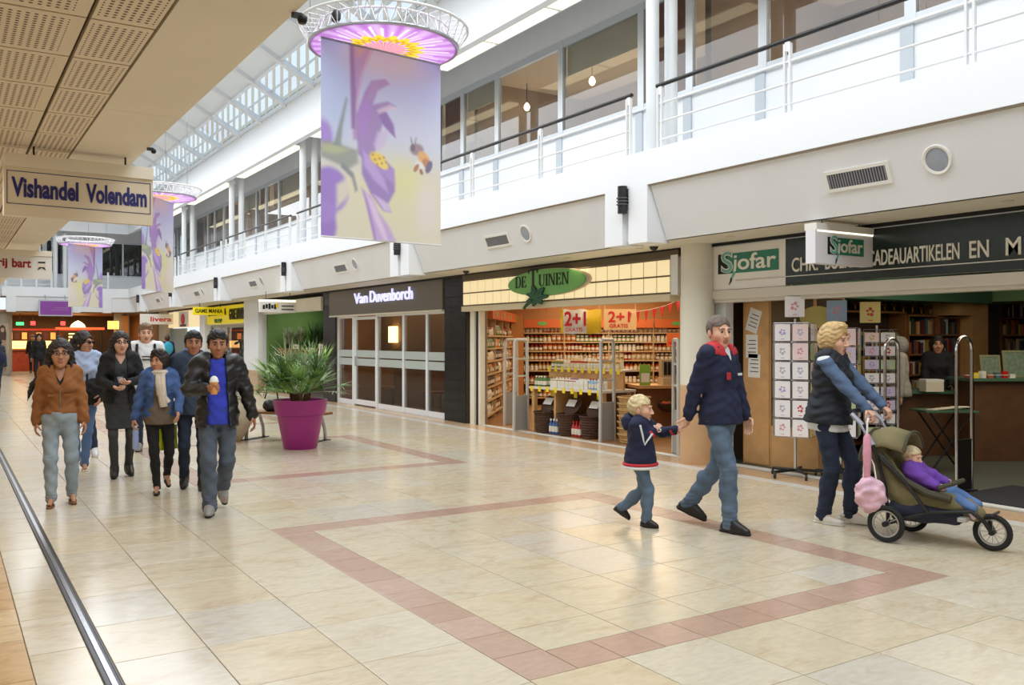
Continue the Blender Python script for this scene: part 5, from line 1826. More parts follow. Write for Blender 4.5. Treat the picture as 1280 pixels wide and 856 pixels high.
class Figure:
    """A person facing -y.  x>0 is the person's own left.  Everything in metres in the person's own frame."""

    def __init__(s, label, loc, rot, H, skin='fair', female=False, hair=(40, 30, 24), ankles=None, wrists=None, elbow_out=.35,
                 lean=0.0, twist=0.0, head=(0, 0), curl=(.45, .45), palm=(None, None), seated=None, group=None, far=False, child=False, hsc=1.0, build=1.0, knee_in=0, wworld=None):
        k = H / 1.75
        s.k, s.H, s.female, s.far, s.bw = k, H, female, far, build
        s.t = thing('person', label, 'person', loc, rot, group)
        s.skin = SKIN[skin]
        s.hairm = M('hair_%d_%d_%d' % hair, hexc(*hair), .55, noise=.3, nscale=30, bump=.5, bscale=120)
        s.hk = (1.10 * k if not child else k * 1.55) * hsc
        leg = .92
        s.pel = V3(0, 0, leg * k + .03 * k)
        s.Rt = rotz(twist) @ rotx(lean)
        J = {}
        T = lambda p: s.pel + s.Rt @ (np.array(p, float) * k)
        sw = .175 if not female else .152
        sw *= build ** .5
        s.sw = sw
        for sd, q in (('L', 1), ('R', -1)):
            J['hip' + sd] = s.pel + rotz(twist * .3) @ (V3(q * .088, 0, -.03) * k)
            J['sh' + sd] = T((q * sw, .0, .485))
        J['neck'] = T((0, .012, .53)); J['chest'] = T((0, 0, .33)); J['waist'] = T((0, 0, .13)); J['belly'] = T((0, 0, .2))
        s.T = T
        ankles = ankles or {'L': (.09, .08, .09), 'R': (-.09, -.08, .09)}
        wrists = wrists or {'L': (.25, -.02, .82), 'R': (-.25, -.02, .82)}
        for sd, p in (wworld or {}).items():
            v = rotz(-rot) @ (np.array(p, float) - np.array(loc, float))
            wrists[sd] = tuple(v / k)
        for sd, q in (('L', 1), ('R', -1)):
            a = V3(*ankles[sd]) * k
            kn, a = ik(J['hip' + sd], a, .43 * k, .415 * k, (knee_in * -q + q * .08, -1, .15))
            J['kn' + sd], J['an' + sd] = kn, a
            w = V3(*wrists[sd]) * k
            el, w = ik(J['sh' + sd], w, .285 * k, .25 * k, (q * elbow_out, .8, -.35))
            J['el' + sd], J['wr' + sd] = el, w
        s.Rh = rotz(head[0]) @ rotx(head[1])
        s.hc = J['neck'] + s.Rt @ (V3(0, -.005, .0)) + V3(0, -.012, .105) * s.hk + (s.Rh @ V3(0, -.01, .01)) * k
        if child: s.hc = J['neck'] + V3(0, -.01, .095) * s.hk
        s.J = J
        s.hand_pts = {}
        s.vox = (.02 if far else .0125)
        s.curl, s.palm = curl, palm
        s.body()

    def hp(s, p):
        return s.hc + s.Rh @ (np.array(p, float) * s.hk)

    def bounds(s, pad=.12, keys=None):
        P = np.array([s.J[q] for q in (keys or s.J)] + ([s.hc] if keys is None else []))
        return P.min(0) - pad, P.max(0) + pad

    # --- skin: one continuous mesh
    def body(s):
        J, k, hk = s.J, s.k, s.hk
        lo, hi = s.bounds(.14 * max(k, .7))
        F = Field(lo, hi, s.vox)
        s.torso(F, -.012)
        for sd in 'LR':
            F.cone(J['hip' + sd], J['kn' + sd], .068 * k, .046 * k)
            F.cone(J['kn' + sd], J['an' + sd], .047 * k, .032 * k)
            F.ell(J['kn' + sd] * .6 + J['an' + sd] * .4 + V3(0, .02, 0) * k, V3(.042, .046, .10) * k)
            F.cone(J['sh' + sd], J['el' + sd], .044 * k, .034 * k)
            F.cone(J['el' + sd], J['wr' + sd], .036 * k, .024 * k)
            F.cone(J['an' + sd] - V3(0, 0, .008) * k, s.toe(sd), .029 * k, .021 * k)
        F.cone(J['neck'] - s.Rt @ V3(0, 0, .05) * k, s.hp((0, .012, -.04)), .052 * k * (.88 if s.female else 1), .05 * hk, k=.02)
        parts = []
        P, Q = F.mesh()
        parts.append((P, Q, 0))
        # head
        hv = .0085 if s.far else .0048
        m = .17 * hk
        G = Field(s.hc - m, s.hc + m, hv)
        R = s.Rh
        G.ell(s.hp((0, .012, .028)), V3(.074, .093, .094) * hk, R, k=.02)
        G.ell(s.hp((0, -.028, -.035)), V3(.060, .064, .082) * hk, R, k=.03)
        G.ell(s.hp((0, -.058, -.092)), V3(.026, .026, .022) * hk, R, k=.03)
        for q in (-1, 1):
            G.ell(s.hp((q * .04, -.055, -.02)), V3(.024, .026, .026) * hk, R, k=.03)
            G.ell(s.hp((q * .076, .012, -.008)), V3(.010, .021, .031) * hk, R, k=.01)
            G.ell(s.hp((q * .030, -.086, .034)), V3(.024, .012, .009) * hk, R, k=.015)
        G.cone(s.hp((0, .015, -.07)), s.hp((0, .03, -.16)), .052 * hk * (.9 if s.female else 1.03), .054 * hk, k=.02)
        for q in (-1, 1):
            G.ell(s.hp((q * .030, -.106, .012)), V3(.018, .016, .010) * hk, R, k=.012, sub=True)
        G.cone(s.hp((0, -.088, .018)), s.hp((0, -.110, -.024)), .009 * hk, .013 * hk, k=.012)
        for q in (-1, 1):
            G.ell(s.hp((q * .013, -.100, -.028)), V3(.009, .010, .008) * hk, R, k=.008)
        G.ell(s.hp((0, -.090, -.056)), V3(.023, .011, .0065) * hk, R, k=.006)
        G.ell(s.hp((0, -.088, -.068)), V3(.019, .011, .0065) * hk, R, k=.006)
        P, Q = G.mesh()
        ctr = (P[Q].mean(1) - s.hc) @ R / hk
        mi = np.zeros(len(Q), int)
        x, y, z = ctr.T
        mi[(np.abs(x) < .021) & (z > -.075) & (z < -.050) & (y < -.088)] = 1
        mi[(np.abs(x) > .012) & (np.abs(x) < .046) & (np.abs(z - .036 + .12 * np.abs(np.abs(x) - .027)) < .0052) & (y < -.06)] = 2
        parts.append((P, Q, mi))
        # eyes
        for q in (-1, 1):
            c = s.hp((q * .030, -.0790, .011))
            P, Q = _sphere(.0118 * hk, c, R)
            d = (P[Q].mean(1) - c) @ R
            parts.append((P, Q, np.where(-d[:, 1] > .0088 * hk, 4, 3)))
        # hands
        for i, sd in enumerate('LR'):
            P, Q = s.hand(sd, s.curl[i], s.palm[i])
            parts.append((P, Q, 0))
        s.body_o = link('body', np_mesh('body', parts, [s.skin, m_lips, s.hairm, m_eyew, m_iris]), s.t)

    def toe(s, sd):
        d = s.foot_dir(sd)
        return s.J['an' + sd] + (d * .135 + V3(0, 0, -.058)) * s.k

    def foot_dir(s, sd):
        """heel-to-toe direction: level on the ground, toe down when the heel is raised"""
        a = s.J['an' + sd]
        lift = max(0, a[2] / s.k - .095)
        ang = min(1.1, lift * 4.5)
        q = 1 if sd == 'L' else -1
        return rotz(q * .12) @ V3(0, -math.cos(ang), -math.sin(ang))

    def hand(s, sd, curl, palm):
        k = s.k * 1.0
        w = s.J['wr' + sd]; e = s.J['el' + sd]
        d = (w - e) / np.linalg.norm(w - e)
        q = 1 if sd == 'L' else -1
        n = V3(-q, .0, 0) if palm is None else V3(*palm)     # palm faces the body by default
        n = n - d * (n @ d); n /= np.linalg.norm(n)
        t = np.cross(n, d) * (1 if sd == 'R' else -1)        # thumb side
        if palm is None and t[1] > 0: t = -t
        W = lambda a, b, c: w + (d * a + t * b + n * c) * k
        m = .20 * k
        F = Field(w - m, w + m, .007 if s.far else .0042)
        for b in (-.026, -.009, .009, .026):
            F.cone(W(.01, b * .7, 0), W(.085, b, 0), .0155 * k, .0125 * k, k=.012)
        F.cone(W(-.03, 0, 0), W(.02, 0, 0), .024 * k, .02 * k, k=.02)
        L = {.027: (.040, .024, .019), .009: (.044, .028, .021), -.009: (.041, .026, .020), -.027: (.032, .020, .017)}
        tips = []
        for b, segs in L.items():
            p = W(.088, b, 0); ang = curl * .7
            for j, l in enumerate(segs):
                p2 = p + (d * math.cos(ang) + n * math.sin(ang) + t * b * 1.5) * l * k
                F.cone(p, p2, (.0092 - .0012 * j) * k, (.0084 - .0012 * j) * k, k=.003)
                p = p2; ang += curl * (1.0 if j == 0 else .7)
            tips.append(p)
        p = W(.022, .026, .006)
        for j, (l, a1, a2) in enumerate(((.042, .75, .35), (.030, .45, .55 + curl * .3), (.024, .25, .5 + curl * .5))):
            v = d * (1 - a1 * .5) + t * a1 * (1 - .35 * j) + n * a2
            p2 = p + v / np.linalg.norm(v) * l * k
            F.cone(p, p2, (.0125 - .0015 * j) * k, (.0105 - .0015 * j) * k, k=.006)
            p = p2
        s.hand_pts[sd] = W(.085, .0, .032)
        s.hand_ax = getattr(s, 'hand_ax', {}); s.hand_ax[sd] = (d, t, n)
        return F.mesh()

    def torso(s, F, o, arms=False):
        """torso volume grown by o metres"""
        k, J, R, b = s.k, s.J, s.Rt, s.bw
        T = s.T
        fm = s.female
        F.ell(T((0, .0, .34)), V3(.150 * (.93 if fm else 1.02) * b, .108 * b, .20) * k + o, R, k=.04)
        F.ell(T((0, .0, .14)), V3(.128 * (.93 if fm else 1.06) * b, .096 * b, .17) * k + o, R, k=.05)
        F.ell(T((0, .008, .0)), V3(.158 * b * (1.03 if fm else 1), .112 * b, .13) * k + o, R, k=.05)
        F.cone(J['shL'] * .86 + J['shR'] * .14, J['shR'] * .86 + J['shL'] * .14, .058 * k + o, k=.05)
        F.cone(T((-.05, .01, .50)), T((.05, .01, .50)), .052 * k + o, k=.05)
        if fm:
            for q in (-1, 1):
                F.ell(T((q * .068, -.078, .33)), V3(.058, .050, .056) * k + o, R, k=.04)

    # --- clothing
    def top(s, name, mat, o=.012, hem=-.08, sleeve=1.0, neck=.075, vneck=0.0, open_=0.0, arm=(.060, .044, .040), wr=.0025, wf=60, cuff=True, flare=0.0, label=None):
        """a garment over torso and arms: hem in units of height below the pelvis, sleeve 0..1 (0.45 = short)"""
        J, k = s.J, s.k
        keys = ['shL', 'shR', 'elL', 'elR', 'wrL', 'wrR', 'neck', 'chest', 'hipL', 'hipR']
        lo, hi = s.bounds(.17 * k + o, keys)
        F = Field(lo, hi, s.vox)
        s.torso(F, o)
        if hem < -.05:
            F.cone(s.T((0, .0, .05)), s.T((0, .005, hem)), (.135 + flare * .5) * k * s.bw + o, (.15 + flare) * k * s.bw + o, k=.04)
        for sd in 'LR':
            a, e, w = J['sh' + sd], J['el' + sd], J['wr' + sd]
            if sleeve > 0:
                if sleeve >= .55:
                    f = (sleeve - .5) / .5
                    F.cone(a, e, arm[0] * k, arm[1] * k + .003, k=.035)
                    F.cone(e, e + (w - e) * min(f, 1), arm[1] * k + .003, arm[2] * k, k=.02)
                else:
                    F.cone(a, a + (e - a) * sleeve * 2, arm[0] * k, arm[1] * k + .008, k=.035)
        if wr: F.wrinkle(wr, wf, len(name) % 7)
        hz = s.T((0, 0, hem))[2]
        ax = s.Rt
        p0 = s.pel

        def fn(x, y, z):
            u = [(x - p0[0]) * ax[0][i] + (y - p0[1]) * ax[1][i] + (z - p0[2]) * ax[2][i] for i in range(3)]
            near_arm = 9
            for sd in 'LR':
                for (a, b) in ((J['sh' + sd], J['el' + sd]), (J['el' + sd], J['wr' + sd])):
                    d = b - a
                    t = np.clip(((x - a[0]) * d[0] + (y - a[1]) * d[1] + (z - a[2]) * d[2]) / (d @ d), 0, 1)
                    near_arm = np.minimum(near_arm, np.sqrt((x - a[0] - t * d[0]) ** 2 + (y - a[1] - t * d[1]) ** 2 + (z - a[2] - t * d[2]) ** 2))
            r = hem * k - u[2]
            r = np.where(near_arm < .066 * k + o * .3, -1, r)            # the hem plane does not cut the sleeves
            if open_ > 0:
                wdt = open_ * k * np.clip(1.15 - .35 * (u[2] / (.5 * k)), .5, 1.4)
                r = np.maximum(r, np.where((u[1] < -.01) & (near_arm > .052 * k), wdt - np.abs(u[0]), -1))
            if vneck > 0:
                zz = .50 * k - u[2]
                r = np.maximum(r, np.where(u[1] < -.02, (vneck * k - zz) * .5 - np.abs(u[0]) * .9, -1))
            return r
        F.cut(fn)
        F.ell(J['neck'] + s.Rt @ V3(0, -.015, .03) * k, V3(neck, neck, neck * .9) * k, None, k=.01, sub=True)
        return solid(name, F, mat, s.t, label=label)

    def trousers(s, mat, o=.014, waist=.06, r=(.088, .062, .052), hem=.06, wr=.003, name='trousers', wf=48, label=None):
        J, k = s.J, s.k
        lo, hi = s.bounds(.15 * k, ['hipL', 'hipR', 'knL', 'knR', 'anL', 'anR', 'waist'])
        F = Field(lo, hi, s.vox)
        F.ell(s.T((0, .008, .0)), V3(.158 * s.bw, .115 * s.bw, .13) * k + o, s.Rt, k=.05)
        F.cone(s.T((0, 0, .02)), s.T((0, 0, .12)), .128 * k * s.bw + o, .118 * k * s.bw + o, k=.04)
        for sd in 'LR':
            F.cone(J['hip' + sd], J['kn' + sd], r[0] * k, r[1] * k, k=.03)
            a = J['an' + sd]
            u_ = (J['kn' + sd] - a) / np.linalg.norm(J['kn' + sd] - a)
            e = a + u_ * (hem - .055) * k
            F.cone(J['kn' + sd], e, r[1] * k, r[2] * k, k=.02)
            F.ell(J['kn' + sd] * .62 + e * .38 + V3(0, .018, 0) * k, V3(r[1] * .86, r[1] * .95, .10) * k, k=.03)
        if wr:
            F.wrinkle(wr, wf, 1.0)
            if not s.far:
                g0 = [F.ax[0][:, None, None], F.ax[1][None, :, None], F.ax[2][None, None, :]]
                for (p, wd_, am) in [(J['an' + q], .10, .0075) for q in 'LR'] + [(J['kn' + q], .07, .0045) for q in 'LR']:
                    gz = np.exp(-(((g0[2] - p[2]) / (wd_ * k)) ** 2 + ((g0[0] - p[0]) / (.1 * k)) ** 2 + ((g0[1] - p[1]) / (.12 * k)) ** 2))
                    F.f = F.f + (gz * am * k * np.sin(g0[2] * 190 / k + 14 * g0[0] / k + 9 * g0[1] / k)).astype(np.float32)
        p0, ax = s.pel, s.Rt
        F.cut(lambda x, y, z: ((x - p0[0]) * ax[0][2] + (y - p0[1]) * ax[1][2] + (z - p0[2]) * ax[2][2]) - waist * k)
        o_ = solid(name, F, mat, s.t, label=label)
        if name == 'trousers' and not s.far:
            zt = waist * k - .004
            c_ = s.pel + s.Rt @ V3(0, .004, zt)
            s.ring('waistband', mat, c_, s.Rt, .130 * k * s.bw + o, .098 * k * s.bw + o, .011, o_)
            for q in (-1, 1):
                s.tubepart('pocket_seam', mat, [s.T((q * .07, -.118 * s.bw, .03)), s.T((q * .10, -.108 * s.bw, -.02)), s.T((q * .145, -.06, -.045))], .0055, o_)
            s.tubepart('fly_seam', mat, [s.T((.012, -.124 * s.bw, .04)), s.T((.012, -.134 * s.bw, -.03)), s.T((.004, -.13 * s.bw, -.09))], .005, o_)
        return o_

    def skirt(s, mat, length=.38, name='skirt'):
        J, k = s.J, s.k
        F = Field(s.pel - V3(.3, .3, .6) * k, s.pel + V3(.3, .3, .3) * k, s.vox)
        F.ell(s.T((0, .008, .0)), V3(.162, .118, .13) * k + .014, s.Rt, k=.05)
        m = (J['knL'] + J['knR']) / 2
        e = s.pel + (m - s.pel) * min(1, length / .43)
        for sd in 'LR':
            F.cone(J['hip' + sd], J['hip' + sd] + (J['kn' + sd] - J['hip' + sd]) * length / .43, .092 * k, .074 * k, k=.06)
        F.cone(s.T((0, 0, 0)), e, .120 * k, .075 * k, k=.06)
        F.wrinkle(.002, 50)
        F.cut(lambda x, y, z: np.maximum(z - (s.pel[2] + .09 * k), (s.pel[2] - length * k) - z) + 0 * x + 0 * y)
        return solid(name, F, mat, s.t)

    def shoes(s, mat, kind='shoe', sole=None):
        k = s.k
        for sd in 'LR':
            a = s.J['an' + sd]; d = s.foot_dir(sd)
            up = V3(0, 0, 1) - d * d[2]; up /= np.linalg.norm(up)
            sdv = np.cross(d, up)
            P = lambda u, v, w: a + (d * u + sdv * v + up * w) * k
            F = Field(a - .24 * k, a + .24 * k, .009 if s.far else .0065)
            if kind == 'sandal':
                F.cone(P(-.055, 0, -.078), P(.05, 0, -.078), .030 * k, .034 * k, k=.02)
                F.cone(P(.05, 0, -.078), P(.15, 0, -.078), .036 * k, .030 * k, k=.02)
                def fn(x, y, z): return ((x - a[0]) * up[0] + (y - a[1]) * up[1] + (z - a[2]) * up[2]) - (-.068) * k
                F.cut(fn)
                F.cone(P(.06, -.036, -.066), P(.07, .0, -.030), .007 * k, k=.004)
                F.cone(P(.06, .036, -.066), P(.07, .0, -.030), .007 * k, k=.004)
                F.cone(P(.07, 0, -.03), P(.12, 0, -.05), .006 * k, k=.004)
                F.cone(P(-.03, -.03, -.03), P(-.03, .03, -.03), .006 * k, k=.004)
                F.cone(P(-.05, -.03, -.02), P(.03, -.032, .0), .006 * k, k=.004)
                F.cone(P(-.05, .03, -.02), P(.03, .032, .0), .006 * k, k=.004)
                F.cone(P(.03, -.034, .0), P(.03, .034, .0), .009 * k, k=.004)
            else:
                top = .02 if kind == 'shoe' else (.16 if kind == 'boot' else -.02)
                F.cone(P(-.05, 0, -.055), P(.05, 0, -.052), .038 * k, .040 * k, k=.03)
                F.cone(P(.05, 0, -.058), P(.155, 0, -.066), .042 * k, .031 * k, k=.03)
                if kind != 'ballerina': F.cone(P(.0, 0, -.004), P(.115, 0, -.050), .046 * k, .034 * k, k=.03)
                F.cone(P(-.02, 0, -.04), P(.0, 0, top), .045 * k, .046 * k, k=.03)
                def fn(x, y, z): return (-.088) * k - ((x - a[0]) * up[0] + (y - a[1]) * up[1] + (z - a[2]) * up[2])
                F.cut(fn)
            o = solid('shoe' if kind != 'sandal' else 'sandal', F, mat, s.t)
            if sole is not None and kind != 'sandal':
                G = Field(a - .24 * k, a + .24 * k, .009)
                G.cone(P(-.055, 0, -.07), P(.05, 0, -.07), .043 * k, .045 * k, k=.02)
                G.cone(P(.05, 0, -.07), P(.16, 0, -.07), .046 * k, .034 * k, k=.02)
                def f2(x, y, z):
                    h = ((x - a[0]) * up[0] + (y - a[1]) * up[1] + (z - a[2]) * up[2])
                    return np.maximum(-.095 * k - h, h + .072 * k)
                G.cut(f2)
                solid('sole', G, sole, o)

    def hair(s, style='short', mat=None, name='hair'):
        hk, R = s.hk, s.Rh
        m = .2 * hk
        ext = {'long': .55, 'shoulder': .28, 'curly': .2}.get(style, .02)
        F = Field(s.hc - V3(m + .06, m + .06, m + ext), s.hc + V3(m + .06, m + .08, m + .03), .009 if s.far else .006)
        g = .010 if style == 'thin' else (.014 if style in ('short', 'thin', 'baby') else .02)
        F.ell(s.hp((0, .016, .034)), V3(.076, .094, .092) * hk + g, R, k=.02)
        if style == 'short':
            F.ell(s.hp((0, .006, .066)), V3(.070, .086, .076) * hk, R, k=.02)
            F.ell(s.hp((.012, -.05, .098)), V3(.046, .030, .026) * hk, R, k=.02)
        if style in ('bob', 'wavy'):
            for q in (-1, 1):
                F.ell(s.hp((q * .066, .03, -.005)), V3(.034, .062, .075) * hk, R, k=.03)
            F.ell(s.hp((0, .075, .0)), V3(.07, .045, .085) * hk, R, k=.03)
            F.ell(s.hp((.0, -.035, .115)), V3(.06, .05, .03) * hk, R, k=.03)
        if style in ('long', 'shoulder'):
            L = .42 if style == 'long' else .15
            for q in (-1, 1):
                F.cone(s.hp((q * .075, .02, .03)), s.hp((q * .088, .035, -.10)), .034 * hk, .036 * hk, k=.03)
                if style == 'long':
                    F.cone(s.hp((q * .088, .03, -.10)), s.hp((q * .105, .055, -.22)), .036 * hk, .034 * hk, k=.03)
                else:
                    F.cone(s.hp((q * .088, .035, -.10)), s.hp((q * .09, .0, -.23)), .036 * hk, .022 * hk, k=.03)
            F.ell(s.hp((0, .07, -.06)), V3(.085, .045, .14) * hk, R, k=.03)
            if style == 'long':
                F.cone(s.hp((-.09, .06, -.10)), s.hp((-.20, .12, -.26)), .036 * hk, .026 * hk, k=.03).cone(s.hp((-.20, .12, -.26)), s.hp((-.29, .10, -.46)), .026 * hk, .010 * hk, k=.03)
        if style == 'curly':
            rr = random.Random(3)
            for i in range(60):
                a = rr.uniform(0, 6.283); e = rr.uniform(-.5, 1.5)
                v = V3(math.cos(a) * math.cos(e), abs(math.sin(a)) * math.cos(e) * 1.0 + (-.2 if e > .6 else .1), math.sin(e))
                p = V3(0, .02, .02) + v * V3(.095, .11, .105)
                F.ell(s.hp(p), V3(.028, .028, .028) * hk, R, k=.012)
            F.ell(s.hp((0, .06, -.06)), V3(.10, .06, .09) * hk, R, k=.03)
        F.wrinkle(.0022 if style != 'thin' else .001, 150 if style != 'curly' else 120, 2)
        # clear the face
        F.ell(s.hp((0, -.085, -.03)), V3(.060 if style not in ('long', 'shoulder') else .055, .075, .098) * hk, R, k=.012, sub=True)
        if style in ('short', 'thin', 'baby'):
            h0 = s.hc

            def fn(x, y, z):
                u = [((x - h0[0]) * R[0][i] + (y - h0[1]) * R[1][i] + (z - h0[2]) * R[2][i]) / hk for i in range(3)]
                lim = np.where(u[1] < -.02, .052, np.where(u[1] < .02, -.01, -.065))
                return (lim - u[2]) * hk
            F.cut(fn)
            for q in (-1, 1):
                F.ell(s.hp((q * .086, .012, -.008)), V3(.022, .026, .034) * hk, R, k=.004, sub=True)
        return solid(name, F, mat or s.hairm, s.t)

    def glasses(s, mat, up=0.0, lens=None, z=.012):
        mb = MB()
        for q in (-1, 1):
            pts = [tuple(s.hp((q * .031 + .024 * math.cos(a), -.112 + up * .5, z + up + .016 * math.sin(a)))) for a in np.linspace(0, 6.283, 15)[:-1]]
            mb.tube(pts, .0026 * s.hk, 6, closed=True)
            mb.tube([tuple(s.hp((q * .055, -.110 + up * .5, z + up))), tuple(s.hp((q * .082, -.04, z + up * .6 + .004))), tuple(s.hp((q * .084, .02, z + up * .4)))], .0026 * s.hk, 5)
        mb.tube([tuple(s.hp((-.008, -.113 + up * .5, z + up))), tuple(s.hp((.008, -.113 + up * .5, z + up)))], .0025 * s.hk, 5)
        o = mb.build('glasses', mat, s.t)
        if lens is not None:
            m2 = MB()
            for q in (-1, 1):
                m2.add([tuple(s.hp((q * .031 + .023 * math.cos(a), -.113 + up * .5, z + up + .015 * math.sin(a)))) for a in np.linspace(0, 6.283, 15)[:-1]], [tuple(range(14))])
            m2.build('lens', lens, o)
        return o

    def tubepart(s, name, mat, pts, r, parent=None, n=8, closed=False):
        return MB().tube([tuple(p) for p in pts], r, n, closed=closed).build(name, mat, parent or s.t)

    def ring(s, name, mat, c, R, rx, ry, r, parent=None, a0=0, a1=2 * math.pi, tilt=0):
        cl = a1 - a0 > 6.2
        an = np.linspace(a0, a1, 25)[:-1] if cl else np.linspace(a0, a1, 18)
        pts = [c + R @ V3(rx * math.cos(a), ry * math.sin(a), tilt * math.sin(a)) for a in an]
        return s.tubepart(name, mat, pts, r, parent, 8, cl)

    def W(s, p):
        """own frame -> world"""
        return Vector(s.t.location) + Matrix.Rotation(s.t.rotation_euler[2], 3, 'Z') @ Vector(p)


def _sphere(r, c, R, n=10, m=8):
    P, Q = [], []
    for j in range(m + 1):
        e = -math.pi / 2 + math.pi * j / m
        for i in range(n):
            a = 2 * math.pi * i / n
            P.append((math.cos(a) * math.cos(e), math.sin(e), math.sin(a) * math.cos(e)))
    for j in range(m):
        for i in range(n):
            Q.append((j * n + i, (j + 1) * n + i, (j + 1) * n + (i + 1) % n, j * n + (i + 1) % n))
    return np.array(P) * r @ np.array(R).T + c, np.array(Q)
# ------------------------------------------------------------------ the people
m_tee_blue = cloth('tee_blue', (52, 66, 190))
m_leather = M('black_leather', hexc(26, 26, 29), .42, noise=.25, nscale=10, bump=.35, bscale=40)
m_jean_grey = cloth('jeans_grey_blue', (84, 94, 110), noise=.30, nscale=5)
m_jean_light = cloth('jeans_light', (150, 164, 176), noise=.25, nscale=5)
m_jean_blue = cloth('jeans_blue', (92, 124, 176), noise=.22, nscale=5)
m_jean_dark = cloth('jeans_dark', (36, 46, 68), noise=.25, nscale=5)
m_jean_mid = cloth('jeans_mid', (96, 116, 140), noise=.3, nscale=5)
m_blackc = cloth('black_cloth', (24, 24, 27))
m_greyc = cloth('charcoal_cloth', (56, 58, 62))
m_whitec = cloth('white_cloth', (232, 234, 236), noise=.04)
m_brownj = cloth('brown_suede', (150, 96, 52), noise=.25, nscale=8)
m_denim = cloth('denim', (70, 98, 150), noise=.35, nscale=7)
m_taupe = cloth('taupe_knit', (112, 98, 84))
m_scarf = cloth('cream_scarf', (214, 200, 182), noise=.15, bump=.5, bscale=50)
m_blouse = cloth('pale_blue_blouse', (176, 194, 228))
m_navy2 = cloth('navy_cloth', (30, 36, 66))
m_redc = cloth('red_cloth', (196, 50, 60))
m_bluegrey = cloth('blue_grey_sleeve', (86, 106, 138))
m_shoe_blk = M('shoe_black', hexc(30, 26, 24), .4)
m_shoe_grey = M('sneaker_grey', hexc(150, 148, 146), .5, noise=.3, nscale=20)
m_sole = M('sole_dark', hexc(40, 38, 36), .8)
m_solew = M('sole_white', hexc(216, 214, 208), .7)
m_leath_br = M('sandal_brown', hexc(120, 76, 48), .5)
m_sandw = M('sandal_white', hexc(222, 214, 204), .5)
m_specs = M('glasses_frame', hexc(40, 28, 26), .3)
m_lensd = M('dark_lens', hexc(30, 26, 26), .12)


def pos(x, y): return (x, y, 0)


# 1 young man in a black leather jacket
p6 = Figure('young man in open black leather jacket over blue shirt, walking with a drink', pos(2.17, 8.52), math.radians(-12), 1.70, 'brown', hair=(22, 20, 20),
            ankles={'R': (-.075, -.14, .095), 'L': (.06, .26, .20)}, wrists={'R': (-.115, -.30, 1.20), 'L': (.33, -.02, .90)}, elbow_out=.75, curl=(.6, 1.0), palm=(None, (.75, -.2, .35)), head=(.05, .08), build=1.02)
p6.trousers(m_jean_grey, r=(.094, .074, .068), hem=.03, wr=.004)
p6.top('t_shirt', m_tee_blue, .012, hem=-.10, sleeve=.4, neck=.085)
p6.top('jacket', m_leather, .036, hem=-.13, open_=.082, arm=(.078, .064, .056), wr=.006, wf=52, neck=.09, flare=.01)
p6.ring('collar', m_leather, p6.J['neck'] + V3(0, .0, .015), p6.Rt, .088, .078, .024, a0=-.9, a1=math.pi + .9, tilt=-.01)
p6.shoes(m_shoe_grey, 'shoe', m_sole)
p6.hair('short')
h = p6.W(p6.hand_pts['R'])
t = thing('drink_cup', 'clear plastic cup of orange drink with white lid in the young man\'s hand', 'cup', (h.x, h.y, h.z - .07))
MB().lathe([(.028, 0), (.038, .11)], n=18).build('cup', M('orange_drink', hexc(222, 158, 92), .3), t)
MB().lathe([(.040, .11), (.041, .118), (.036, .128), (.030, .15), (.012, .165)], n=18).build('lid', m_wpaper, t)

# 2 man close behind him
p7 = Figure('dark-haired man in a navy jacket, mostly hidden behind the man with the drink', pos(2.28, 9.95), math.radians(-10), 1.70, 'brown', hair=(24, 22, 22),
            ankles={'R': (-.09, .12, .12), 'L': (.09, -.12, .09)}, wrists={'R': (-.30, .02, .86), 'L': (.26, -.02, .84)}, elbow_out=.6)
p7.trousers(m_jean_dark, hem=.03); p7.top('jacket', cloth('slate_jacket', (54, 66, 86)), .03, hem=-.12, arm=(.07, .056, .05)); p7.shoes(m_shoe_blk, 'shoe', m_sole); p7.hair('short')
p7.ring('collar', cloth('slate_jacket', (0, 0, 0)), p7.J['neck'] + V3(0, .0, .0), p7.Rt, .082, .076, .022)
h = p7.W(p7.hand_pts['R'])
t = thing('shopping_bag', 'bright yellow-green shopping bag carried by the hidden man in navy', 'bag', (h.x - .03, h.y - .02, h.z - .36), math.radians(30))
MB().prism([(-.13, 0), (.13, 0), (.12, .26), (-.12, .26)], lambda u, w, k: (u, -.05 + .1 * k, w)).build('bag_body', M('neon_bag', hexc(206, 222, 40), .5), t)
MB().tube([(-.05, 0, .25), (-.03, 0, .35), (.03, 0, .35), (.05, 0, .25)], .006, 6).build('handle', M('neon_bag', (1, 1, 0)), t)

# 3 woman in the denim jacket
p5 = Figure('short woman in denim jacket and cream scarf with sunglasses on her head', pos(1.93, 9.93), math.radians(-8), 1.50, 'tan', True, hair=(34, 24, 20),
            ankles={'R': (-.035, -.12, .095), 'L': (.10, .24, .19)}, wrists={'R': (-.30, -.05, .86), 'L': (.20, -.26, 1.0)}, elbow_out=.6, curl=(.4, .9), palm=((-.3, .6, .5), None), head=(-.62, .02), build=1.08)
p5.trousers(m_blackc, r=(.086, .058, .044), hem=.045, wr=.002)
p5.top('sweater', m_taupe, .012, hem=-.11, sleeve=.4)
p5.top('denim_jacket', m_denim, .030, hem=-.02, open_=.075, arm=(.066, .054, .047), wr=.004)
for q in (-1, 1):
    MB().cbox(p5.T((q * .115, -.135, .33)), (.065, .03, .022)).build('pocket_flap', m_denim, p5.t)
sc = p5.ring('scarf', m_scarf, p5.J['neck'] + V3(0, -.01, -.01), p5.Rt, .082, .078, .036)
nk = p5.J['neck']
p5.tubepart('scarf_end', m_scarf, [nk + V3(.02, -.085, -.02), nk + V3(.015, -.125, -.12), nk + V3(.02, -.15, -.24), nk + V3(.035, -.15, -.36)], [.036, .042, .046, .04], sc)
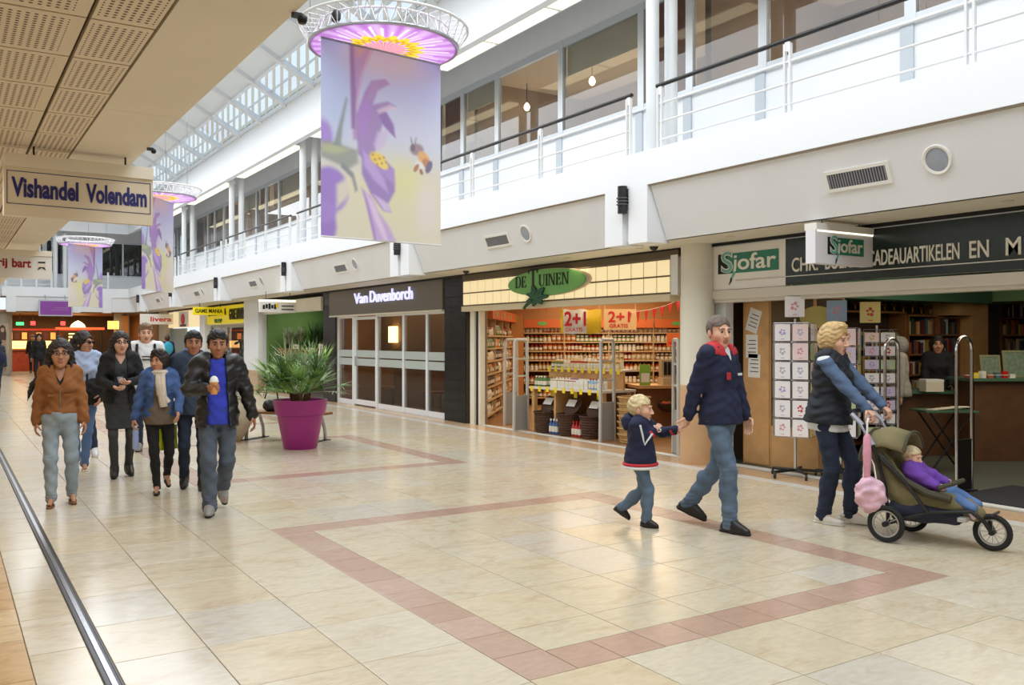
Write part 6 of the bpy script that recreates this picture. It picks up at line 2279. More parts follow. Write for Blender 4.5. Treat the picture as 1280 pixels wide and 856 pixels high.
p5.tubepart('scarf_end', m_scarf, [nk + V3(-.02, -.09, -.03), nk + V3(-.015, -.13, -.12), nk + V3(.0, -.155, -.22), nk + V3(.075, -.15, -.32)], [.03, .036, .04, .034], sc)
p5.shoes(m_shoe_blk, 'sandal'); p5.hair('bob'); p5.glasses(m_specs, .075, m_lensd)
h = p5.W(p5.hand_pts['R'])
t = thing('water_bottle', 'clear blue-tinted water bottle hanging from the denim jacket woman\'s hand', 'bottle', (h.x, h.y, h.z - .24))
MB().lathe([(.026, 0), (.031, .01), (.031, .13), (.027, .145), (.031, .16), (.03, .19), (.013, .225)], n=16).build('bottle_body', M('bottle_blue', hexc(160, 178, 226), .15), t)
MB().lathe([(.015, .222), (.015, .245)], n=12).build('cap', m_cap[0], t)

# 4 young woman in the brown jacket
p1 = Figure('young woman with long dark hair, glasses, cropped brown jacket and pale jeans', pos(.97, 9.72), math.radians(-6), 1.58, 'tan', True, hair=(36, 28, 26),
            ankles={'R': (-.085, -.10, .09), 'L': (.115, .05, .105)}, wrists={'R': (-.245, .03, .80), 'L': (.255, -.06, .78)}, elbow_out=.7, curl=(.5, .5), head=(.05, .0), build=1.02, hsc=1.14)
p1.trousers(m_jean_light, r=(.096, .068, .056), hem=.05, wr=.004)
p1.top('undershirt', m_blackc, .014, hem=.0, sleeve=0, neck=.08, vneck=.12)
p1.top('jacket', m_brownj, .028, hem=.035, arm=(.066, .058, .054), wr=.004, vneck=.16, neck=.085)
for q in (-1, 1):
    n_ = p1.J['neck']
    MB().prism([(q * .02, -.15), (q * .115, -.05), (q * .075, .03), (q * .05, -.01)], lambda u, w, k: (n_[0] + u, n_[1] - .118 - .02 * k + abs(w) * -.1 + (.05 if w > -.06 else 0), n_[2] + w)).build('lapel', m_brownj, p1.t)
p1.ring('collar', m_brownj, p1.J['neck'] + V3(0, .005, .0), p1.Rt, .086, .078, .022, a0=-1.0, a1=math.pi + 1.0, tilt=-.012)
for q in (-1, 1):
    MB().cbox(p1.T((q * .075, -.152, .24)), (.075, .014, .022)).build('pocket_flap', m_brownj, p1.t)
p1.tubepart('zip', m_steel, [p1.T((0, -.150, .30)), p1.T((.0, -.135, .18)), p1.T((.0, -.13, .06))], .005)
p1.shoes(m_leath_br, 'sandal'); p1.hair('long'); p1.glasses(m_specs)

# 5 woman in black with a phone
p3 = Figure('woman in black cardigan and grey skirt with boots, looking up from her phone', pos(1.76, 11.3), math.radians(-5), 1.70, 'fair', True, hair=(40, 28, 26),
            ankles={'R': (-.07, -.08, .115), 'L': (.10, .06, .125)}, wrists={'R': (-.09, -.27, 1.10), 'L': (.09, -.25, 1.15)}, elbow_out=.8, curl=(.7, .7), palm=((-.6, -.1, .8), (.6, -.1, .8)), head=(.12, -.03))
m_tights = cloth('dark_tights', (62, 64, 66), noise=.05, bump=.05)
p3.trousers(m_tights, .004, r=(.080, .054, .040), hem=.03, wr=0, name='tights')
p3.skirt(m_greyc, .36)
p3.top('top', m_greyc, .012, hem=-.06, sleeve=0, neck=.088, vneck=.1)
p3.top('cardigan', m_blackc, .028, hem=-.06, open_=.072, arm=(.070, .058, .046), wr=.003, flare=.01)
p3.shoes(m_shoe_blk, 'boot', m_sole)
p3.hair('shoulder'); p3.glasses(m_specs)
h = (p3.W(p3.hand_pts['L']) + p3.W(p3.hand_pts['R'])) / 2
t = thing('phone', 'black mobile phone held in both hands by the woman in black', 'phone', (h.x, h.y, h.z - .02), math.radians(20))
t.rotation_euler = (-.7, 0, .2)
B(-.033, .033, -.006, .006, 0, .12).build('case', m_black, t)
B(-.029, .029, -.0075, -.006, .01, .11).build('screen', M('phone_screen', hexc(40, 46, 54), .1), t)
hp_ = p3.W(p3.T((.19, -.06, -.02)))
t = thing('handbag', 'black shoulder bag at the hip of the woman in black', 'bag', (hp_.x, hp_.y, hp_.z - .16), math.radians(-10))
FB = Field((-.2, -.14, -.02), (.2, .14, .32), .012)
FB.ell((0, 0, .13), (.15, .075, .14)); FB.cone((-.08, 0, .06), (.08, 0, .06), .07, .07); FB.wrinkle(.006, 60)
solid('bag_body', FB, m_leather, t)
MB().tube([(-.10, 0, .22), (-.13, .02, .45), (-.14, .05, .75), (-.1, .08, .80)], .010, 6).build('strap', m_leather, t)

# 6 woman in the pale blue blouse and the one behind her
p2 = Figure('curly-haired woman in pale blue blouse and blue jeans looking aside', pos(1.47, 12.15), math.radians(-12), 1.70, 'tan', True, hair=(40, 30, 28),
            ankles={'R': (-.09, .16, .14), 'L': (.02, -.08, .09)}, wrists={'R': (-.22, -.03, .84), 'L': (.20, -.1, .95)}, head=(.9, .0), curl=(.5, .5))
p2.trousers(m_jean_blue, r=(.088, .060, .050), hem=.045); p2.top('blouse', m_blouse, .03, hem=-.06, sleeve=.75, arm=(.075, .066, .056), wr=.006)
p2.shoes(m_sandw, 'sandal'); p2.hair('curly'); p2.glasses(m_specs, 0, m_lensd)
hp_ = p2.W(p2.T((-.15, -.05, -.02)))
t = thing('handbag', 'black bag hanging at the side of the curly-haired woman', 'bag', (hp_.x + .25, hp_.y - .12, hp_.z - .1), .3)
FB = Field((-.2, -.14, -.02), (.2, .14, .36), .014)
FB.ell((0, 0, .16), (.15, .08, .17)); FB.wrinkle(.006, 50)
solid('bag_body', FB, m_blackc, t)
MB().tube([(-.08, 0, .28), (-.06, .04, .52), (0, .08, .62)], .012, 6).build('strap', m_blackc, t)
p13 = Figure('dark-haired woman in blue top walking half hidden behind the curly-haired one', pos(1.60, 13.6), math.radians(-10), 1.66, 'fair', True, hair=(40, 32, 28),
             ankles={'R': (-.08, .1, .1), 'L': (.20, -.1, .09)}, wrists={'R': (-.24, -.03, .84), 'L': (.22, -.05, .86)}, head=(.2, 0), far=True)
p13.trousers(m_jean_dark, hem=.05); p13.top('top', cloth('slate_blue', (96, 116, 160)), .02, hem=-.08, sleeve=1); p13.shoes(M('sneaker_white', hexc(220, 220, 226), .5), 'shoe', m_solew); p13.hair('bob')

# 7 tall young man with the backpack straps
p4 = Figure('tall fair young man in white t-shirt with black backpack straps', pos(2.50, 13.85), math.radians(-8), 1.84, 'fair', hair=(126, 98, 66),
            ankles={'R': (-.09, -.1, .09), 'L': (.09, .14, .12)}, wrists={'R': (-.28, -.04, .84), 'L': (.28, .02, .84)}, head=(.05, .05), build=1.02)
p4.trousers(m_jean_dark, hem=.03); p4.top('t_shirt', m_whitec, .018, hem=-.12, sleeve=.44, arm=(.066, .058, .05), neck=.085)
p4.shoes(m_shoe_grey, 'shoe', m_sole); p4.hair('short')
for q in (-1, 1):
    p4.tubepart('print_stroke', m_greyc, [p4.T((q * .05, -.128, .34)), p4.T((0, -.132, .345))], .008)
p4.tubepart('print_stroke', m_greyc, [p4.T((-.05, -.132, .30)), p4.T((.05, -.132, .30))], .010)
w_ = p4.W(p4.T((0, .17, .12)))
t = thing('backpack', 'black backpack worn by the tall young man in white', 'backpack', w_, math.radians(-8))
FB = Field((-.22, -.14, -.02), (.22, .16, .50), .016)
FB.ell((0, 0, .22), (.16, .10, .24)); FB.ell((0, .06, .12), (.12, .07, .12))
solid('pack_body', FB, m_blackc, t)
for q in (-1, 1):
    MB().tube([(q * .11, -.06, .40), (q * .115, -.15, .46), (q * .118, -.255, .40), (q * .125, -.315, .28), (q * .135, -.30, .12), (q * .14, -.2, .04), (q * .13, -.06, .04)], .022, 6).build('strap', m_blackc, t)

# 8 father
JOIN = (5.36, 5.64, .86)
p_dad = Figure('man in navy jacket with red shoulders, striding and holding a small boy\'s hand', pos(5.58, 5.44), math.radians(16), 1.82, 'fair', hair=(112, 96, 84),
               ankles={'R': (-.07, -.12, .09), 'L': (.07, .33, .17)}, wrists={'R': (0, 0, 0), 'L': (.24, -.12, .84)}, wworld={'R': (5.355, 5.62, .90)}, elbow_out=.3, curl=(.5, .9), palm=(None, (.0, .9, .2)), head=(-.5, .06), lean=-.05, build=1.04, hsc=1.0)
p_dad.trousers(m_jean_mid, r=(.094, .070, .060), hem=.03, wr=.004)
p_dad.top('shirt', m_whitec, .008, hem=.1, sleeve=.2, neck=.07)
jk = p_dad.top('jacket', m_navy2, .026, hem=-.09, arm=(.074, .060, .050), wr=.004, neck=.085, vneck=.10)
F_ = Field(p_dad.J['neck'] - V3(.3, .2, .16), p_dad.J['neck'] + V3(.3, .2, .1), .0125)
p_dad.torso(F_, .0305)
for sd in 'LR': F_.cone(p_dad.J['sh' + sd], p_dad.J['el' + sd], .080, .066, k=.035)
zc = p_dad.J['neck'][2]
F_.cut(lambda x, y, z: np.maximum(zc - .075 - z + .12 * np.abs(x), np.maximum(.06 - np.abs(x), np.abs(x) - .19)))
solid('shoulder_panel', F_, m_redc, jk)
p_dad.ring('collar', m_navy2, p_dad.J['neck'] + V3(0, 0, .01), p_dad.Rt, .078, .075, .02, jk, a0=-.8, a1=math.pi + .8)
MB().cbox(p_dad.T((-.10, -.142, .30)), (.05, .012, .06)).build('chest_emblem', m_redc, jk)
MB().cbox(p_dad.T((.09, -.142, .31)), (.06, .012, .02)).build('chest_emblem', m_whitec, jk)
p_dad.shoes(m_shoe_blk, 'shoe', m_sole); p_dad.hair('thin')

# 9 small boy
p_boy = Figure('small blond boy in navy hooded jacket with white sleeve stripes, led by the hand', pos(5.085, 5.90), math.radians(32), 1.08, 'fair', hair=(224, 202, 156), child=True,
               ankles={'R': (-.05, -.10, .10), 'L': (.08, .30, .22)}, wrists={'L': (0, 0, 0), 'R': (-.05, -.20, 1.34)}, wworld={'L': (5.30, 5.69, .835)}, elbow_out=.5, curl=(.8, .6), head=(.15, .05), build=1.25)
p_boy.trousers(m_jean_mid, r=(.10, .082, .072), hem=.05, wr=.003)
jb = p_boy.top('hooded_jacket', m_navy2, .026, hem=-.10, arm=(.088, .072, .062), wr=.003, neck=.07)
for i, (m_, dz) in enumerate(((m_redc, -.075), (m_whitec, -.115))):
    p_boy.ring('hem_stripe', m_, p_boy.T((0, .0, dz)), p_boy.Rt, .152, .142, .014, jb)
for sd in 'LR':
    a, e, w = p_boy.J['sh' + sd], p_boy.J['el' + sd], p_boy.J['wr' + sd]
    for o in (-.018, .018):
        p_boy.tubepart('sleeve_stripe', m_whitec, [a + V3(-.042, -.03 + o, .0), (a + e) / 2 + V3(-.040, -.03 + o, 0), e + V3(-.036, -.024 + o, 0), w * .8 + e * .2 + V3(-.030, -.012 + o * .6, .006)], .009, jb)
    p_boy.tubepart('cuff', m_redc, [w + (e - w) * .08, w + (e - w) * .24], .043, jb)
F_ = Field(p_boy.J['neck'] - V3(.2, .2, .2), p_boy.J['neck'] + V3(.2, .25, .15), .0125)
F_.ell(p_boy.J['neck'] + V3(0, .09, -.02), (.10, .07, .085)); F_.wrinkle(.004, 60)
solid('hood', F_, m_navy2, jb)
p_boy.shoes(m_shoe_blk, 'shoe', m_sole); p_boy.hair('baby')

# 10 mother with the pushchair
p_mum = Figure('blond woman in dark padded vest over blue sleeves, pushing the pushchair', pos(6.58, 5.12), math.radians(14), 1.74, 'fair', True, hair=(206, 172, 118),
               ankles={'R': (-.06, .02, .09), 'L': (.08, -.16, .115)}, wrists={'R': (-.16, -.42, 1.02), 'L': (.16, -.44, 1.02)}, elbow_out=.35, curl=(1.0, 1.0), palm=((0, -.3, -1), (0, -.3, -1)), head=(-.06, .12), lean=.06, build=1.06, hsc=1.06)
p_mum.trousers(m_jean_dark, r=(.094, .070, .062), hem=.035, wr=.003)
p_mum.top('shirt', m_whitec, .016, hem=-.13, sleeve=.2, wr=.003)
p_mum.top('jacket_sleeves', m_bluegrey, .018, hem=.05, arm=(.064, .054, .044), wr=.004)
p_mum.top('padded_vest', cloth('vest_black', (38, 42, 50)), .040, hem=-.065, flare=.008, sleeve=0, neck=.075, wr=.006, wf=75)
p_mum.ring('vest_collar', M('vest_black', (0, 0, 0)), p_mum.J['neck'] + V3(0, 0, .02), p_mum.Rt, .078, .076, .026)
p_mum.shoes(m_sandw, 'ballerina', m_solew); p_mum.hair('wavy')

# far walkers and people in the shops
def far_person(label, x, y, rot, H, skin, hair, top, bottom, style='short', female=False, wr=None, st_=.14, head=(0, 0), extra=None):
    f = Figure(label, pos(x, y), rot, H, skin, female, hair, ankles={'R': (-.09, -st_, .09), 'L': (.09, st_, .11)}, wrists=wr, far=True, head=head)
    f.trousers(bottom, hem=.03, wr=0); f.top('jacket', top, .024, hem=-.08, arm=(.068, .056, .048), wr=.003); f.shoes(m_shoe_blk, 'shoe'); f.hair(style)
    return f


f = far_person('man in blue shirt and dark trousers standing by the far cream shop', 6.3, 28.0, math.radians(60), 1.74, 'tan', (30, 26, 24), cloth('shirt_blue', (96, 122, 196)), m_jean_dark, wr={'L': (.2, -.25, 1.0), 'R': (-.25, -.1, .86)})
h = f.W(f.hand_pts['R'])
t = thing('shopping_bag', 'white and green shopping bag held by the man in the blue shirt', 'bag', (h.x, h.y, h.z - .45), .4)
MB().prism([(-.17, 0), (.17, 0), (.15, .36), (-.15, .36)], lambda u, w, k: (u, -.06 + .12 * k, w)).build('bag_body', M('bag_pale', hexc(206, 216, 190), .5), t)
MB().tube([(-.06, 0, .35), (-.03, 0, .46), (.03, 0, .46), (.06, 0, .35)], .008, 6).build('handle', m_wpaper, t)
f = far_person('walker seen from behind with a turquoise backpack near the teal shutter', 7.0, 34.6, math.radians(170), 1.74, 'tan', (70, 40, 30), m_navy2, m_jean_dark)
w_ = f.W(f.T((-.02, .17, .1)))
t = thing('backpack', 'turquoise backpack on the far walker near the teal shutter', 'backpack', w_, math.radians(170))
FB = Field((-.24, -.14, -.02), (.24, .16, .52), .02); FB.ell((0, 0, .22), (.18, .11, .24)); solid('pack_body', FB, cloth('turquoise', (60, 170, 200)), t)
MB().tube([(-.05, -.02, .44), (0, -.03, .5), (.05, -.02, .44)], .012, 6).build('grab_loop', m_blackc, t)
f = far_person('far man in dark jacket over a pale green shirt, under the purple screen', 3.58, 47.5, 0, 1.78, 'tan', (26, 22, 22), m_blackc, m_blackc, wr={'L': (.22, -.2, 1.45), 'R': (-.26, -.02, .86)})
MB().cbox(f.T((0, -.125, .25)), (.14, .06, .46)).build('shirt', cloth('mint_shirt', (150, 180, 160)), f.t)
f = far_person('passer-by in dark jacket with a shoulder bag, cut off by the picture edge', 1.27, 28.4, math.radians(200), 1.66, 'tan', (30, 26, 26), cloth('dark_slate', (44, 48, 62)), m_jean_dark, 'bob', True)
w_ = f.W(f.T((.0, .16, .0)))
t = thing('handbag', 'dark bag on the back of the passer-by at the picture edge', 'bag', w_, .2)
FB = Field((-.24, -.14, -.02), (.24, .16, .42), .02); FB.ell((0, 0, .18), (.18, .10, .19)); solid('bag_body', FB, m_navy2, t)
MB().tube([(-.1, 0, .3), (-.05, .0, .55), (.05, -.05, .62)], .014, 6).build('strap', m_blackc, t)
far_person('far dark-haired person in black just behind the brown jacket woman', 2.95, 36.5, 0, 1.80, 'tan', (30, 24, 22), m_blackc, m_blackc, 'bob', True)
far_person('far man in dark suit jacket and pale blue shirt beside the black-clad person', 3.75, 38.2, .2, 1.72, 'fair', (40, 34, 30), cloth('suit', (40, 46, 66)), m_jean_dark)
f = far_person('shop assistant in black short sleeves behind the bookshop counter', 11.95, 7.45, math.radians(-50), 1.66, 'tan', (40, 30, 26), m_blackc, m_blackc, 'bob', True, wr={'L': (.16, -.26, 1.0), 'R': (-.16, -.26, 1.0)}, st_=.02)
f = far_person('grey-haired customer in a pale coat beside the postcard rack inside the bookshop', 11.15, 7.86 - .35, math.radians(-140), 1.64, 'fair', (150, 146, 140), cloth('pale_coat', (170, 166, 158)), m_greyc, 'bob', True, st_=.02)
# ------------------------------------------------------------------ hanging printed banners under ring trusses
def smooth(a, b, x):
    t = np.clip((x - a) / (b - a), 0, 1)
    return t * t * (3 - 2 * t)


def print_material(name, trans):
    m = bpy.data.materials.new(name)
    m.use_nodes = True
    nt = m.node_tree
    nt.nodes.clear()
    out = nt.nodes.new('ShaderNodeOutputMaterial')
    at = nt.nodes.new('ShaderNodeAttribute'); at.attribute_name = 'print'
    d = nt.nodes.new('ShaderNodeBsdfDiffuse'); t = nt.nodes.new('ShaderNodeBsdfTranslucent')
    mix = nt.nodes.new('ShaderNodeMixShader'); mix.inputs[0].default_value = trans
    nt.links.new(at.outputs['Color'], d.inputs[0]); nt.links.new(at.outputs['Color'], t.inputs[0])
    nt.links.new(d.outputs[0], mix.inputs[1]); nt.links.new(t.outputs[0], mix.inputs[2]); nt.links.new(mix.outputs[0], out.inputs[0])
    return m


m_bprint = print_material('printed_fabric', .45)
NU, NV = 150, 220
uu, vv = np.meshgrid(np.linspace(0, 1, NU + 1), np.linspace(0, 1, NV + 1), indexing='ij')
# picture coordinates: x 65..508, y 130..825
px, py = 65 + 443 * uu, 128 + 700 * vv
C = np.zeros(uu.shape + (3,))


def lerp_bg():
    top, mid, low = np.array(hexc(182, 190, 232)), np.array(hexc(206, 212, 232)), np.array(hexc(222, 216, 188))
    a = smooth(.1, .48, vv)[..., None]; b = smooth(.42, .75, vv)[..., None]
    c = top * (1 - a) + mid * a
    return c * (1 - b) + low * b


C = lerp_bg()


def blob(x, y, rx, ry, col, rot=0, soft=.25, op=1.0):
    global C
    c_, s_ = math.cos(math.radians(rot)), math.sin(math.radians(rot))
    dx, dy = px - x, py - y
    q = np.sqrt(((dx * c_ + dy * s_) / rx) ** 2 + ((-dx * s_ + dy * c_) / ry) ** 2)
    m = (1 - smooth(1 - soft, 1 + soft, q))[..., None] * op
    C = C * (1 - m) + np.array(hexc(*col)) * m


def poly(pts, col, soft=6.0, op=1.0):
    global C
    P_ = np.array(pts, float)
    inside = np.zeros(px.shape, bool)
    dist = np.full(px.shape, 1e9)
    for (x0, y0), (x1, y1) in zip(P_, np.roll(P_, -1, 0)):
        cond = ((y0 > py) != (y1 > py))
        with np.errstate(divide='ignore', invalid='ignore'):
            xi = (x1 - x0) * (py - y0) / (y1 - y0 if y1 != y0 else 1e-9) + x0
        inside ^= cond & (px < xi)
        t = np.clip(((px - x0) * (x1 - x0) + (py - y0) * (y1 - y0)) / max((x1 - x0) ** 2 + (y1 - y0) ** 2, 1e-9), 0, 1)
        dist = np.minimum(dist, np.hypot(px - x0 - t * (x1 - x0), py - y0 - t * (y1 - y0)))
    sd_ = np.where(inside, -dist, dist)
    soft = soft + 3
    m = (1 - smooth(-soft, soft, sd_))[..., None] * op * .88
    C = C * (1 - m) + np.array(hexc(*col)) * m


blob(350, 640, 130, 120, (226, 220, 170), op=.6, soft=.8)
blob(360, 590, 70, 60, (224, 222, 150), op=.7, soft=.8)
blob(455, 690, 40, 90, (232, 216, 222), op=.7, soft=.8)
blob(110, 330, 60, 160, (176, 196, 236), op=.7, soft=.8)
blob(300, 170, 160, 60, (216, 200, 214), op=.6, soft=.8)
# big soft petals at the edge
blob(72, 475, 34, 60, (160, 128, 214), soft=.3)
blob(95, 660, 66, 82, (150, 112, 206), soft=.15)
blob(70, 790, 50, 70, (146, 106, 202), soft=.2)
blob(82, 740, 36, 40, (156, 120, 210), soft=.3)
poly([(120, 640), (170, 600), (180, 640), (150, 690), (120, 720)], (226, 220, 190), 8)
# pale lower field between petals
# dark upper petal seen edge-on
poly([(164, 128), (246, 128), (214, 210), (196, 300), (188, 360), (196, 470), (176, 470), (168, 300)], (176, 132, 190), 4)
poly([(164, 128), (176, 128), (186, 300), (182, 430), (170, 430)], (132, 86, 160), 4)
poly([(236, 128), (246, 128), (206, 240), (192, 350), (186, 350), (200, 240)], (206, 170, 204), 3)
poly([(190, 128), (225, 128), (205, 160), (185, 170)], (214, 160, 150), 8, .6)
# the flower in profile
poly([(186, 380), (215, 290), (240, 245), (290, 230), (306, 244), (262, 276), (246, 330), (300, 310), (330, 322), (290, 345), (322, 390), (328, 440), (300, 420), (280, 400), (262, 460), (250, 520), (220, 540), (192, 520)], (150, 112, 184), 4)
poly([(240, 248), (290, 232), (304, 244), (262, 274), (236, 320), (214, 330)], (172, 134, 190), 5)
poly([(255, 345), (292, 350), (318, 395), (326, 438), (302, 418), (276, 392)], (134, 96, 176), 4)
poly([(258, 350), (308, 320), (338, 330), (300, 344), (266, 362)], (226, 204, 224), 4, .85)
poly([(190, 380), (224, 300), (240, 330), (226, 430), (206, 470)], (168, 122, 204), 6)
poly([(262, 430), (300, 420), (290, 470), (262, 500), (248, 480)], (206, 190, 226), 6)
# stem and sepals
poly([(65, 490), (110, 488), (160, 500), (192, 505), (194, 552), (160, 580), (120, 565), (65, 548)], (132, 142, 128), 8)
poly([(66, 500), (120, 496), (160, 512), (120, 530), (66, 530)], (186, 192, 132), 9, .8)
poly([(108, 500), (128, 420), (152, 320), (156, 330), (140, 430), (134, 500)], (116, 134, 128), 4)
poly([(140, 560), (178, 590), (192, 650), (184, 658), (172, 610), (134, 575)], (104, 116, 128), 4)
# lower petals
poly([(204, 490), (236, 520), (290, 530), (322, 560), (326, 640), (300, 690), (310, 720), (280, 718), (236, 660), (206, 590)], (132, 92, 190), 4)
poly([(206, 495), (240, 530), (286, 600), (300, 650), (250, 610), (214, 560)], (190, 158, 222), 6)
poly([(256, 560), (322, 556), (326, 620), (300, 600)], (172, 136, 212), 6)
poly([(246, 660), (300, 690), (310, 718), (284, 716)], (216, 194, 232), 4)
poly([(204, 640), (238, 668), (262, 720), (300, 770), (330, 828), (252, 828), (238, 770), (222, 700)], (190, 154, 220), 5)
poly([(222, 660), (244, 690), (280, 770), (300, 828), (284, 828), (250, 750)], (226, 204, 236), 4)
poly([(210, 650), (226, 690), (250, 790), (256, 828), (248, 828), (232, 750)], (150, 106, 196), 3)
blob(262, 528, 30, 22, (236, 206, 60), 30, .3)
blob(280, 548, 22, 14, (240, 214, 90), 30, .3)
for i in range(7):
    blob(244 + i * 8, 515 + (i * 17) % 40, 5, 5, (206, 160, 30), 0, .3)
# the bee
blob(414, 470, 28, 22, (150, 128, 140), -20, .3)
blob(398, 466, 10, 14, (104, 84, 96), 0, .3)
blob(442, 500, 20, 30, (226, 170, 90), -35, .2)
blob(452, 516, 16, 18, (196, 124, 60), -35, .3)
blob(462, 530, 12, 26, (96, 88, 130), 20, .25)
blob(424, 528, 18, 14, (232, 226, 224), 20, .3)
blob(412, 540, 8, 18, (176, 112, 70), 30, .3)
blob(432, 552, 7, 12, (156, 96, 66), -20, .3)
poly([(394, 458), (388, 428), (391, 427), (400, 455)], (110, 90, 100), 2)
poly([(402, 455), (410, 424), (413, 426), (408, 456)], (120, 100, 110), 2)
rng = np.random.default_rng(4)
C = C * .84 + .16 * np.array(hexc(240, 238, 248))
C = np.clip(C * (1 + .02 * np.sin(px * .9)[..., None] * .6) + .006 * rng.standard_normal(C.shape), 0, 1)


def color_mesh(name, P_, Q_, col, mat):
    me = bpy.data.meshes.new(name)
    me.from_pydata([tuple(p) for p in P_], [], [tuple(q) for q in Q_])
    a = me.attributes.new('print', 'FLOAT_COLOR', 'POINT')
    rgba = np.ones((len(P_), 4), np.float32); rgba[:, :3] = col
    a.data.foreach_set('color', rgba.ravel())
    me.materials.append(mat)
    me.polygons.foreach_set('use_smooth', [True] * len(me.polygons))
    me.update()
    return me


BW, BH = 1.50, 2.06
xx = (uu - .5) * BW
bow = .012 * np.sin(uu * math.pi * 3) * (.4 + vv) + .03 * (uu - .5) ** 2
Pb = np.stack([xx, bow, -vv * BH], -1).reshape(-1, 3)
ii = np.arange(NU)[:, None] * (NV + 1) + np.arange(NV)[None, :]
Qb = np.stack([ii, ii + 1, ii + NV + 2, ii + NV + 1], -1).reshape(-1, 4)
banner_me = color_mesh('sheet', Pb, Qb, C.reshape(-1, 3), m_bprint)
# round flower print on the underside of the ring
NR, NA = 40, 240
rr_, aa_ = np.meshgrid(np.linspace(.0, 1, NR + 1), np.linspace(0, 2 * math.pi, NA + 1)[:-1], indexing='ij')
pet = .5 + .5 * np.sin(aa_ * 24 + 3 * rr_ + .8 * np.sin(aa_ * 7))
D = np.array(hexc(196, 128, 214))[None, None] * (1 - pet[..., None]) + np.array(hexc(224, 184, 234))[None, None] * pet[..., None]
st_ = (np.sin(aa_ * 40 + 2 * np.sin(aa_ * 5)) > .72) & (rr_ > .48) & (rr_ < .80 + .1 * np.sin(aa_ * 11))
D[st_] = hexc(244, 236, 246)
yr = np.abs(rr_ - .42 - .05 * np.sin(aa_ * 17)) < .10
D[yr] = hexc(240, 206, 70)
yr2 = np.abs(rr_ - .38 - .04 * np.sin(aa_ * 23 + 1)) < .035
D[yr2] = hexc(214, 160, 50)
D[rr_ < .30] = hexc(214, 130, 190)
D[(rr_ < .3) & (np.sin(aa_ * 30) > .3)] = hexc(236, 190, 120)
D[rr_ > .96] = hexc(176, 108, 190)
RD = .80
Pd = np.stack([RD * rr_ * np.cos(aa_), RD * rr_ * np.sin(aa_), 0 * rr_ - .0], -1).reshape(-1, 3)
ii = np.arange(NR)[:, None] * NA + np.arange(NA)[None, :]
jj = np.arange(NR)[:, None] * NA + (np.arange(NA)[None, :] + 1) % NA
Qd = np.stack([ii, jj, jj + NA, ii + NA], -1).reshape(-1, 4)
disc_me = color_mesh('disc', Pd, Qd, D.reshape(-1, 3), m_bprint)
circ = lambda r, z, n=64: [(r * math.cos(a), r * math.sin(a), z) for a in np.linspace(0, 2 * math.pi, n + 1)[:-1]]
ring_meshes = {
    'lower_chord': MB().tube(circ(.80, 0), .018, 8, closed=True).mesh('lower_chord', m_steel),
    'outer_chord': MB().tube(circ(.91, .19), .015, 8, closed=True).mesh('outer_chord', m_post),
    'inner_chord': MB().tube(circ(.70, .19), .013, 8, closed=True).mesh('inner_chord', m_post)}
mb = MB()
for i in range(36):
    a, b_ = 2 * math.pi * i / 36, 2 * math.pi * (i + .5) / 36
    lo, ou, ino = (.80 * math.cos(a), .80 * math.sin(a), 0), (.91 * math.cos(b_), .91 * math.sin(b_), .19), (.70 * math.cos(b_), .70 * math.sin(b_), .19)
    a2 = 2 * math.pi * (i + 1) / 36
    lo2 = (.80 * math.cos(a2), .80 * math.sin(a2), 0)
    for p, q in ((lo, ou), (ou, lo2), (lo, ino), (ino, lo2), (ou, ino)):
        mb.tube([p, q], .0055, 5)
ring_meshes['lacing'] = mb.mesh('lacing', m_post)
NEAR = ['nearest', 'middle', 'farthest']
for i, (x, y, rot, bz) in enumerate([(4.05, 8.93, math.radians(6.6), 4.74), (4.07, 21.05, math.radians(53), 4.74), (4.07, 33.1, math.radians(-141), 4.74)]):
    t = thing('ring_truss', '%s round white ring truss with a purple flower disc beneath it' % NEAR[i], 'truss', (x, y, 4.78))
    for nm, me in ring_meshes.items():
        link(nm, me, t)
    link('disc', disc_me, t, (0, 0, -.012))
    for a in (.5, 2.6, 4.7):
        MB().cyl((.8 * math.cos(a), .8 * math.sin(a), .19), (.8 * math.cos(a), .8 * math.sin(a), 4.4), .005, n=5).build('cable', m_steel, t)
    for a in (1.2, 3.6):
        MB().lathe([(.03, 0), (.05, -.04), (.05, -.10), (.03, -.12)], (.76 * math.cos(a), .76 * math.sin(a), .17), 10).build('spotlight', m_black, t)
    b_ = thing('printed_banner', '%s hanging banner printed with a purple flower and a bee' % NEAR[i], 'banner', (x, y, bz), rot)
    link('sheet', banner_me, b_)
    MB().tube([(-BW / 2, 0, .0), (BW / 2, 0, .0)], .012, 8).build('top_rod', m_steel, b_)
    MB().tube([(-BW / 2, 0, -BH), (BW / 2, 0, -BH)], .010, 8).build('bottom_rod', m_post, b_)

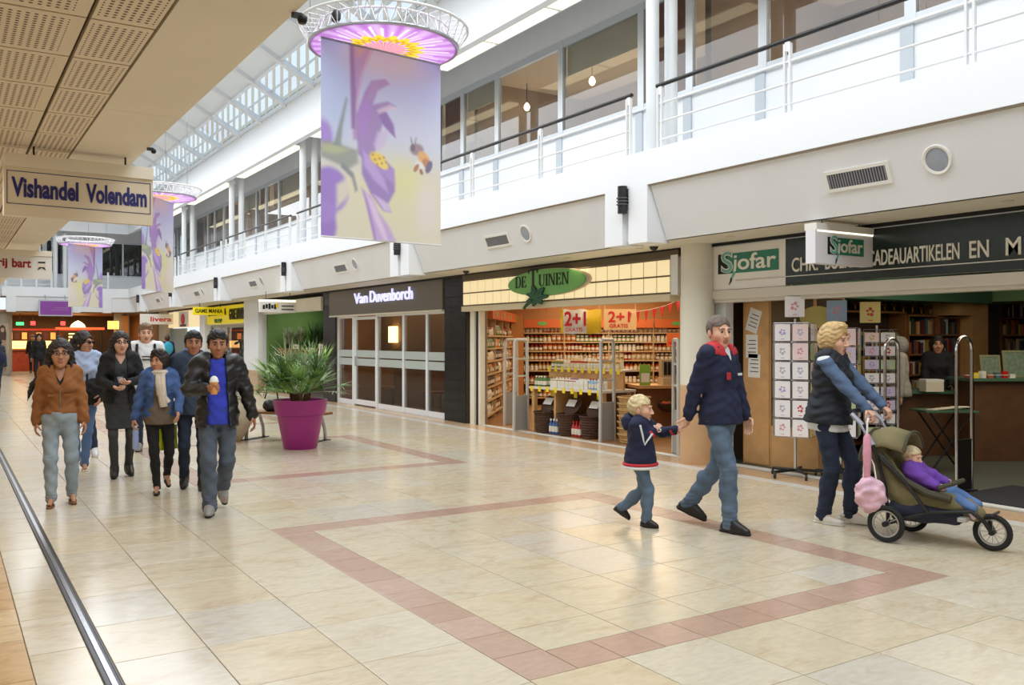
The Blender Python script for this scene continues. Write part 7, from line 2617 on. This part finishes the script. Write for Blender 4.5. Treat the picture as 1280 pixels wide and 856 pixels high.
# ------------------------------------------------------------------ small fittings along the gallery fascia
slant = math.atan2(.27, .66)
for i in range(6):
    y = BAYS[i]
    z = 3.17
    xs = 7.29 + (3.5 - z) / .66 * .27
    t = thing('air_vent', 'slotted air grille in the grey fascia panel %s' % BAYNAME[i], 'vent', (xs - .006, y + 3.35, z), 0)
    t.rotation_euler = (0, -slant, 0)
    MB().box(-.012, .012, -.36, .36, -.105, -.072).box(-.012, .012, -.36, .36, .072, .105).box(-.012, .012, -.36, -.325, -.072, .072).box(-.012, .012, .325, .36, -.072, .072).build('frame', m_signw, t)
    B(-.004, .01, -.325, .325, -.072, .072).build('backing', M('vent_dark', hexc(70, 70, 74), .7), t)
    sl_ = B(-.009, -.003, -.005, .005, -.07, .07).mesh('slat', M('vent_slat', hexc(150, 150, 154), .5), smooth=False)
    for k in range(22):
        link('slat', sl_, t, (0, -.31 + k * .0295, 0))
    t = thing('ceiling_speaker', 'round white loudspeaker with grey grille in the fascia %s' % BAYNAME[i], 'speaker', (xs - .018, y + 2.52, z + .03))
    t.rotation_euler = (0, -slant - math.pi / 2, 0)
    MB().lathe([(.137, -.01), (.137, .008), (.128, .014), (.108, .008), (.108, -.01)], n=28, cap=False).build('rim', m_signw, t)
    MB().lathe([(.109, 0), (.06, .006), (.001, .008)], n=28, cap=False).build('grille', M('speaker_grey', hexc(160, 166, 178), .6, noise=.15, nscale=160), t)
for i, y in enumerate(BAYS[:-1] + [41.7]):
    t = thing('wall_lamp', 'black louvred wall lamp on the white pier %s' % ['outside the near picture edge', 'at the bookshop corner', 'between the health shop and the grey shop', 'at the black pier of the plant shop', 'by the white game shop pillar', 'by the beige light box shop', 'nearest the far corner'][i], 'lamp', (7.20, y, 3.36))
    MB().cyl((0, 0, -.17), (0, 0, .17), .06, n=16).build('body', m_black, t)
    for z in (-.06, -.02, .02):
        MB().cyl((0, 0, z - .006), (0, 0, z + .006), .075, n=16).build('louvre', M('louvre_grey', hexc(90, 92, 98), .4), t)
    B(0, .14, -.03, .03, -.05, .05).build('bracket', m_black, t)
for i, (x, y) in enumerate([(7.9, 8.9), (7.9, 13.9)]):
    t = thing('dome_camera', 'small dark dome on the soffit %s' % ['by the bookshop column', 'near the black pier'][i], 'camera', (x, y, 2.84))
    MB().lathe([(.06, 0), (.06, -.015), (.05, -.04), (.02, -.065), (.001, -.07)], n=16).build('dome', m_black, t)
    MB().lathe([(.07, 0), (.07, -.012)], n=16).build('rim', m_signw, t)
for i, (y, s) in enumerate([(3.25, 1.0), (6.05, .8)]):
    t = thing('dome_camera', ['nearer black dome camera on the edge of the low cream ceiling', 'farther black camera on the edge of the low cream ceiling'][i], 'camera', (1.16, y, 2.80))
    r_ = (.019, .016)[i]
    MB().lathe([(.001, -1.1 * r_), (.7 * r_, -.9 * r_), (r_, -.3 * r_), (r_, .4 * r_), (.6 * r_, .9 * r_)], (-.02, 0, .02), n=14).build('dome', m_black, t)
    B(-.06, -.02, -.008, .008, .02, .04).build('bracket', m_black, t)

# ------------------------------------------------------------------ signs hanging from the low ceiling
m_signb = M('sign_beige', hexc(228, 214, 190), .3)
t = thing('hanging_sign', 'pale hanging sign with bold navy shop lettering in a thin navy frame', 'sign', (.76, 6.45, 2.58), math.radians(4))
B(-.44, .45, -.03, .03, -.19, .14).build('panel', m_signb, t)
B(-.44, .45, -.05, .05, .12, .20).build('top_rail', m_soffit, t)
for x in (-.27, .28):
    MB().tube([(x, 0, .2), (x, 0, .265)], .006, 6).build('hook', m_black, t)
for (a, b_, c_, d_) in ((-.425, .435, .09, .094), (-.425, .435, -.115, -.111), (-.425, -.421, -.115, .094), (.431, .435, -.115, .094)):
    B(a, b_, -.033, -.03, c_, d_).build('frame_line', m_navy, t)
text('Vishandel', m_navy, (-.40, -.03, -.07), .385, .125, 'cross', t, .035, .004)
text('Volendam', m_navy, (.03, -.03, -.07), .38, .125, 'cross', t, .035, .004)
t = thing('hanging_sign', 'white hanging sign with dark red lettering and a small face emblem', 'sign', (.78, 13.0, 2.56))
B(-.5, .42, -.03, .03, -.17, .12).build('panel', m_signw, t)
B(-.5, .42, -.05, .05, .12, .19).build('top_rail', m_soffit, t)
for x in (-.3, .3):
    MB().tube([(x, 0, .19), (x, 0, .285)], .007, 6).build('hook', m_black, t)
m_dred = M('dark_red_letter', hexc(160, 24, 40), .4)
text('erij', m_dred, (-.275, -.03, -.055), .19, .13, 'cross', t, .03, .004)
text('bart', m_dred, (-.035, -.03, -.035), .215, .115, 'cross', t, .03, .004)
MB().prism([(.30 + .05 * math.cos(a), -.0 + .055 * math.sin(a)) for a in np.linspace(0, 6.283, 17)[:-1]], lambda u, w, k: (u, -.034 + .004 * k, w)).build('emblem_face', m_pages, t)
B(.26, .34, -.037, -.033, .03, .05).build('emblem_hat', m_black, t)
MB().prism([(.25, -.06), (.30, -.03), (.35, -.06), (.33, -.02), (.27, -.02)], lambda u, w, k: (u, -.037 + .004 * k, w)).build('emblem_beard', m_black, t)

# ------------------------------------------------------------------ palm in the magenta planter, bench and second planter
m_mag = M('magenta_pot', hexc(156, 34, 124), .35, noise=.05, nscale=3)
t = thing('flower_pot', 'big magenta flower pot holding a fan palm, standing in the middle of the hall', 'pot', (4.46, 12.80, 0))
MB().lathe([(.235, 0), (.245, .02), (.335, .50), (.345, .505), (.36, .505), (.395, .70), (.40, .72), (.37, .72), (.35, .66), (.01, .66)], n=40).build('pot', m_mag, t)
MB().lathe([(.35, .665), (.001, .68)], n=24, cap=False).build('soil', M('soil', hexc(50, 40, 32), .95, noise=.3), t)
pl = thing('fan_palm', 'bushy green fan palm growing in the magenta pot', 'plant', (4.46, 12.80, .67))
rg = random.Random(11)
fan_mats = [M('palm_green', hexc(146, 182, 92), .45, var=.3, noise=.15, nscale=6), M('palm_dark', hexc(92, 132, 76), .45, var=.3), M('palm_grey', hexc(176, 188, 156), .5, var=.2)]
mb = MB()
for k in range(5):
    a = k * 1.3
    MB().cyl((.09 * math.cos(a), .09 * math.sin(a), 0), (.13 * math.cos(a), .12 * math.sin(a), .14), .05, .035, n=10).build('stem', M('palm_stem', hexc(96, 66, 42), .9, noise=.4, nscale=30, bump=.5), pl)
for k in range(72):
    a = rg.uniform(0, 2 * math.pi)
    e = rg.uniform(.0, 1.35)
    L = rg.uniform(.22, .52)
    d = Vector((math.cos(a) * math.cos(e), math.sin(a) * math.cos(e), math.sin(e)))
    b0 = Vector((.12 * math.cos(a), .12 * math.sin(a), .15))
    hub = b0 + d * L
    mt = fan_mats[0] if rg.random() < .5 else (fan_mats[1] if rg.random() < .6 else fan_mats[2])
    mb = MB()
    mb.tube([tuple(b0), tuple(b0 + d * L * .5 + Vector((0, 0, .01))), tuple(hub)], .006, 5)
    side = d.cross(Vector((0, 0, 1))).normalized()
    up = side.cross(d)
    nb = 17
    for q in range(nb):
        an = (q / (nb - 1) - .5) * 3.6
        v = d * math.cos(an) + side * math.sin(an) + up * rg.uniform(.0, .28)
        leaf_blade(mb, hub, v, rg.uniform(.30, .43) * (1 - .2 * abs(an) / 1.8), .028, rg.uniform(.1, .6), seg=3)
    mb.build('fan_leaf', mt, pl)
t = thing('stone_planter', 'rounded pale stone planter behind the magenta pot', 'pot', (3.80, 14.3, 0))
MB().lathe([(.20, 0), (.24, .05), (.34, .22), (.37, .40), (.34, .56), (.28, .66), (.30, .70), (.26, .70), (.24, .64), (.01, .62)], n=32).build('pot', M('pale_stone', hexc(206, 194, 172), .7, noise=.15, nscale=10), t)
MB().lathe([(.25, .64), (.001, .66)], n=20, cap=False).build('soil', M('soil', (0, 0, 0)), t)
pl = thing('bromeliad_plant', 'mixed plant with silvery leaves and orange-yellow flowers in the stone planter', 'plant', (3.80, 14.3, .70))
for k in range(3):
    mb = MB()
    for q in range(26):
        a = rg.uniform(0, 6.283); e = rg.uniform(.2, 1.3)
        leaf_blade(mb, (.06 * math.cos(k * 2.1), .06 * math.sin(k * 2.1), .02), (math.cos(a) * math.cos(e), math.sin(a) * math.cos(e), math.sin(e)), rg.uniform(.3, .55), .05, rg.uniform(.3, 1.0), seg=4)
    mb.build('foliage', (m_leaf[2], m_leaf[1], m_leaf[3])[k], pl)
for k in range(7):
    a = k * .9
    p = (.20 * math.cos(a), .20 * math.sin(a), .36 + .05 * (k % 3))
    fl = MB()
    for q in range(6):
        b_ = q * math.pi / 3
        leaf_blade(fl, p, (math.cos(b_), math.sin(b_), .6), .09, .04, .2, seg=2)
    fl.build('blossom', M('blossom_orange', hexc(236, 170, 40), .5), pl)
    MB().tube([(.03 * math.cos(a), .03 * math.sin(a), .05), p], .006, 5).build('flower_stem', m_leaf[1], pl)
t = thing('bench', 'wooden bench with curved steel legs half hidden behind the magenta pot', 'bench', (4.62, 13.95, 0), math.radians(-55))
for k in range(5):
    B(-.75, .75, -.21 + k * .085, -.135 + k * .085, .42, .455).build('seat_slat', m_woodd, t)
for x in (-.6, .6):
    MB().tube([(x, -.22, .0), (x, -.2, .18), (x, -.12, .36), (x, 0, .41), (x, .12, .36), (x, .2, .18), (x, .22, 0)], .028, 8).build('leg', m_steel, t)
    B(x - .05, x + .05, -.3, .3, 0, .012).build('foot_plate', m_black, t)
t = thing('handbag', 'black bag lying on the bench behind the magenta pot', 'bag', (4.42, 14.05, .46), math.radians(-50))
FB = Field((-.3, -.2, -.02), (.3, .2, .4), .016)
FB.ell((0, 0, .09), (.15, .09, .10)); FB.wrinkle(.006, 50)
solid('bag_body', FB, m_leather, t)
MB().tube([(-.12, 0, .2), (-.08, .02, .36), (.08, .02, .36), (.12, 0, .2)], .012, 6).build('handle', m_black, t)

# ------------------------------------------------------------------ pushchair, baby and the bags on it
m_olive = cloth('olive_canvas', (128, 118, 84), noise=.12)
m_olived = cloth('olive_dark', (72, 68, 52), noise=.12)
m_tyre = M('tyre', hexc(28, 28, 30), .8)
m_spoke = M('spoke', hexc(190, 192, 196), .3, .8)
sr = math.radians(14)
t = thing('pushchair', 'three-wheeled olive pushchair with black frame and raised hood', 'pushchair', (6.58, 4.44, 0), sr)


def wheel(x, y, r, parent):
    w = MB().tube([(x, y + (r - .022) * math.cos(a), r + (r - .022) * math.sin(a)) for a in np.linspace(0, 2 * math.pi, 29)[:-1]], .022, 8, closed=True).build('wheel', m_tyre, parent)
    MB().tube([(x, y + (r - .046) * math.cos(a), r + (r - .046) * math.sin(a)) for a in np.linspace(0, 2 * math.pi, 29)[:-1]], .010, 6, closed=True).build('rim', m_spoke, w)
    sp = MB()
    for k in range(12):
        a = k * math.pi / 6
        sp.tube([(x, y, r), (x, y + (r - .05) * math.cos(a), r + (r - .05) * math.sin(a))], .004, 4)
    sp.build('spokes', m_spoke, w)
    MB().cyl((x - .035, y, r), (x + .035, y, r), .022, n=12).build('hub', m_black, w)


for x in (-.27, .27):
    wheel(x, 0, .148, t)
wheel(0, -.70, .142, t)
fr = MB()
fr.tube([(-.27, 0, .148), (.27, 0, .148)], .014, 8)
for x in (-.22, .22):
    fr.tube([(x, 0, .148), (x * .9, -.30, .27), (x * .5, -.58, .30), (x * .25, -.66, .22), (x * .12, -.70, .142)], .016, 8)
    fr.tube([(x, 0, .16), (x, .02, .42), (x, .10, .70), (x, .20, .92)], .016, 8)
    fr.tube([(x, -.30, .27), (x, -.12, .50), (x, .06, .66)], .014, 8)
fr.build('frame', m_black, t)
for x in (-.22, .22):
    MB().tube([(x, .12, .76), (x, .22, .93), (x * .95, .30, 1.0)], .019, 8).build('handle_arm', M('handle_silver', hexc(188, 188, 206), .35, .5), t)
MB().tube([(-.21, .30, 1.0), (-.1, .33, 1.015), (.1, .33, 1.015), (.21, .30, 1.0)], .020, 10).build('handlebar', m_black, t)
SF = Field((-.3, -.7, .15), (.3, .35, 1.05), .014)
SF.cone((0, -.16, .34), (0, -.42, .35), .145, .12, k=.05)                     # seat
SF.cone((-.06, -.08, .36), (-.06, .15, .68), .125, .11, k=.05)
SF.cone((.06, -.08, .36), (.06, .15, .68), .125, .11, k=.05)                  # back
SF.cone((0, -.42, .35), (0, -.58, .27), .10, .07, k=.04)
SF.cone((0, -.16, .51), (0, -.56, .49), .125, .12, k=.02, sub=True)
SF.cone((0, -.16, .51), (0, .05, .80), .125, .12, k=.02, sub=True)
SF.wrinkle(.004, 40)
solid('seat', SF, m_olive, t)
for x in (-.165, .165):
    MB().tube([(x, .09, .68), (x, -.08, .50), (x, -.28, .41), (x * .9, -.45, .38)], .03, 8).build('seat_bolster', m_olived, t)
mb = MB()
ha = np.linspace(-1.25, 1.25, 15)
ribs = [(.25, .76, .18), (.19, .86, .20), (.06, .90, .215), (-.12, .86, .215)]
vs = []
for (y, z, w) in ribs:
    for a in ha:
        vs.append((w * math.sin(a), y + .0 * a, z - .21 * (1 - math.cos(a))))
fs = []
for i in range(len(ribs) - 1):
    for j in range(len(ha) - 1):
        fs.append((i * 15 + j, i * 15 + j + 1, (i + 1) * 15 + j + 1, (i + 1) * 15 + j))
o = link('hood', mb.add(vs, fs).mesh('hood', m_olive), t)
sm_ = o.modifiers.new('thickness', 'SOLIDIFY'); sm_.thickness = .014
for (y, z, w) in (ribs[0], ribs[1], ribs[3]):
    MB().tube([(w * 1.03 * math.sin(a), y, z + .008 - .21 * (1 - math.cos(a))) for a in ha], .012, 6).build('hood_rib', m_olived, t)
BF = Field((-.26, -.62, .12), (.26, .1, .42), .016)
BF.cone((-.1, -.05, .25), (-.06, -.45, .24), .09, .07, k=.05).cone((.1, -.05, .25), (.06, -.45, .24), .09, .07, k=.05)
BF.wrinkle(.006, 45)
solid('basket', BF, cloth('basket_navy', (40, 44, 62)), t)
MB().tube([(-.17, -.36, .46), (-.1, -.46, .50), (.1, -.46, .50), (.17, -.36, .46)], .018, 8).build('bumper_bar', m_olived, t)
MB().prism([(-.08, 0), (.08, 0), (.07, .10), (-.07, .10)], lambda u, w, k: (u, -.72 - .01 * k - .02 * w, .28 + w * .2)).build('front_mudguard', m_black, t)
B(-.17, .17, -.56, -.50, .22, .25).build('footrest', M('footrest', hexc(180, 176, 170), .4), t)
Rs = Matrix.Rotation(sr, 3, 'Z')
sp = lambda x, y, z: tuple(Vector((6.58, 4.44, 0)) + Rs @ Vector((x, y, z)))
q = sp(-.25, .13, .26)
b2 = thing('shopping_bag', 'pink and white bag hanging at the back of the pushchair', 'bag', q, sr)
FB = Field((-.12, -.16, -.05), (.12, .18, .36), .014)
FB.ell((0, 0, .10), (.085, .125, .15)); FB.wrinkle(.008, 55)
solid('bag_body', FB, cloth('pink_white', (228, 186, 204), noise=.3, nscale=9), b2)
MB().tube([(0, -.05, .20), (.02, -.02, .34), (.03, .02, .42), (.02, .06, .34), (0, .06, .20)], .006, 6).build('handle', m_wpaper, b2)
q = sp(-.24, .16, .42)
b3 = thing('umbrella', 'folded pink umbrella hanging from the pushchair handle', 'umbrella', q, sr)
MB().lathe([(.006, 0), (.022, .03), (.034, .25), (.03, .40), (.012, .43)], n=12).build('canopy', cloth('pink_umbrella', (226, 160, 180)), b3)
MB().tube([(0, 0, .42), (0, 0, .52), (.02, 0, .55), (.04, 0, .53)], .008, 6).build('handle', m_wpaper, b3)
fp = sp(0, -.22, 0)
baby = Figure('baby in purple jacket and blue trousers sitting in the pushchair', (fp[0], fp[1], .385 - .95 * .78 / 1.75), sr, .78, 'fair', hair=(222, 200, 160), child=True,
              ankles={'L': (.14, -.80, .82), 'R': (-.14, -.80, .80)}, wrists={'L': (.22, -.35, 1.12), 'R': (-.24, -.38, 1.06)}, lean=-.5, head=(-.15, .10), build=1.25, elbow_out=.8)
baby.trousers(m_jean_blue, r=(.12, .105, .09), hem=.06, wr=0); baby.top('jacket', cloth('purple', (112, 66, 168)), .03, hem=-.08, arm=(.10, .09, .08), wr=.003)
baby.shoes(M('baby_shoe', hexc(226, 204, 214), .6), 'shoe'); baby.hair('baby')

# ------------------------------------------------------------------ far end: food counters under the cross gallery
fe = st('wall_food_court', B(1.0, 8.6, 52.0, 52.1, 0, 2.9), M('food_back', hexc(96, 74, 54), .7, noise=.3, nscale=2))
st('ceiling_food_court', B(1.0, 8.6, 45.4, 52.0, 2.8, 2.9), M('food_ceiling', hexc(168, 128, 84), .6))
st('wall_food_side', B(8.5, 8.6, 44.2, 52, 0, 2.9), m_woodd)
st('wall_food_left', B(.9, 1.0, 45.0, 52, 0, 2.9), m_woodd)
c = st('column', MB().lathe([(.40, 0), (.40, 2.84)], (2.25, 46.0, 0), 30), M('column_beige', (0, 0, 0)))
st('column', B(6.9, 7.5, 45.6, 46.2, 0, 2.84), M('column_beige', (0, 0, 0)))
t = thing('column_poster', 'tall poster of a long-haired woman on the far round column', 'poster', (2.25, 45.57, .95))
nn = 9
vs = []
for j in range(2):
    for i in range(nn):
        a = -2.2 + 1.3 * i / (nn - 1)
        vs.append((.41 * math.cos(a), .43 + .41 * math.sin(a), j * 1.35))
link('sheet', MB().add(vs, [(i, i + 1, nn + i + 1, nn + i) for i in range(nn - 1)]).mesh('sheet', M('poster_ground', hexc(196, 178, 150), .6)), t)
MB().prism([(-.13, .35), (.13, .35), (.15, .9), (.10, 1.2), (0, 1.28), (-.10, 1.2), (-.15, .9)], lambda u, w, k: (u, .010 - .004 * k, w)).build('printed_hair', M('poster_hair', hexc(86, 62, 50), .6), t)
MB().prism([(.07 * math.cos(a), 1.05 + .10 * math.sin(a)) for a in np.linspace(0, 6.283, 15)[:-1]], lambda u, w, k: (u, .004 - .004 * k, w)).build('printed_face', M('poster_skin', hexc(208, 168, 146), .6), t)
MB().prism([(-.16, .05), (.16, .05), (.13, .6), (-.13, .6)], lambda u, w, k: (u, .004 - .004 * k, w)).build('printed_dress', M('poster_dress', hexc(176, 150, 126), .6), t)
t = thing('information_screen', 'purple information screen hung from the far gallery', 'screen', (4.27, 44.58, 2.98))
B(-.68, .68, -.06, .06, -.36, .36).build('housing', M('screen_grey', hexc(186, 186, 196), .4), t)
B(-.62, .62, -.075, -.06, -.30, .30).build('screen', M('screen_purple', hexc(96, 44, 112), .3, emit=(.15, .03, .19), estr=.5), t)
for k in range(3):
    B(-.2 + .1 * k, .5, -.078, -.074, -.10 + k * .06, -.085 + k * .06).build('text_line', M('screen_line', hexc(150, 110, 160), .4), t)
for x in (-.4, .4):
    MB().cyl((x, 0, .34), (x, .40, .60), .014, n=6).build('bracket', m_steel, t)
m_em = lambda n, c_, s_: M(n, c_, .5, emit=c_, estr=s_)
t = thing('food_counter', 'long lit food counter with orange panels at the far end', 'counter', (3.9, 50.2, 0))
B(-1.6, 1.4, 0, .8, 0, 1.05).build('body', M('food_counter_front', hexc(150, 60, 34), .4, noise=.3, nscale=5), t)
B(-1.7, 1.5, -.1, .9, 1.05, 1.12).build('countertop', M('food_top', hexc(190, 130, 80), .3), t)
B(-1.6, 1.4, .7, .8, 1.12, 1.5).build('display_case', m_em('food_glow', (1.0, .62, .2), 1.6), t)
B(-1.7, 2.6, .5, .7, 2.02, 2.12).build('canopy', M('food_red', hexc(190, 44, 24), .5), t)
for k in range(9):
    B(-1.5 + k * .32, -1.28 + k * .32, .66, .72, 1.58, 1.92).build('menu_panel', m_em('menu_orange', (1.0, .34, .08), .7) if k % 2 else M('menu_dark', hexc(96, 40, 24), .5), t)
for k, z in enumerate((1.62, 1.78, 1.93)):
    B(1.55, 2.35, .45, .5, z - .14 + .02 * k, z - .04).build('menu_board', m_em('menu_yellow', (1.0, .80, .24), 2.2), t)
B(1.2, 2.9, .3, 1.0, 0, 1.1).build('side_counter', M('food_dark', hexc(60, 40, 30), .5), t)
t = thing('parasol_canopy', 'red awning with a glowing cream dome over the far food stand', 'awning', (5.75, 49.6, 2.10))
B(-1.0, 1.2, -.2, .2, -.04, .08).build('awning', m_em('awning_red', (.8, .10, .03), .5), t)
MB().lathe([(.36, .08), (.30, .22), (.16, .34), (.01, .42)], n=18, cap=False).build('dome', m_em('dome_cream', (1.0, .86, .5), 1.2), t)
for x in (-.9, 1.1):
    MB().cyl((x, 0, -2.1), (x, 0, 0), .03, n=8).build('post', m_black, t)
for i, (x, col, nm) in enumerate([(3.08, (.05, .8, .2), 'green exit'), (3.62, (.9, .05, .05), 'red'), (4.9, (.9, .05, .05), 'second red')]):
    t = thing('lit_sign', 'small %s lit sign hanging far away over the food counter' % nm, 'sign', (x, 47.9, 2.32))
    B(-.16 if i == 0 else -.10, .16 if i == 0 else .10, -.03, .03, -.07, .07 if i == 0 else .12).build('box', m_em('sign_%s' % nm.split()[-1] + str(i), col, 1.6), t)
    MB().cyl((0, 0, .1), (0, 0, .48), .01, n=5).build('rod', m_black, t)
t = thing('lit_sign', 'square glowing amber sign near the far beige column', 'sign', (6.75, 45.3, 2.25))
B(-.24, .24, -.06, .06, -.19, .19).build('box', m_em('amber_sign', (1.0, .56, .12), 1.1), t)
MB().cyl((0, 0, .19), (0, 0, .58), .015, n=5).build('rod', m_black, t)
t = thing('banner_flag', 'orange vertical banner beside the glowing amber sign', 'banner', (7.25, 45.2, 1.95))
MB().cyl((0, 0, .79), (0, 0, .88), .012, n=6).build('hanger', m_black, t)
B(-.14, .14, -.01, .01, -.1, .75).build('cloth', M('orange_flag', hexc(206, 120, 40), .6), t)
B(-.16, .16, -.02, .02, .75, .79).build('rail', m_black, t)
for i, (x, y) in enumerate([(5.3, 49.2), (6.0, 48.4)]):
    t = thing('cafe_table', '%s dark round cafe table before the far food stand' % ['left', 'right'][i], 'table', (x, y, 0))
    MB().lathe([(.35, .72), (.35, .75)], n=18).build('tabletop', m_woodd, t)
    MB().cyl((0, 0, 0), (0, 0, .72), .04, n=8).build('leg', m_black, t)
    MB().lathe([(.22, 0), (.22, .02)], n=14).build('base', m_black, t)
